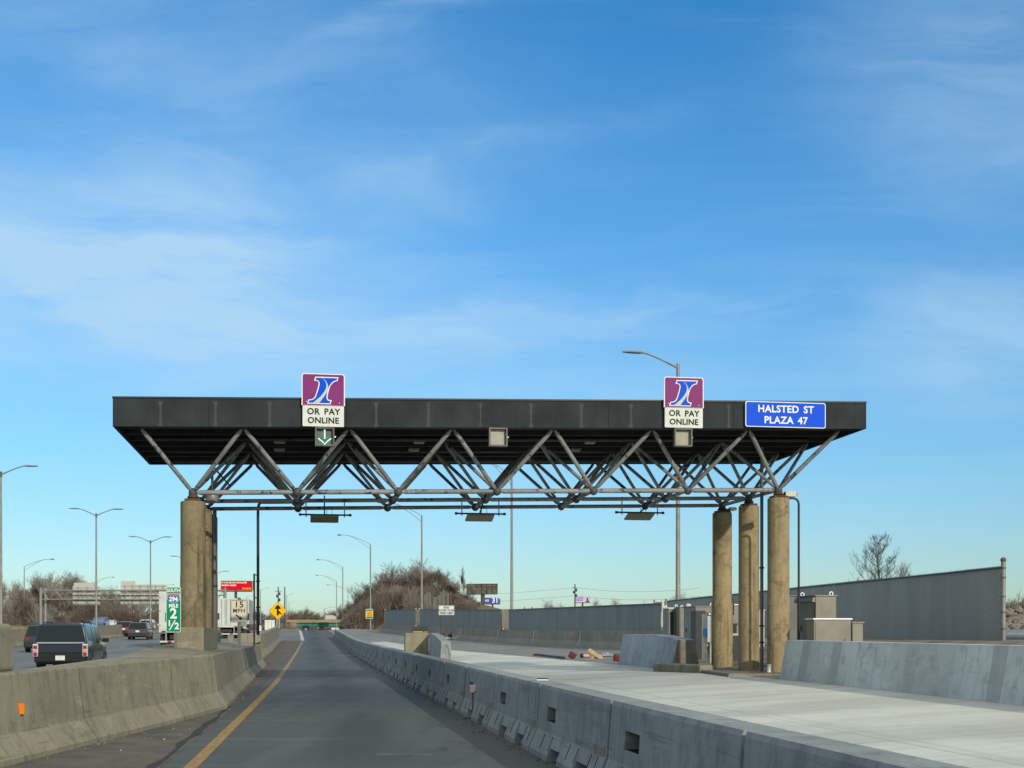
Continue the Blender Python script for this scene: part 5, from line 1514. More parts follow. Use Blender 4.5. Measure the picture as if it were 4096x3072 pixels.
# ------------------------------------------------------------------ billboards, bridge and far buildings
def billboards():
    d = 450.0
    k = d/FPX
    o = thing('billboard', "red billboard on a single post above the truck trailer", 'billboard', P(945, 2470, d), R(4), 'billboards on single posts')
    zo = Z_(2470, d)
    w = 124*k; z0 = Z_(2361, d)-zo; z1 = Z_(2323, d)-zo
    b = MB().box((0.1, 0, (z0+z1)/2), (w, 0.5, z1-z0)).build('panel', M['bill_red'], o)
    MB().box((0.25, 0.0, z0-0.3), (w*0.97, 1.0, 0.5)).build('catwalk', M['bill_post'], o)
    MB().box((w/2+0.4, 1.2, (z0+z1)/2), (0.4, 2.0, z1-z0)).build('rear_face', M['bill_back'], o)
    MB().box((-w/2-0.15, 0, z0-0.35), (0.5, 0.5, 0.7)).build('lamp_box', M['steel'], o)
    MB().tube((-0.2, 0.3, -2), (-0.2, 0.3, z0), 0.48, n=12).build('post', M['bill_post'], o)
    # too far away to read: rows of pale strokes at the lettering's size
    rn = random.Random(11)
    def strokes(xa, xb, z, h, mat):
        m = MB(); x = xa
        while x < xb:
            q = rn.uniform(0.10, 0.24)
            m.box((x+q/2, -0.27, z + rn.uniform(-0.05, 0.05)), (q*0.8, 0.03, h*rn.uniform(0.7, 1.15))); x += q
            if rn.random() < 0.10: x += 0.22
        m.build('print', mat, b)
    H = z1-z0
    strokes(-w*0.47, w*0.33, z0+H*0.80, H*0.16, M['dwhite'])
    strokes(-w*0.47, -w*0.02, z0+H*0.52, H*0.16, M['dwhite'])
    strokes(w*0.20, w*0.46, z0+H*0.18, H*0.17, M['sign_yellow'])
    # back of a board behind the mound
    d = 400.0; k = d/FPX
    o = thing('billboard', "dark rusty back of a billboard beside the wooded mound", 'billboard', P(1931, 2460, d), R(-6), 'billboards on single posts')
    zo = Z_(2460, d)
    w = 124*k; z0 = Z_(2376, d)-zo; z1 = Z_(2335, d)-zo
    b = MB().box((-0.2, 0, (z0+z1)/2), (w, 0.25, z1-z0)).build('back_panel', M['bill_back'], o)
    for i in range(7):
        x = -w/2-0.2 + w*i/6
        MB().box((x, -0.25, (z0+z1)/2), (0.14, 0.22, (z1-z0)+0.1)).build('upright', M['bill_post'], b)
    for z in (z0+0.05, z1-0.05, z0+(z1-z0)*0.72):
        MB().box((-0.2, -0.22, z), (w+0.1, 0.16, 0.13)).build('rail', M['bill_post'], b)
    MB().box((-0.1, -0.6, z0-0.12), (w*0.95, 0.9, 0.12)).build('catwalk', M['bill_post'], o)
    MB().tube((0, 0, -3), (0, 0, z0), 0.62, n=12).build('post', M['bill_post'], o)
    # screen with a number
    d = 600.0; k = d/FPX
    o = thing('billboard', "blue screen billboard with a large white number", 'billboard', P(1970, 2470, d), R(3), 'billboards on single posts')
    zo = Z_(2470, d)
    w = 63*k; z0 = Z_(2415, d)-zo; z1 = Z_(2391, d)-zo; H = z1-z0
    b = MB().box((0, 0, (z0+z1)/2), (w, 0.5, H)).build('screen', M['bill_navy'], o)
    MB().box((w*0.44, -0.29, (z0+z1)/2-0.3), (w*0.10, 0.04, H*0.7)).build('teal_patch', M['bill_teal'], b)
    MB().box((w*0.44, -0.29, z1-0.28), (w*0.10, 0.045, H*0.2)).build('pale_patch', M['bill_lilac'], b)
    text("31", H*1.12, M['bill_white'], b, w*0.17, (z0+z1)/2+0.05, y=-0.30, bold=0.08, name='number')
    m = MB()
    for x, z, a, c in ((-0.44, 0.05, 0.05, 0.3), (-0.38, 0.0, 0.05, 0.42), (-0.31, 0.05, 0.04, 0.5), (-0.26, 0.0, 0.05, 0.4)):
        m.box((w*x, -0.28, (z0+z1)/2+H*z), (w*a, 0.04, H*c), 0, 0, R(12))
    m.build('print', M['bill_lilac'], b)
    MB().box((0, 0, z0-0.2), (w*0.92, 1.0, 0.35)).build('catwalk', M['bill_post'], o)
    MB().tube((0, 0, -3), (0, 0, z0), 0.45, n=10).build('post', M['bill_post'], o)
    # lilac board with a portrait
    o = thing('billboard', "lilac and white billboard with a dark portrait", 'billboard', P(2330, 2475, d), R(-5), 'billboards on single posts')
    zo = Z_(2475, d)
    w = 62*k; z0 = Z_(2409, d)-zo; z1 = Z_(2386, d)-zo; H = z1-z0
    b = MB().box((0, 0, (z0+z1)/2), (w, 0.4, H)).build('panel', M['bill_lilac'], o)
    m = MB()
    for z, x1 in ((0.32, 0.08), (0.12, 0.10), (-0.06, 0.04), (-0.2, 0.06)):
        m.box((w*(-0.46+x1)/2-w*0.03, -0.23, (z0+z1)/2+H*z), (w*(x1+0.46), 0.03, H*0.10))
    m.build('print', M['bill_violet'], b)
    por = [(0.20, -0.48), (0.46, -0.48), (0.44, -0.30), (0.36, -0.20), (0.38, 0.05), (0.36, 0.25), (0.31, 0.30), (0.26, 0.22), (0.26, 0.02), (0.28, -0.20), (0.22, -0.30)]
    MB().prism([(x*w, (z0+z1)/2 + z*H) for x, z in por], -0.24, -0.205).build('portrait', M['bill_dark'], b)
    MB().box((0, 0, z0-0.2), (w, 0.8, 0.3)).build('trim', M['rust'], o)
    MB().tube((0, 0.3, -3), (0, 0.3, z0), 0.40, n=10).build('post', M['bill_post'], o)
billboards()
def bridge():
    d = 480.0
    o = thing('road_bridge', "green girder road bridge crossing beyond the crest", 'bridge', (X_(1300, d), d, Z_(2506, d)), R(-1))
    zo = Z_(2506, d)
    xa, xb = X_(1180, d)-X_(1300, d), X_(1440, d)-X_(1300, d)
    def zz(py): return Z_(py, d)-zo
    for y in (0, 2.6, 5.2, 7.8):
        g = MB().box(((xa+xb)/2, y, (zz(2491)+zz(2505))/2), (xb-xa, 0.12, zz(2491)-zz(2505)))
        g.box(((xa+xb)/2, y, zz(2505)), (xb-xa, 0.45, 0.05)).box(((xa+xb)/2, y, zz(2491)-0.02), (xb-xa, 0.45, 0.05))
        for i in range(13): g.box((xa+(xb-xa)*i/12, y-0.12, (zz(2491)+zz(2505))/2), (0.05, 0.14, zz(2491)-zz(2505)-0.1))
        g.build('girder', M['bridge_green'], o)
    MB().box(((xa+xb)/2, 4.0, zz(2488.5)), (xb-xa+3, 9.6, 0.42)).build('deck', M['bridge_conc'], o)
    for y in (-0.7, 8.7): MB().box(((xa+xb)/2, y, zz(2483.5)), (xb-xa+6, 0.3, 0.82)).build('parapet', M['bridge_conc'], o)
    MB().box((xa-0.5, 4, zz(2500)-1.5), (2.0, 9.0, 5.5)).build('abutment', M['bridge_conc'], o)
    MB().box((xb+0.5, 4, zz(2500)-1.5), (2.0, 9.0, 5.5)).build('abutment', M['bridge_conc'], o)
    for i in (0.36, 0.72): MB().box((xa+(xb-xa)*i, 4, zz(2506)-2.3), (0.9, 8.0, 4.6)).build('pier', M['bridge_conc'], o)
    o2 = thing('road_sign', "grey back of a road sign above the green bridge", 'sign', P(1322, 2482, 474), 0)
    k = 474/FPX
    MB().box((0, 0, 1.0), (42*k, 0.1, 1.25)).box((-0.35, 0, 1.78), (34*k, 0.1, 0.32)).build('panel', M['cream_back'], o2)
    for x in (-1.3, 0, 1.3): MB().box((x, 0.1, 0.5), (0.1, 0.1, 2.2)).build('post', M['steel'], o2)
bridge()
def far_building():
    d = 400.0
    o = thing('low_building', "low flat roof with two chimneys above the fence", 'building', P(2094, 2470, d), 0)
    zo = Z_(2470, d); k = d/FPX
    w = 74*k; zt = Z_(2440, d)-zo
    MB().box((0, 3, zt/2-1), (w, 6, zt+2)).build('wall', M['bridge_conc'], o)
    MB().box((0, 3, zt+0.08), (w+0.4, 6.4, 0.16)).build('roof', M['bill_back'], o)
    for px in (2098, 2128):
        MB().box((X_(px, d)-X_(2094, d), 1, zt+0.5), (0.42, 0.42, 0.8)).build('chimney', M['bill_back'], o)
far_building()

# ------------------------------------------------------------------ fences
def fence(name, lab, a, b, za, zb_, ta, tb, mat, teeth=True, posts=(), group=None, post_h=0.12):
    """a, b ground points (x, y); za/zb_ bottom, ta/tb top heights at the two ends"""
    d = Vector((b[0]-a[0], b[1]-a[1], 0)); L = d.length
    rz = math.atan2(d.y, d.x)
    o = thing(name, lab, 'fence', (a[0], a[1], za), rz, group)
    nn = max(2, int(L/1.5))
    m = MB()
    vs = []; fs = []
    rn = random.Random(int(L*100))
    for i in range(nn+1):
        u = i/nn; sag = rn.uniform(-0.015, 0.015)
        z0 = (zb_-za)*u; z1 = (ta-za) + (tb-ta)*u + sag
        for y in (-0.012, 0.012): vs += [(L*u, y, z0), (L*u, y, z1)]
    for i in range(nn):
        q = 4*i
        fs += [(q, q+4, q+5, q+1), (q+2, q+3, q+7, q+6), (q+1, q+5, q+7, q+3), (q, q+2, q+6, q+4)]
    fs += [(0, 1, 3, 2), (4*nn, 4*nn+2, 4*nn+3, 4*nn+1)]
    m.add(vs, fs)
    p = m.build('slat_panel', mat, o)
    if teeth:
        t = MB(); x = 0.05
        while x < L:
            u = x/L; z = (ta-za)+(tb-ta)*u
            t.add([(x-0.022, 0, z-0.02), (x+0.022, 0, z-0.02), (x+rn.uniform(-0.02, 0.02), 0.006, z+rn.uniform(0.02, 0.05)), (x, -0.01, z-0.02)], [(0, 1, 2), (1, 3, 2), (3, 0, 2)])
            x += 0.095
        t.build('wire_knuckles', M['steel'], p)
    MB().tube((0, 0.03, ta-za-0.03), (L, 0.03, tb-za-0.03), 0.022, n=8).build('top_rail', M['pole_dark'], o)
    for u in posts:
        zt = (ta-za)+(tb-ta)*u
        MB().pipe([(L*u, -0.07, -0.3), (L*u, -0.07, zt-0.02), (L*u, -0.07, zt)], [0.045, 0.045, 0.02], 10).build('post', M['pole_dark'], o)
    return o
def all_fences():
    R0, R1 = (12.42, 33.0), (7.67, 65.0)
    o = fence('slatted_fence', "tall slatted chain link fence behind the steel cabinets", R0, R1, 1.23, 1.10, 3.115, 2.965, M['fence'], True, [i/10 for i in range(1, 11)])
    # heavy end post with clamps
    p = MB().pipe([(-0.10, 0, -0.3), (-0.10, 0, 2.02), (-0.10, 0, 2.08)], [0.057, 0.057, 0.05], 12).build('end_post', M['pole'], o)
    MB().lathe([(0.062, 2.0), (0.070, 2.02), (0.070, 2.07), (0.03, 2.11)], (-0.10, 0, 0), 12).build('cap', M['pole_dark'], p)
    for z in (0.3, 0.72, 1.12, 1.6, 1.84):
        MB().lathe([(0.066, z-0.02), (0.066, z+0.02)], (-0.10, 0, 0), 12).build('clamp', M['pole_dark'], p)
    MB().tube((-0.02, 0, 0.0), (-0.02, 0, 1.85), 0.012, n=6).build('tension_bar', M['cab_lip'], p)
    # fence on top of the dark wall
    segs = ((53.6, 83.2, "grey slatted fence on the wall right of the pale gap"), (84.9, 122.5, "grey slatted fence on the wall behind the white sign"), (125.0, 150.0, "farthest grey slatted fence on the wall below the mound"))
    tops = [(53.6, 2.61), (84, 2.82), (124, 3.48), (150, 3.80)]
    for y0, y1, lab in segs:
        x0, x1 = lerp(T_RWALL, y0)+0.36, lerp(T_RWALL, y1)+0.36
        z0, z1 = right_z(x0-0.36, y0)+0.80, right_z(x1-0.36, y1)+0.80
        n = int((y1-y0)/3)
        # follow the crest in short straight pieces within one fence
        ys = [y0 + (y1-y0)*i/8 for i in range(9)]
        d = Vector((x1-x0, y1-y0, 0)); L = d.length; rz = math.atan2(d.y, d.x)
        o = thing('slatted_fence', lab, 'fence', (x0, y0, z0), rz, 'grey slatted fences on the dark wall')
        vs = []; fs = []
        loc = []
        for y in ys:
            u = (y-y0)/(y1-y0)
            x = lerp(T_RWALL, y)+0.36
            w = Vector((x-x0, y-y0, 0)); lx = w.dot(d)/L; ly = (d.x*w.y-d.y*w.x)/L
            zb = right_z(x-0.36, y)+0.80-z0; zt = lerp(tops, y)-z0
            loc.append((lx, ly, zb, zt))
            for q in (-0.015, 0.015): vs += [(lx, ly+q, zb), (lx, ly+q, zt)]
        for i in range(8):
            q = 4*i
            fs += [(q, q+4, q+5, q+1), (q+2, q+3, q+7, q+6), (q+1, q+5, q+7, q+3), (q, q+2, q+6, q+4)]
        fs += [(0, 1, 3, 2), (32, 34, 35, 33)]
        p = MB().add(vs, fs).build('slat_panel', M['slats'], o)
        MB().pipe([(a, b+0.04, t-0.02) for a, b, zb, t in loc], 0.03, 6).build('top_rail', M['pole_dark'], o)
        for a, b, zb, t in (loc[0], loc[-1]):
            MB().tube((a, b, zb-0.2), (a, b, t+0.10), 0.055, n=8).build('post', M['cream'], o)
    for y, w, lab in ((84.05, 1.1, "pale metal plate closing the nearer gap in the wall fence"), (123.8, 1.0, "pale metal plate closing the farther gap in the wall fence")):
        x = lerp(T_RWALL, y)+0.40
        z0 = right_z(x, y)+0.72
        o = thing('gap_plate', lab, 'metal plate', (x, y, z0), RZ+R(-20), 'pale plates in the fence gaps')
        zt = lerp(tops, y)-z0+0.03
        m = MB()
        for i in range(4): m.box((-w/4+w/8*i+0.02, 0.02*(i % 2), zt/2+0.08), (w/8-0.01, 0.02, zt-0.16))
        m.build('plate', M['cab'], o)
        MB().tube((-w*0.32, 0.02, 0), (-w*0.32, 0.02, zt), 0.035, n=6).tube((w*0.30, 0.02, 0), (w*0.30, 0.02, zt), 0.03, n=6).build('frame', M['pole_dark'], o)
    # chain link gate between the two fences
    a = P(2617, 2535, 57.5); b = P(2664, 2535, 57.0)
    d = b-a; L = d.length
    o = thing('chain_link_gate', "see-through chain link gate left of the pale meter box", 'gate', a, math.atan2(d.y, d.x))
    h = 1.38
    f = MB().tube((0, 0, -0.2), (0, 0, h+0.12), 0.04, n=8).tube((L, 0, -0.2), (L, 0, h+0.16), 0.045, n=8).tube((0, 0, h), (L, 0, h), 0.02, n=6).tube((0, 0, 0.05), (L, 0, 0.05), 0.02, n=6)
    f.build('frame', M['pole'], o)
    m = MB(); n = 14
    for i in range(-n, n):
        x0 = L*i/n
        for s in (1, -1):
            pa = Vector((x0 if s > 0 else L-x0, 0, 0.05)); dz = h-0.05
            ex = x0 + dz*0.62
            lo = max(0, (0-x0)/0.62); hi = min(dz, (L-x0)/0.62)
            if hi <= lo: continue
            q0 = x0+lo*0.62; q1 = x0+hi*0.62
            if s < 0: q0, q1 = L-q0, L-q1
            m.beam((q0, 0.004*s, 0.05+lo), (q1, 0.004*s, 0.05+hi), 0.008, 0.008)
    m.build('mesh', M['cab'], o)
all_fences()
def mound_wall():
    # corrugated sheets standing on the mound
    d = 176.0
    o = thing('sheet_wall', "short grey corrugated sheet wall on the mound slope", 'wall', P(1700, 2432, d), R(6))
    k = d/FPX
    for i in range(11):
        px = 9.2*i
        h = (50 + 12*math.sin(i*0.9+0.5) + i*1.2)*k
        MB().box((px*k, 0.12*(i % 2), h/2-0.8), (8.6*k, 0.08, h+1.6)).build('sheet', M['pole_dark'] if i % 3 else M['bill_back'], o)
    MB().tube((103*k, 0, -1), (103*k, 0, 66*k), 0.08, n=8).build('post', M['pole_dark'], o)
mound_wall()

# ------------------------------------------------------------------ steel cabinets and small boxes on the right verge
def cabinet(lab, px, pyt, d, w, dep, zb, mat, grp='steel cabinets behind the right columns', lip=None, doors=0, eye=True, name='steel_cabinet', vents=0, side_door=False, awning=False):
    zt = Z_(pyt, d)
    o = thing(name, lab, 'cabinet', (X_(px, d), d, zb), RZ, grp)
    h = zt-zb
    b = MB().box((0, dep/2, h/2), (w, dep, h)).build('body', mat, o, bevel=0.012)
    MB().box((0, dep/2, h+0.015), (w+0.05, dep+0.05, 0.03)).build('lid', lip or mat, o)
    for i in range(doors):
        ww = (w-0.06)/doors
        dr = MB().box((-w/2+0.03+ww*(i+0.5), -0.008, h*0.5), (ww-0.02, 0.014, h-0.12)).build('door', mat, o)
        MB().box((-w/2+0.03+ww*(i+0.85), -0.025, h*0.5), (0.025, 0.03, 0.12)).build('handle', M['pole_dark'], dr)
    for i in range(vents):
        MB().box((-w*0.30+0.2*i, -0.012, h*0.55), (0.13, 0.014, h*0.75)).build('vent', M['black'], o)
    if side_door:
        dr = MB().box((-w/2-0.010, dep/2, h*0.48), (0.016, dep-0.16, h-0.2)).build('side_door', mat, o)
        MB().box((-w/2-0.03, dep*0.72, h*0.5), (0.03, 0.03, 0.14)).build('handle', M['pole_dark'], dr)
    if awning:
        MB().prism([(-w/2-0.09, h-0.13), (-w/2-0.002, h-0.15), (-w/2-0.002, h-0.01), (-w/2-0.06, h-0.03)], 0.02, dep).build('awning', mat, o)
    if eye:
        for s in (-1, 1):
            q = [Vector((s*w*0.40*(1 if s > 0 else 0.9)+0.045*math.cos(a), dep*(0.15 if s > 0 else 0.85), h+0.07+0.045*math.sin(a))) for a in [2*math.pi*i/10 for i in range(11)]]
            MB().pipe(q, 0.014, 6).build('lifting_eye', M['cab_lip'], o)
    return o
def cabinets():
    cabinet("tall tan steel cabinet with two lifting eyes by the slatted fence", 3304, 2385, 32.0, 0.53, 1.25, 0.75, M['cab'], side_door=True, awning=True)
    cabinet("low wide tan cabinet with an overhanging lid in front", 3330, 2478, 30.0, 0.90, 0.45, 0.72, M['cab'], eye=False, lip=M['cab_lip'], doors=1)
    cabinet("small low tan box beside the wide low cabinet", 3431, 2492, 31.2, 0.27, 0.5, 0.80, M['cab'], eye=False)
    cabinet("tan cabinet with dark door slots and a white lip", 2706, 2434, 48.0, 0.60, 0.8, 0.85, M['cab'], lip=M['cab_lip'], vents=2)
    cabinet("plain tan cabinet beside the one with dark slots", 2743, 2430, 47.5, 0.46, 0.8, 0.85, M['cab'], doors=1)
    cabinet("wide blue and tan cabinet just left of the rear column", 2822, 2427, 42.0, 0.66, 1.35, 0.75, M['cab'], side_door=True)
    cabinet("tan cabinet with a white top between two right columns", 2948, 2420, 41.5, 0.36, 0.7, 0.75, M['cab'], lip=M['cab_lip'])
    cabinet("narrow tan cabinet glimpsed between middle and front columns", 3040, 2442, 40.0, 0.30, 0.6, 0.75, M['cab_light'], eye=False)
    cabinet("dark grey cabinet behind the front right column", 3172, 2385, 37.5, 0.30, 0.9, 0.75, M['pole_dark'], eye=False)
    # meter box and panel on posts
    o = thing('meter_box', "pale meter box with a dark window near the gate", 'meter box', (X_(2654, 50), 50, Z_(2530, 50)), RZ)
    h = (2530-2509)*50/FPX
    MB().box((0, 0.06, h+0.29), (0.175, 0.12, 0.56)).build('box', M['cab_light'], o, bevel=0.01)
    MB().box((0.045, -0.006, h+0.44), (0.085, 0.014, 0.05)).build('window', M['black'], o)
    MB().tube((0, 0.06, -0.35), (0, 0.06, h), 0.035, n=8).build('post', M['pole'], o)
    MB().box((0, 0.05, h-0.08), (0.19, 0.09, 0.10)).build('base_box', M['pole_dark'], o)
    o = thing('control_panel', "tall blue grey control panel on a stand left of the columns", 'control panel', (X_(2836, 38), 38, 0.55), RZ)
    h = Z_(2464, 38)-0.55; z0 = Z_(2570, 38)-0.55
    b = MB().box((0, 0.2, (h+z0)/2), (0.10, 0.42, h-z0)).build('panel', M['cab_light'], o, bevel=0.008)
    MB().box((0.085, 0.2, (h+z0)/2+0.06), (0.06, 0.44, h-z0+0.1)).build('backplate', M['cab'], o)
    for y in (0.05, 0.36): MB().box((0.06, y, h/2-0.1), (0.04, 0.04, h+0.2)).build('post', M['steel'], o)
    MB().lathe([(0.03, 0), (0.05, 0.02), (0.05, 0.05), (0.03, 0.07)], (0.04, 0.05, h+0.02), 10, 'Z').build('knob', M['cab_lip'], o)
    MB().box((-0.08, 0.15, z0+0.28), (0.06, 0.16, 0.24)).build('switch_box', M['shield_blue'], o, bevel=0.005)
    # dark box and trunking between columns
    o = thing('switch_cabinet', "dark low switch cabinet between the rear right columns", 'cabinet', (X_(2943, 37.5), 37.5, 0.5), RZ)
    MB().box((0, 0.2, 0.42), (0.42, 0.35, 0.84)).build('body', M['black'], o, bevel=0.01)
    MB().box((0, 0.2, 0.87), (0.46, 0.4, 0.06)).build('lid', M['cab_light'], o)
    o = thing('switch_cabinet', "tall dark blue cabinet in the shade beside the blue grey barrier", 'cabinet', (X_(2800, 40.5), 40.5, 0.5), RZ)
    MB().box((0, 0.2, 0.8), (0.34, 0.5, 1.6)).build('body', M['black'], o, bevel=0.01)
    MB().box((0.09, -0.06, 0.8), (0.12, 0.02, 1.4)).build('door', M['pole_dark'], o)
cabinets()
def pad():
    # old kerbed island that carries the right columns
    pts = [(9.25, 0.55), (11.9, 0.2), (11.9, 6.4), (10.6, 6.9), (9.55, 6.2)]
    zc = 0.50
    m = MB(); n = len(pts)
    vs = []
    for z in (0.1, zc): vs += [gl(t, w, z + (0.0 if z < zc else 0.0)) for t, w in pts]
    m.add(vs, [tuple(range(n-1, -1, -1)), tuple(range(n, 2*n))] + [(i, (i+1) % n, (i+1) % n+n, i+n) for i in range(n)])
    o = m.build('column_island', M['conc_pad'], bevel=0.03); o['kind'] = 'structure'
    m = MB()
    a, b = gl(9.10, 0.9, 0.30), gl(11.4, 0.05, 0.30)
    k = thing('kerb_stone', "long broken dark kerb slab before the right columns", 'kerb', a)
    MB().beam(a + Vector((0.7, -0.05, 0.08)), b + Vector((0, 0, 0.08)), 0.45, 0.24).build('slab', M['conc_pad'], k, world=True, bevel=0.03)
    k = thing('kerb_stone', "tan broken kerb end touching the blue grey barrier", 'kerb', gl(9.2, 4.3, 0.35))
    MB().box((0.1, 0, 0.1), (0.5, 2.4, 0.34), RZ+R(14)).build('slab', M['conc_old'], k, bevel=0.05)
    k = thing('pipe_valve', "white and red pipe fitting at the foot of the drain pipe", 'pipe fitting', gl(10.45, 1.15, 0.45))
    MB().lathe([(0.06, 0), (0.075, 0.03), (0.05, 0.08), (0.05, 0.2), (0.07, 0.24)], n=10).build('body', M['cab_light'], k)
    MB().lathe([(0.055, -0.02), (0.08, 0.0), (0.08, 0.05)], (0.0, -0.03, -0.0), 10).build('flange', M['orange_pale'], k)
    # rough lumps on the median by the left columns
    for lab, px, py, d, s, col in (("dark brown debris lump at the foot of the left columns", 835, 2572, 33.2, 0.16, 'rust'), ("flat dark debris beside the plinth of the left columns", 807, 2583, 32.0, 0.12, 'rubber')):
        q = P(px, py, d)
        mb = MB(); rn = random.Random(px)
        prof = [(0.02, -0.05)] + [(s*(0.9-0.5*i/5)*rn.uniform(0.8, 1.1), s*1.1*i/5) for i in range(5)]
        ob = mb.lathe(prof, (0, 0, 0), 9).build('debris', M[col]); ob.location = q; ob.scale = (1.5, 1.0, 0.9)
        tag(ob, lab, 'debris')
pad()

# ------------------------------------------------------------------ work site leftovers
def leftovers():
    d = 47.3
    zg = right_z(X_(2400, d), d)
    o = thing('lumber_stack', "raw lumber frame tipped over near the blue grey barrier", 'lumber', (X_(2385, d), d, zg))
    k = d/FPX
    def l(px, py, y=0.0): return Vector(((px-2385)*k, y, (2520-py)*k + EYE - zg))
    for a, b, y in (((2352, 2600), (2412, 2638), 0.0), ((2358, 2597), (2413, 2634), 0.25)):
        MB().beam(l(*a, y), l(*b, y), 0.045, 0.09).build('plank', M['wood'], o)
    for a, b, y in (((2374, 2615), (2368, 2638), 0.05), ((2392, 2624), (2389, 2640), 0.1), ((2374, 2617), (2392, 2640), 0.2), ((2340, 2640), (2372, 2638), -0.15), ((2395, 2640), (2414, 2641), 0.15)):
        MB().beam(l(*a, y), l(*b, y), 0.07, 0.05).build('leg', M['wood'], o)
    for lab, px, py, dd, s, rot in (("red work lamp tipped on its side by the black tube", 2291, 2651, 48.5, 0.24, 0.5), ("square dark red work lamp against the blue grey barrier", 2470, 2662, 43.5, 0.23, 0.05)):
        x = X_(px, dd); z = right_z(x, dd)
        o = thing('work_lamp', lab, 'work lamp', (x, dd, z), RZ, 'red work lamps')
        MB().box((0, 0.07, s*0.5), (s*1.05, 0.13, s), 0, 0, rot).build('case', M['black'], o, bevel=0.02)
        MB().box((0, -0.004, s*0.5), (s*0.74, 0.02, s*0.72), 0, 0, rot).build('lens', M['redlens'], o, bevel=0.02)
    dd = 49.0
    x = X_(2335, dd); z = right_z(x, dd)
    o = thing('marker_tube', "faded orange tube lying on the concrete with a black base", 'tube', (x, dd, z+0.06), RZ)
    MB().lathe([(0.06, -0.02), (0.062, 0.16), (0.055, 0.20)], (0, 0, 0), 12, 'X').build('tube', M['orange_pale'], o)
    MB().lathe([(0.07, -0.13), (0.085, -0.11), (0.085, -0.04), (0.062, -0.02)], (0, 0, 0.01), 12, 'X').build('base', M['black'], o)
    a = Vector((X_(2140, 55), 55, 0)); b = Vector((X_(2258, 48.5), 48.5, 0))
    a.z = right_z(a.x, a.y)+0.05; b.z = right_z(b.x, b.y)+0.05
    o = thing('marker_tube', "long black tube with an orange end lying by the wall", 'tube', a)
    MB().tube(a, b, 0.045, n=10).build('tube', M['black'], o, world=True)
    MB().tube(a + (a-b).normalized()*0.30, a, 0.055, n=10).build('tip', M['orange'], o, world=True)
    # crumpled clear sheet
    dd = 49.3
    x = X_(2425, dd); z = right_z(x, dd)
    mb = MB(); rn = random.Random(6); n = 15
    vs = []
    for j in range(6):
        for i in range(n):
            u = i/(n-1)-0.5; v = j/5-0.5
            hh = max(0, 0.17*(1-4*u*u)*(1-3.6*v*v)) * rn.uniform(0.25, 1.15) + 0.01
            vs.append((u*0.95, v*0.7, hh*0.8))
    fs = [(j*n+i, j*n+i+1, (j+1)*n+i+1, (j+1)*n+i) for j in range(5) for i in range(n-1)]
    ob = mb.add(vs, fs).build('crumpled_sheet', M['plastic']); ob.location = (x, dd, z)
    tag(ob, "crumpled pale plastic sheet under the lumber", 'plastic sheet')
    # tall pipe and riprap past the end of the right fence
    a = P(4012, 2540, 37.0)
    o = thing('drain_pipe', "thick blue grey pipe lying past the fence end post", 'pipe', a, R(-8))
    MB().lathe([(0.0, 0.0), (0.16, 0.0), (0.16, 6.0), (0.0, 6.0)], (0, 0, 0.0), 18, 'X').build('pipe', M['bluepipe'], o)
    for lab, px, dd, pyb in (("thin white marker post left of the wooded mound foot", 1424, 150, 2522), ("thin white marker post beside the yellow sign pole", 1492, 168, 2519)):
        q = P(px, pyb, dd)
        ob = MB().pipe([(0, 0, 0), (0, 0, 0.62), (0, 0, 0.66)], [0.04, 0.04, 0.02], 8).build('marker_post', M['cab']); ob.location = q
        tag(ob, lab, 'marker post', 'thin white marker posts')
leftovers()
def riprap():
    rn = random.Random(21)
    mb = MB()
    ico = bmesh.new(); bmesh.ops.create_icosphere(ico, subdivisions=1, radius=1.0)
    iv = [v.co.copy() for v in ico.verts]; jf = [tuple(v.index for v in f.verts) for f in ico.faces]
    ico.free()
    for i in range(420):
        u = rn.random(); v = rn.random()
        x = 14.6 + u*9.0; y = 39 + v*5.5
        z = 1.30 + v*0.85 + rn.uniform(-0.06, 0.06)
        s = rn.uniform(0.10, 0.24)
        m = Matrix.Rotation(rn.uniform(0, 6), 3, 'Z') @ Matrix.Rotation(rn.uniform(0, 6), 3, 'X')
        sc = Vector((rn.uniform(0.7, 1.3), rn.uniform(0.6, 1.1), rn.uniform(0.45, 0.9)))
        mb.add([Vector((x, y, z)) + m @ Vector((c.x*sc.x*s, c.y*sc.y*s, c.z*sc.z*s)) for c in iv], jf)
    o = mb.build('riprap', M['rock']); tag(o, "pale heap of broken rock past the end of the fence", 'rock heap', kind='stuff')
riprap()
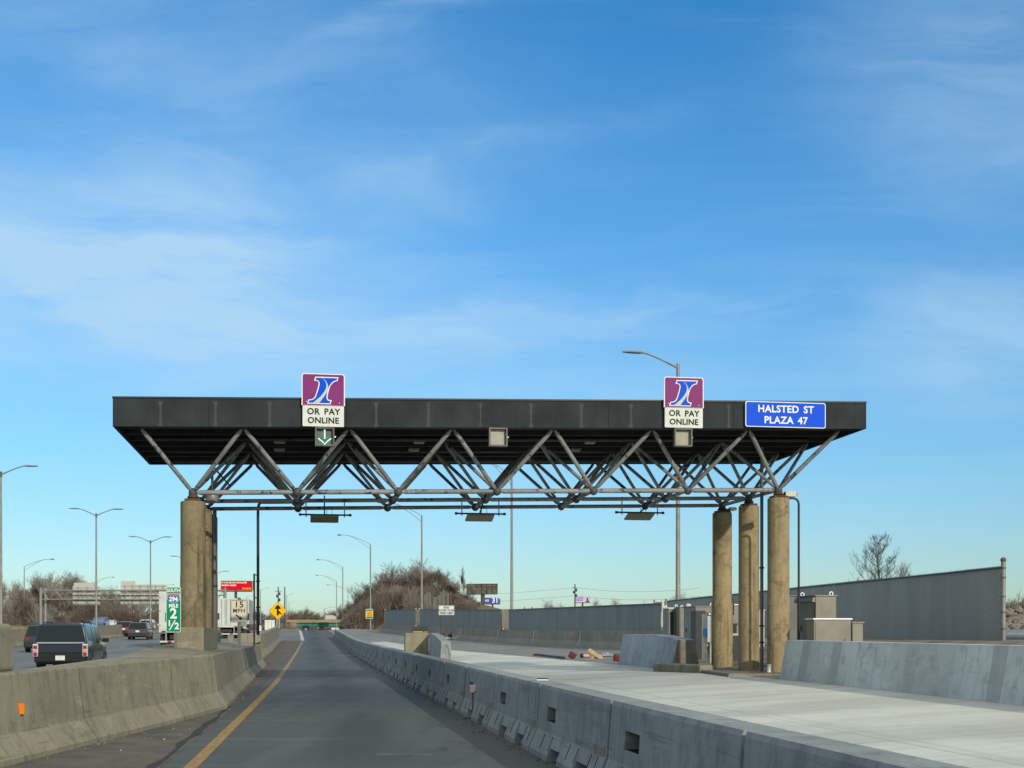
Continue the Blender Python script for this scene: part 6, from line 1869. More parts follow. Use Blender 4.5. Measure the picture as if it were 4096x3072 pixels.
# ------------------------------------------------------------------ vehicles
def wheel(parent, x, y, r, w, side):
    t = MB().lathe([(r*0.62, -w/2), (r*0.93, -w/2), (r, -w*0.32), (r, w*0.32), (r*0.93, w/2), (r*0.62, w/2)], (x, y, r), 20, 'X').build('wheel', M['rubber'], parent)
    s = side
    MB().lathe([(r*0.60, s*w*0.30-0.01*s), (r*0.60, s*w*0.46), (r*0.30, s*w*0.52), (r*0.08, s*w*0.50)] if s > 0 else [(r*0.08, s*w*0.50), (r*0.30, s*w*0.52), (r*0.60, s*w*0.46), (r*0.60, s*w*0.30-0.01*s)], (x, y, r), 14, 'X').build('rim', M['steel'], t)
def car(lab, px, d, paintm, L=4.7, Wd=1.86, H=1.68, boxy=0.0, zoff=0.0, rz=RZ, group='cars on the highway', belt=0.98, glassmat=None, flat=None, name='parked_car', plate=True, tailstyle='side', trim=False, xw=None, rails=True, hatch=0.32):
    """rear of the car at the origin, +y is forward; body grown from stations along its length"""
    x = X_(px, d) if xw is None else xw
    o = thing(name, lab, 'car', (x, d, hz(d)+zoff), rz, group)
    hw = Wd/2
    zb = belt
    tw = hw*(0.80 + 0.035*boxy)                   # half width at the roof edge
    # rows: sill, bumper line, shoulder, belt, roof edge, roof crown
    zr = [0.24, 0.50, zb-0.22, zb, H-0.07, H]
    xr = [hw*0.93, hw*0.995, hw, hw*0.965, tw, tw*0.80]
    hs = hatch*(1-0.72*boxy)
    st = [  # y per row for each station (rear -> front), with row width and height factors
        dict(y=[0.10, 0.0, 0.02, 0.06, hs, hs+0.12]),
        dict(y=[0.30, 0.26, 0.28, 0.34, hs+0.14, hs+0.2]),
        dict(y=[L*0.27]*6), dict(y=[L*0.45]*6), dict(y=[L*0.60, L*0.60, L*0.60, L*0.61, L*0.545, L*0.54]),
        dict(y=[L*0.70, L*0.70, L*0.70, L*0.70, L*0.71, L*0.71], z={4: zb+0.035, 5: zb+0.06}, x={4: 0.86, 5: 0.6}),
        dict(y=[L*0.93, L*0.95, L*0.95, L*0.93, L*0.92, L*0.92], z={2: zb-0.24, 3: zb-0.12, 4: zb-0.08, 5: zb-0.06}, x={0: 0.93, 1: 0.93, 2: 0.93, 3: 0.90, 4: 0.80, 5: 0.6}),
        dict(y=[L*0.985, L, L*0.995, L*0.975, L*0.965, L*0.96], z={2: zb-0.30, 3: zb-0.22, 4: zb-0.20, 5: zb-0.19}, x={0: 0.8, 1: 0.82, 2: 0.82, 3: 0.78, 4: 0.7, 5: 0.5})]
    ns = len(st)
    def pt(i, j, s):
        q = st[i]
        zz = q.get('z', {}).get(j, zr[j])
        ref = xr[j] if not ('x' in q and j in q['x']) else hw*q['x'][j]
        if i == 0: ref = ref*0.965
        if j == 5 and i < 5: zz -= 0.0
        return Vector((s*ref, q['y'][j], zz))
    m = MB()
    vid = {}
    for i in range(ns):
        for j in range(6):
            for s in (-1, 1):
                vid[i, j, s] = len(m.v); m.v.append(tuple(pt(i, j, s)))
    def face(*k, sm=True): m.f.append(tuple(vid[q] for q in k)); m.sm.append(sm)
    for i in range(ns-1):
        for j in range(5):
            face((i, j, 1), (i+1, j, 1), (i+1, j+1, 1), (i, j+1, 1)); face((i, j+1, -1), (i+1, j+1, -1), (i+1, j, -1), (i, j, -1))
        face((i, 5, 1), (i+1, 5, 1), (i+1, 5, -1), (i, 5, -1)); face((i, 0, -1), (i+1, 0, -1), (i+1, 0, 1), (i, 0, 1))
    for i in (0, ns-1):
        for j in range(5): face((i, j, -1), (i, j, 1), (i, j+1, 1), (i, j+1, -1))
    b = m.build('body', paintm, o, bevel=0.045, seg=3)
    gm = M['glass']
    def patch(nm, q, off, mat=gm, inset=0.06, par=None):
        a, bb, c, dd = q
        cen = (a+bb+c+dd)/4
        n = (bb-a).cross(dd-a).normalized()
        if n.dot(cen - Vector((0, L*0.45, 0.9))) < 0: n = -n
        vs = []
        for p in (a, bb, c, dd):
            e = (cen-p); p2 = p + e.normalized()*min(inset, e.length*0.4)
            vs.append(p2 + n*off)
        vs += [v - n*(off+0.02) for v in vs]
        return MB().add(vs, [(0, 1, 2, 3), (7, 6, 5, 4), (0, 4, 5, 1), (1, 5, 6, 2), (2, 6, 7, 3), (3, 7, 4, 0)]).build(nm, mat, par or o)
    patch('rear_window', (pt(0, 3, -1), pt(0, 3, 1), pt(0, 4, 1), pt(0, 4, -1)), 0.008, inset=0.07)
    for s in (-1, 1):
        for i in (1, 2, 3):
            patch('window', (pt(i, 3, s), pt(i+1, 3, s), pt(i+1, 4, s), pt(i, 4, s)), 0.008, inset=0.075)
        patch('window', (pt(4, 3, s), pt(5, 3, s), pt(4, 4, s), pt(4, 4, s)), 0.006, inset=0.05)
    patch('windshield', (pt(4, 4, -1), pt(4, 4, 1), pt(5, 4, 1), pt(5, 4, -1)), 0.008, inset=0.06)
    # bumper, lamps, plate, mirrors
    MB().box((0, 0.02, 0.46), (Wd*0.94, 0.16, 0.30)).build('bumper', M['black'] if boxy < 0.5 else paintm, o, bevel=0.05, seg=3)
    for s in (-1, 1):
        if tailstyle == 'side':
            t = MB().prism([(0, 0), (0.30, 0.02), (0.30, 0.10), (0.10, 0.17), (0.0, 0.16)] , -0.03, 0.16)
            t.v = [(s*(hw*0.955-0.0) - s*a, b_+0.04, c+zb-0.20) for a, b_, c in t.v]
            t.build('tail_light', M['tail'], o)
        else:
            t = MB().box((s*(hw-0.105), 0.0, zb-0.30), (0.185, 0.16, 0.46)).build('tail_light', M['taillens'], o, bevel=0.02)
            MB().box((s*(hw-0.105), -0.085, zb-0.19), (0.13, 0.02, 0.12)).box((s*(hw-0.105), -0.085, zb-0.44), (0.13, 0.02, 0.13)).build('red_lens', M['tail'], t)
            MB().box((s*(hw-0.105), -0.084, zb-0.315), (0.12, 0.014, 0.08)).build('reverse_lens', M['chrome'], t)
        mr = MB().box((s*(hw+0.13), L*0.645, zb+0.05), (0.24, 0.13, 0.17)).build('mirror', paintm, o, bevel=0.03)
        MB().box((s*(hw+0.02), L*0.645, zb+0.01), (0.10, 0.05, 0.05)).build('stalk', M['black'], mr)
        if rails: MB().pipe([(s*tw*0.86, L*0.14, H-0.02), (s*tw*0.86, L*0.17, H+0.05), (s*tw*0.86, L*0.45, H+0.05), (s*tw*0.86, L*0.48, H-0.02)], 0.022, 6).build('roof_rail', M['black'], o)
        for y in (L*0.20, L*0.80):
            wheel(o, s*(hw-0.105), y, 0.355, 0.24, s)
    if plate: MB().box((0, -0.02 if boxy < 0.5 else -0.075, (zb-0.18) if boxy < 0.5 else 0.48), (0.33, 0.02, 0.17)).build('plate', M['dwhite'], o)
    if trim: MB().box((0, 0.005, zb-0.03), (Wd*0.86, 0.05, 0.045)).build('trim_strip', M['chrome'], o)
    MB().beam((-0.05, 0.02+hs*0.15, zb+0.05), (0.42, 0.02+hs*0.25, zb+0.12), 0.02, 0.02).build('wiper', M['black'], o)
    MB().box((0, -0.065, 0.60), (Wd*0.80, 0.03, 0.03)).build('bumper_lip', M['black'], o)
    MB().box((0, L*0.16, H+0.03), (0.03, 0.10, 0.08)).build('antenna', M['black'], o)
    return o
def cars():
    car("black boxy wagon with tall tail lights nearest on the highway", 242, 47.5, M['car_black'], L=5.1, Wd=1.95, H=1.74, boxy=1.0, name='station_wagon', tailstyle='tall', trim=True, belt=1.06)
    car("dark sport utility car just left of the black wagon", 158, 80.5, M['car_dark'], L=4.8, Wd=1.96, H=1.72, name='sport_utility_car', hatch=0.45)
    car("charcoal hatchback car in front of the white one", 550, 121, M['car_graphite'], L=4.6, Wd=1.87, H=1.66, name='crossover_car')
    car("dusty red car behind the charcoal one on the highway", 494, 136, M['car_red'], L=4.6, Wd=1.86, H=1.62, name='crossover_car', rails=False)
    car("white car half hidden behind the charcoal hatchback", 585, 156, M['car_white'], L=4.7, Wd=1.88, H=1.66, name='crossover_car', rails=False)
    car("black hatchback car at the crest below the green bridge", 1223, 246, M['car_black'], L=4.5, Wd=1.85, H=1.55, name='hatchback_car', rails=False, group='cars beyond the crest')
    car("dark vehicle under the bridge right of the black hatchback", 1280, 330, M['car_dark'], L=4.6, Wd=1.3, H=2.2, name='van', rails=False, group='cars beyond the crest', zoff=0.0, boxy=0.6)
    car("bright red car beyond the crest beside white panels", 1314, 300, M['car_bright_red'], L=4.4, Wd=1.5, H=1.68, name='hatchback_car', rails=False, boxy=0.8, group='cars beyond the crest', zoff=0.15, plate=False)
    # cars coming the other way beyond the median wall, only their roofs show
    car("blue car roof showing above the median wall", 410, 172, M['car_blue'], L=4.6, Wd=1.85, H=1.52, rz=RZ+math.pi, name='sedan_car', rails=False, group='oncoming cars beyond the median wall', zoff=0.42)
    car("white car roof just right of the blue one", 446, 176, M['car_white'], L=4.6, Wd=1.8, H=1.40, rz=RZ+math.pi, name='sedan_car', rails=False, group='oncoming cars beyond the median wall', zoff=0.12)
    car("dusty red car roof low behind the median wall", 308, 130, M['car_red'], L=4.6, Wd=1.85, H=1.50, rz=RZ+math.pi, name='sedan_car', rails=False, group='oncoming cars beyond the median wall', zoff=0.0)
cars()
def white_panels():
    for i, (px, lab) in enumerate(((1334, "white roadwork panel right of the red car"), (1353, "white roadwork panel beside the light pole base"))):
        o = thing('roadwork_panel', lab, 'panel', P(px, 2530, 300), RZ, 'white roadwork panels')
        MB().box((0, 0, 0.55), (0.92, 0.3, 1.1)).build('panel', M['dwhite'], o, bevel=0.03)
        MB().box((0, 0, -0.3), (0.5, 0.4, 0.7)).build('foot', M['steel'], o)
white_panels()
def trailer(lab, px, d, Wd, ztop, L, cab=True, name='semi_truck', group='white trucks on the highway'):
    o = thing(name, lab, 'truck', (X_(px, d), d, hz(d)), RZ, group)
    H = ztop-hz(d)
    fl = 1.22
    MB().box((0, L/2, (H+fl)/2), (Wd, L, H-fl)).build('trailer_box', M['truck_white'], o, bevel=0.02)
    for s in (-1, 1):
        dr = MB().box((s*Wd*0.245, -0.015, (H+fl)/2), (Wd*0.475, 0.02, H-fl-0.14)).build('rear_door', M['truck_white'], o)
        for x in (0.08, 0.42):
            MB().tube((s*x, -0.05, fl+0.1), (s*x, -0.05, H-0.1), 0.022, n=6).build('lock_rod', M['truck_grey'], dr)
        for z in (fl+0.4, (H+fl)/2, H-0.4):
            MB().box((s*Wd*0.47, -0.04, z), (0.12, 0.03, 0.06)).build('hinge', M['truck_grey'], dr)
        MB().box((s*Wd*0.36, -0.03, fl-0.06), (0.34, 0.05, 0.10)).build('tail_light', M['tail'], o)
        MB().box((s*Wd*0.30, -0.02, fl-0.45), (0.09, 0.08, 0.72)).build('bumper_post', M['truck_grey'], o)
        for y in (1.1, 2.4):
            wheel(o, s*(Wd/2-0.28), y, 0.5, 0.52, s)
    MB().box((0, 0.05, fl-0.05), (Wd-0.02, 0.14, 0.16)).build('sill', M['truck_white'], o)
    MB().box((-Wd*0.28, -0.045, fl+0.95), (0.20, 0.03, 0.62)).build('placard', M['black'], o)
    b = MB().box((0, -0.06, fl-0.78), (Wd*0.93, 0.10, 0.12)).build('bumper', M['truck_white'], o)
    MB().box((-Wd*0.2, -0.115, fl-0.78), (0.3, 0.01, 0.10)).box((Wd*0.2, -0.115, fl-0.78), (0.3, 0.01, 0.10)).build('red_stripe', M['tail'], b)
    MB().box((0, 1.8, 0.75), (Wd*0.42, 3.0, 0.3)).build('chassis', M['black'], o)
    MB().box((0, 1.75, 0.92), (Wd*0.80, 0.2, 0.45)).build('axle_frame', M['black'], o)
    if cab:
        for s in (-1, 1): MB().box((s*0.42, L+1.5, 0.95), (0.1, 5.5, 0.22)).build('frame_rail', M['black'], o)
        c = MB().prism([(0, 0.9), (1.9, 0.9), (2.9, 1.0), (2.9, 1.7), (1.75, 1.85), (1.45, 3.0), (1.0, H-0.25), (0, H-0.1)], -1.2, 1.2)
        c.v = [(b_, L+0.9+a, z) for a, b_, z in c.v]
        c.build('cab', M['truck_white'], o, bevel=0.06)
        for s in (-1, 1):
            MB().box((s*1.21, L+2.2, 2.4), (0.02, 0.75, 0.6)).build('window', M['glass'], o)
            MB().box((s*1.45, L+2.6, 2.3), (0.18, 0.12, 0.75)).build('mirror', M['black'], o)
            for y in (L+0.2, L+1.4, L+3.3): wheel(o, s*0.98, y, 0.5, 0.4, s)
    return o
trailer("white semi trailer behind the speed sign", 904, 128, 2.62, Z_(2393, 128), 14.0)
trailer("white box truck half hidden behind the green mile sign", 708, 92, 2.5, Z_(2366, 92), 7.0, name='box_truck')
def second_tractor():
    d = 139
    o = thing('semi_truck', "grey truck with dark mirror just right of the semi trailer", 'truck', (X_(955, d+17), d+17, hz(d+17)), RZ, 'white trucks on the highway')
    H = Z_(2396, d+17)-hz(d+17)
    MB().box((0, 5.5, (H+1.1)/2), (2.45, 11, H-1.1)).build('trailer_box', M['cab_light'], o, bevel=0.03)
    MB().box((0, -0.02, (H+1.1)/2), (0.05, 0.04, H-1.3)).build('door_seam', M['truck_grey'], o)
    MB().box((0, 0.0, 0.55), (2.3, 0.1, 0.12)).build('bumper', M['truck_grey'], o)
    for s in (-1, 1):
        MB().box((s*0.9, -0.02, 1.0), (0.3, 0.05, 0.1)).build('tail_light', M['tail'], o)
        for y in (1.2, 2.5): wheel(o, s*0.95, y, 0.5, 0.5, s)
second_tractor()

# ------------------------------------------------------------------ bare trees and brush
def branch_tree(seed, H, spread, levels=5, trunk_r=0.16, lean=0.0, twig_r=0.012, fork=0.30, density=1.0, up=0.35):
    """returns trunk-and-limb and twig meshes of a leafless tree"""
    rn = random.Random(seed)
    limbs, twigs = MB(), MB()
    def seg(mb, pts, rs, n): mb.pipe(pts, rs, n, caps=False)
    def grow(p, d, L, r, lev):
        n = 4 if lev < 2 else 3
        pts = [p]; rs = [r]; q = p.copy(); dd = d.copy()
        for i in range(n):
            dd = (dd + Vector((rn.uniform(-1, 1), rn.uniform(-1, 1), rn.uniform(-0.6, 0.9)))*(0.10+0.06*lev) + Vector((0, 0, up*0.12))).normalized()
            q = q + dd*(L/n)
            pts.append(q.copy()); rs.append(max(twig_r*0.5, r*(1-0.62*(i+1)/n)))
        seg(limbs if lev <= 2 else twigs, pts, rs, 6 if lev < 2 else (4 if lev == 2 else 3))
        if lev >= levels: return
        k = int((4 if lev == 0 else rn.choice((3, 4, 4, 5)))*density + 0.5)
        for i in range(k):
            u = rn.uniform(0.30 if lev else fork, 1.0)
            idx = min(n-1, int(u*n)); f = u*n-idx
            b = pts[idx].lerp(pts[idx+1], f)
            ax = Vector((rn.uniform(-1, 1), rn.uniform(-1, 1), rn.uniform(-0.15, 0.6))).normalized()
            nd_ = (dd*(0.75-0.03*lev) + ax*spread + Vector((0, 0, up))).normalized()
            grow(b, nd_, L*rn.uniform(0.52, 0.78), max(twig_r, r*rn.uniform(0.38, 0.55)), lev+1)
        grow(pts[-1], (dd + Vector((rn.uniform(-.3, .3), rn.uniform(-.3, .3), 0.2))).normalized(), L*rn.uniform(0.55, 0.75), max(twig_r, rs[-1]), lev+1)
    grow(Vector((0, 0, -0.3)), Vector((lean, 0, 1)).normalized(), H*0.42, trunk_r, 0)
    return limbs, twigs
def scale_to(mbs, H):
    z = max(v[2] for m in mbs for v in m.v)
    s = H/z
    for m in mbs: m.v = [(a*s, b*s, c*s) for a, b, c in m.v]
TREE_MESH = []
for sd, sp, den, up in ((1, 0.75, 1.0, 0.35), (2, 0.9, 1.0, 0.25), (3, 0.65, 1.1, 0.45), (4, 0.8, 1.15, 0.3), (5, 0.7, 1.05, 0.4)):
    l, t = branch_tree(sd, 12, sp+0.15, 5, 0.22, 0, 0.020, 0.25, den, up*0.7)
    scale_to((l, t), 12.0)
    TREE_MESH.append((l.mesh('trunk', M['bark']), t.mesh('twigs', M['twig_grey']), t.mesh('twigs_brown', M['twig'])))
def bush_mesh(seed, n=260, r=0.022, mat='twig'):
    """a dense leafless thicket bush about 3 m wide and 3 m high"""
    rn = random.Random(seed); m = MB()
    for i in range(n):
        a = rn.uniform(0, 2*math.pi); rr = 1.0*math.sqrt(rn.random())
        p = Vector((rr*math.cos(a), rr*math.sin(a), -0.2))
        d = Vector((math.cos(a)*0.45*rr+rn.uniform(-0.35, 0.35), math.sin(a)*0.45*rr+rn.uniform(-0.35, 0.35), 1)).normalized()
        L = rn.uniform(0.9, 3.0)*(1.1-0.45*rr)
        q = p + d*L*0.5; e = q + (d + Vector((rn.uniform(-.5, .5), rn.uniform(-.5, .5), rn.uniform(-.1, .3)))).normalized()*L*0.5
        m.pipe([p, q, e], [r*1.2, r, r*0.5], 3, False)
        for k in range(5):
            b = p.lerp(e, rn.uniform(0.25, 0.95)); dd = (d*0.5 + Vector((rn.uniform(-1, 1), rn.uniform(-1, 1), rn.uniform(-0.3, 0.9)))).normalized()
            c = b + dd*rn.uniform(0.3, 0.8)
            m.pipe([b, c], [r*0.8, r*0.4], 3, False)
    return m.mesh('brush', M[mat])
BUSH = [bush_mesh(i, mat=('twig', 'twig_dark', 'twig')[i % 3]) for i in range(4)]
def plant_tree(lab, x, y, H, kind, rot, group, z=None, brown=False, sx=1.0):
    a, b, c = TREE_MESH[kind % 5]
    o = thing('bare_tree', lab, 'tree', (x, y, ground_z(x, y)-0.1 if z is None else z), rot, group)
    s = H/12.0
    o.scale = (s*sx, s*sx, s)
    for nm, me in (('trunk', a), ('crown', c if brown else b)):
        q = bpy.data.objects.new(nm, me); COL.objects.link(q); q.parent = o
    return o
def groves():
    rn = random.Random(77)
    # left grove beyond the opposing highway
    spots = []
    for px in (-20, 12, 40, 66, 92, 120, 150, 172, 196, 218, 240, 262, 286, 306, 330, 352, 382, 412, 440, 470, 505, 540, 580, 620):
        d = rn.uniform(232, 262)
        top = 2285 if px < 30 else (2318 if px < 120 else (2282 if 140 < px < 345 else 2336 + (px-345)*0.05))
        spots.append((px + rn.uniform(-6, 6), d, top + rn.uniform(-10, 14)))
    for i, (px, d, top) in enumerate(sorted(spots)):
        x = X_(px, d); zg = ground_z(x, d)
        plant_tree("bare grey tree in the left grove, %s from the left" % ORD[i+1], x, d, max(6, Z_(top, d)-zg), i*3+1, rn.uniform(0, 6), 'bare trees of the left grove', brown=i % 3 == 0)
    # mound trees on the right
    mt = [(1412, 250, 2400), (1440, 245, 2352), (1470, 240, 2330), (1497, 238, 2322), (1522, 235, 2248), (1548, 232, 2310), (1575, 236, 2262), (1602, 226, 2330), (1628, 230, 2285), (1665, 226, 2232), (1690, 222, 2272), (1722, 232, 2275),
          (1752, 222, 2262), (1775, 226, 2262), (1800, 224, 2318), (1826, 222, 2322), (1856, 228, 2262), (1884, 220, 2345)]
    for i, (px, d, top) in enumerate(mt):
        x = X_(px, d); zg = ground_z(x, d)
        thin = px == 1856
        plant_tree("bare tree on the wooded mound, %s from the left" % ORD[i+1], x, d, max(4, Z_(top, d)-zg+0.3), i*2, rn.uniform(0, 6), 'bare trees on the mound', brown=i % 2 == 0, sx=0.35 if thin else 1.35)
    # trees beyond the bridge and along the horizon
    far = []
    px = 1040
    while px < 1470:
        far.append((px, rn.uniform(520, 600), 2432 + rn.uniform(-18, 16) + (14 if px < 1120 else 0)))
        px += rn.uniform(11, 17)
    for i, (px, d, top) in enumerate(far):
        x = X_(px, d)
        plant_tree("distant bare tree behind the green bridge, %s from the left" % ORD[i+1], x, d, Z_(top, d)+3.0, i*3, rn.uniform(0, 6), 'distant trees beyond the bridge', z=-3.0, brown=True, sx=1.25)
    rt = [(2026, 470, 2432, 0.9, "small bare tree between the tall pole and the blue screen"), (2220, 430, 2386, 1.3, "wide bare tree left of the lilac billboard"), (2398, 430, 2388, 0.9, "bare tree just right of the lilac billboard"),
          (2492, 430, 2388, 1.2, "bare tree half way between billboard and meter box"), (2578, 430, 2394, 1.0, "small bare tree above the end of the wall fence"), (2690, 320, 2368, 0.7, "bare tree just left of the tallest light pole"), (2752, 300, 2351, 1.0, "forked bare tree just right of the tallest light pole")]
    for i, (px, d, top, sx, lab) in enumerate(rt):
        x = X_(px, d)
        plant_tree(lab, x, d, Z_(top, d)+1.5, i, rn.uniform(0, 6), 'bare trees beyond the fences', z=-1.5, sx=sx)
groves()
def big_tree():
    rn = random.Random(12)
    l, t = MB(), MB()
    H = 8.9; pts = []; rs = []
    q = Vector((0, 0, -0.3))
    for k in range(11):
        pts.append(q.copy()); rs.append(0.15*(1-k/10.6)+0.012)
        q = q + Vector((rn.uniform(-0.10, 0.10), rn.uniform(-0.1, 0.1), H/10))
    l.pipe(pts, rs, 7, False)
    def shoot(p, dr, L, r, lev):
        n = 4; ps = [p]; rr = [r]; w = p.copy(); dd = dr.copy()
        for k in range(n):
            dd = (dd + Vector((rn.uniform(-1, 1), rn.uniform(-1, 1), rn.uniform(-0.2, 0.9)))*0.16).normalized()
            w = w + dd*L/n; ps.append(w.copy()); rr.append(max(0.007, r*(1-0.7*(k+1)/n)))
        (l if lev == 0 else t).pipe(ps, rr, 5 if lev == 0 else 3, False)
        if lev >= 3: return
        for k in range((7, 4, 2)[lev]):
            u = rn.uniform(0.25, 1.0); ix = min(n-1, int(u*n)); e = ps[ix].lerp(ps[ix+1], u*n-ix)
            side = Vector((rn.uniform(-1, 1), rn.uniform(-1, 1), rn.uniform(-0.2, 0.8))).normalized()
            shoot(e, (dd*0.8 + side*0.75 + Vector((0, 0, 0.25))).normalized(), L*rn.uniform(0.42, 0.68), max(0.008, r*0.45), lev+1)
    for k in range(22):
        u = 0.30 + 0.66*k/21
        ix = min(9, int(u*10)); e = pts[ix].lerp(pts[ix+1], u*10-ix)
        an = k*2.4 + rn.uniform(-0.4, 0.4)
        shoot(e, Vector((math.cos(an), math.sin(an), rn.uniform(0.45, 0.95))).normalized(), rn.uniform(0.8, 1.1)*(3.3*(1.12-u)+0.45), 0.055*(1.15-u)+0.010, 0)
    d = 95.0
    x = X_(3521, d); z = 1.0
    H = Z_(2122, d)-z
    scale_to((l, t), H)
    o = thing('bare_tree', "large lone bare tree behind the right slatted fence", 'tree', (x, d, z), R(30))
    l.build('trunk', M['dark_bark'], o); t.build('crown', M['dark_bark'], o)
    plant_tree("low bare sapling right of the large lone tree", X_(3632, 93), 93, Z_(2238, 93)-1.0, 2, 1.0, None, z=1.0, sx=0.7)
big_tree()
def brush():
    rn = random.Random(9)
    def clump(name, lab, spots, group=None):
        """a thicket that reads as one mass: one object of joined stems"""
        bm_v, bm_f = [], []
        me = bpy.data.meshes.new(name)
        import numpy as np
        V, F, MI = [], [], []
        off = 0
        for x, y, z, s, k, r in spots:
            b = BUSH[k % 4]
            n = len(b.vertices)
            co = np.empty(n*3, dtype=np.float32); b.vertices.foreach_get('co', co); co = co.reshape(-1, 3)
            c, sn = math.cos(r), math.sin(r)
            w = np.stack([co[:, 0]*c - co[:, 1]*sn, co[:, 0]*sn + co[:, 1]*c, co[:, 2]], 1)*np.array(s) + np.array([x, y, z])
            V.append(w)
            f = np.empty(len(b.loops), dtype=np.int32); b.loops.foreach_get('vertex_index', f)
            F.append(f.reshape(-1, 4)+off); MI += [0 if k % 4 in (0, 2) else (1 if k % 4 == 1 else 2)]*len(b.polygons)
            off += n
        V = np.concatenate(V); F = np.concatenate(F)
        me.vertices.add(len(V)); me.vertices.foreach_set('co', V.ravel())
        me.loops.add(F.size); me.loops.foreach_set('vertex_index', F.ravel())
        me.polygons.add(len(F)); me.polygons.foreach_set('loop_start', np.arange(0, F.size, 4, dtype=np.int32))
        me.polygons.foreach_set('material_index', np.array(MI, dtype=np.int32))
        for q in ('twig', 'twig_dark', 'twig_grey'): me.materials.append(M[q])
        me.update(); me.validate()
        o = bpy.data.objects.new(name, me); COL.objects.link(o)
        tag(o, lab, 'brush', kind='stuff')
    sp = []
    # left thicket
    for i in range(150):
        px = rn.uniform(-40, 690); d = rn.uniform(214, 255)
        x = X_(px, d)
        h = rn.uniform(1.2, 2.2) + 0.6*math.sin(px*0.02)
        sp.append((x, d, ground_z(x, d), (rn.uniform(0.9, 1.5), rn.uniform(0.9, 1.4), h*1.0), rn.choice((0, 1, 1, 3)), rn.uniform(0, 6)))
    clump('thicket', "dense brown thicket behind the opposing highway on the left", sp)
    sp = []
    for i in range(280):
        px = rn.uniform(1385, 1925); d = rn.uniform(172, 250)
        # outline of the mound's brush
        top = lerp([(1380, 2470), (1400, 2430), (1440, 2385), (1480, 2345), (1540, 2318), (1620, 2310), (1700, 2320), (1760, 2335), (1830, 2350), (1880, 2380), (1930, 2425)], px)
        if d < 200 and px > 1660: top += 70
        if px < 1640 and d < 208: d += 38
        x = X_(px, d); zg = ground_z(x, d)
        H = Z_(top + rn.uniform(0, 50), d)-zg
        if H < 0.6: continue
        s = min(2.4, H/2.6)
        sp.append((x, d, zg-0.1, (rn.uniform(0.6, 1.1), rn.uniform(0.8, 1.3), s), rn.choice((0, 1, 1, 2, 3)), rn.uniform(0, 6)))
    clump('thicket', "dense brown brush covering the mound right of the ramp", sp)
    sp = []
    for i in range(90):
        px = rn.uniform(1030, 1460); d = rn.uniform(500, 560)
        sp.append((X_(px, d), d, -2.6, (1.9, 1.5, rn.uniform(2.2, 3.2)), rn.choice((0, 1, 3)), rn.uniform(0, 6)))
    for i in range(60):
        px = rn.uniform(2010, 2700); d = rn.uniform(440, 520)
        sp.append((X_(px, d), d, -2.6, (1.6, 1.5, rn.uniform(1.7, 3.0)), rn.choice((0, 2, 3)), rn.uniform(0, 6)))
    for i in range(90):
        px = rn.uniform(650, 1190); d = rn.uniform(430, 520)
        sp.append((X_(px, d), d, -2.0, (1.6, 1.5, rn.uniform(1.8, 2.6)), rn.choice((0, 1, 3)), rn.uniform(0, 6)))
    clump('far_brush', "low brown brush along the far horizon", sp)
    sp = []
    for i in range(26):
        px = rn.uniform(4005, 4300); d = rn.uniform(60, 75)
        sp.append((X_(px, d), d, 1.4, (0.8, 0.7, rn.uniform(0.5, 0.85)), rn.choice((1, 1, 3)), rn.uniform(0, 6)))
    clump('verge_brush', "low brown brush past the end of the right fence", sp)
    # short dry grass on the strip before the left thicket
    m = MB()
    for i in range(5200):
        px = rn.uniform(0, 700); d = rn.uniform(196, 222)
        x = X_(px, d); z = ground_z(x, d)
        h = rn.uniform(0.3, 1.1)
        a = rn.uniform(-0.25, 0.25)
        m.add([(x-0.05, d, z), (x+0.05, d, z), (x+a, d+rn.uniform(-0.2, 0.2), z+h)], [(0, 1, 2)])
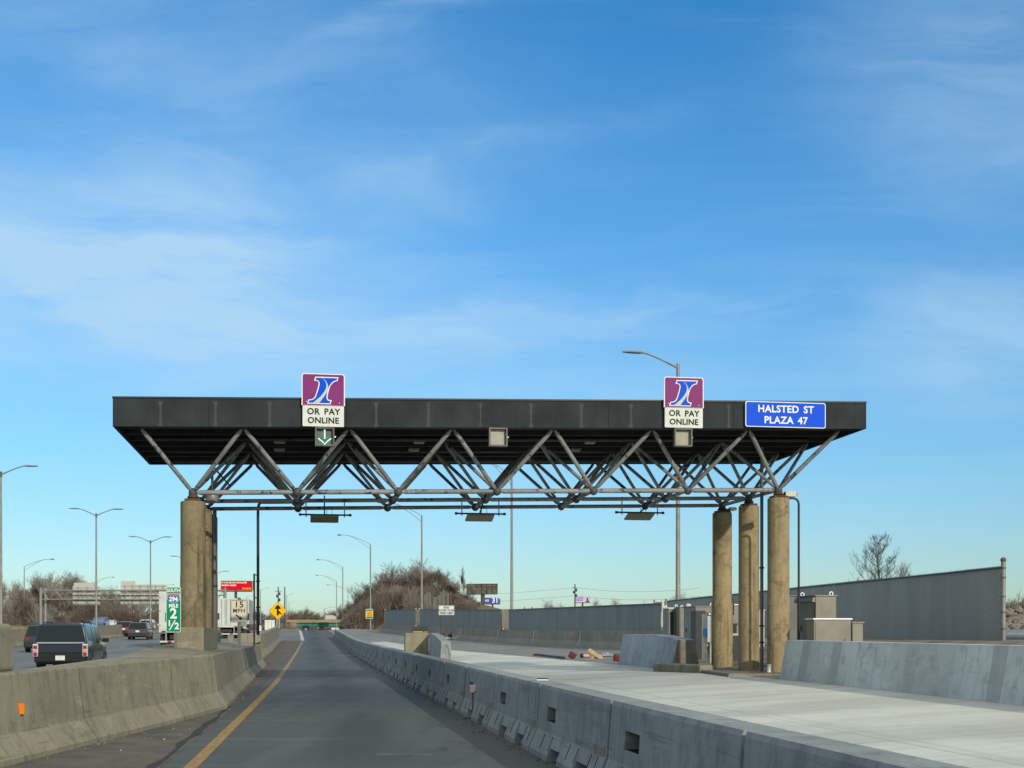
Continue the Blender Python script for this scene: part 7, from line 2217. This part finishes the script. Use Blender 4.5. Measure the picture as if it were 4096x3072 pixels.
    for i in range(2600):
        px = rn.uniform(1640, 1960); d = rn.uniform(165, 200)
        x = X_(px, d); z = ground_z(x, d)
        h = rn.uniform(0.2, 0.6)
        m.add([(x-0.04, d, z), (x+0.04, d, z), (x+rn.uniform(-0.2, 0.2), d, z+h)], [(0, 1, 2)])
    for i in range(1500):
        px = rn.uniform(1120, 1200); d = rn.uniform(300, 420)
        x = X_(px, d); z = max(ground_z(x, d), -0.5)
        m.add([(x-0.2, d, z-1), (x+0.2, d, z-1), (x+rn.uniform(-0.5, 0.5), d, z+rn.uniform(0.8, 2.2))], [(0, 1, 2)])
    o = m.build('dry_grass', M['straw']); tag(o, "tall dry straw grass on the banks", 'grass', kind='stuff')
M['straw'] = plain('dry_straw', (0.25, 0.195, 0.10), 0.95, 0, 0.3, 0.4)
brush()
# litter on the left shoulder
def litter():
    rn = random.Random(15); m = MB()
    for i in range(150):
        y = rn.uniform(11, 60)
        x = lerp(T_LBASE, y) + abs(rn.gauss(0, 0.35)) + 0.03
        if x > lerp(T_YEL, y)-0.3: continue
        s = rn.uniform(0.006, 0.022)
        m.box((x, y, hz(y)+0.012+s*0.3), (s*rn.uniform(1, 2), s, s*0.7), rn.uniform(0, 3))
    for i in range(420):
        y = rn.uniform(9, 80)
        x = lerp(T_FRONT, y) - 0.17 - abs(rn.gauss(0, 0.12))
        s = rn.uniform(0.008, 0.030)
        m.box((x, y, hz(y)+0.010+s*0.3), (s*rn.uniform(1, 2), s, s*0.7), rn.uniform(0, 3))
    o = m.build('grit', M['conc_pad']); tag(o, "loose grit and stones along the barrier feet", 'grit', kind='stuff')
    m = MB()
    for i in range(6):
        y = rn.uniform(12, 34); x = lerp(T_LBASE, y)+rn.uniform(0.1, 1.4)
        if x > lerp(T_YEL, y)-0.35: continue
        s = rn.uniform(0.012, 0.03)
        m.box((x, y, hz(y)+0.014), (s*1.8, s, 0.006), rn.uniform(0, 3))
    o = m.build('litter', M['dwhite']); tag(o, "scraps of pale litter on the left shoulder", 'litter', kind='stuff')
litter()
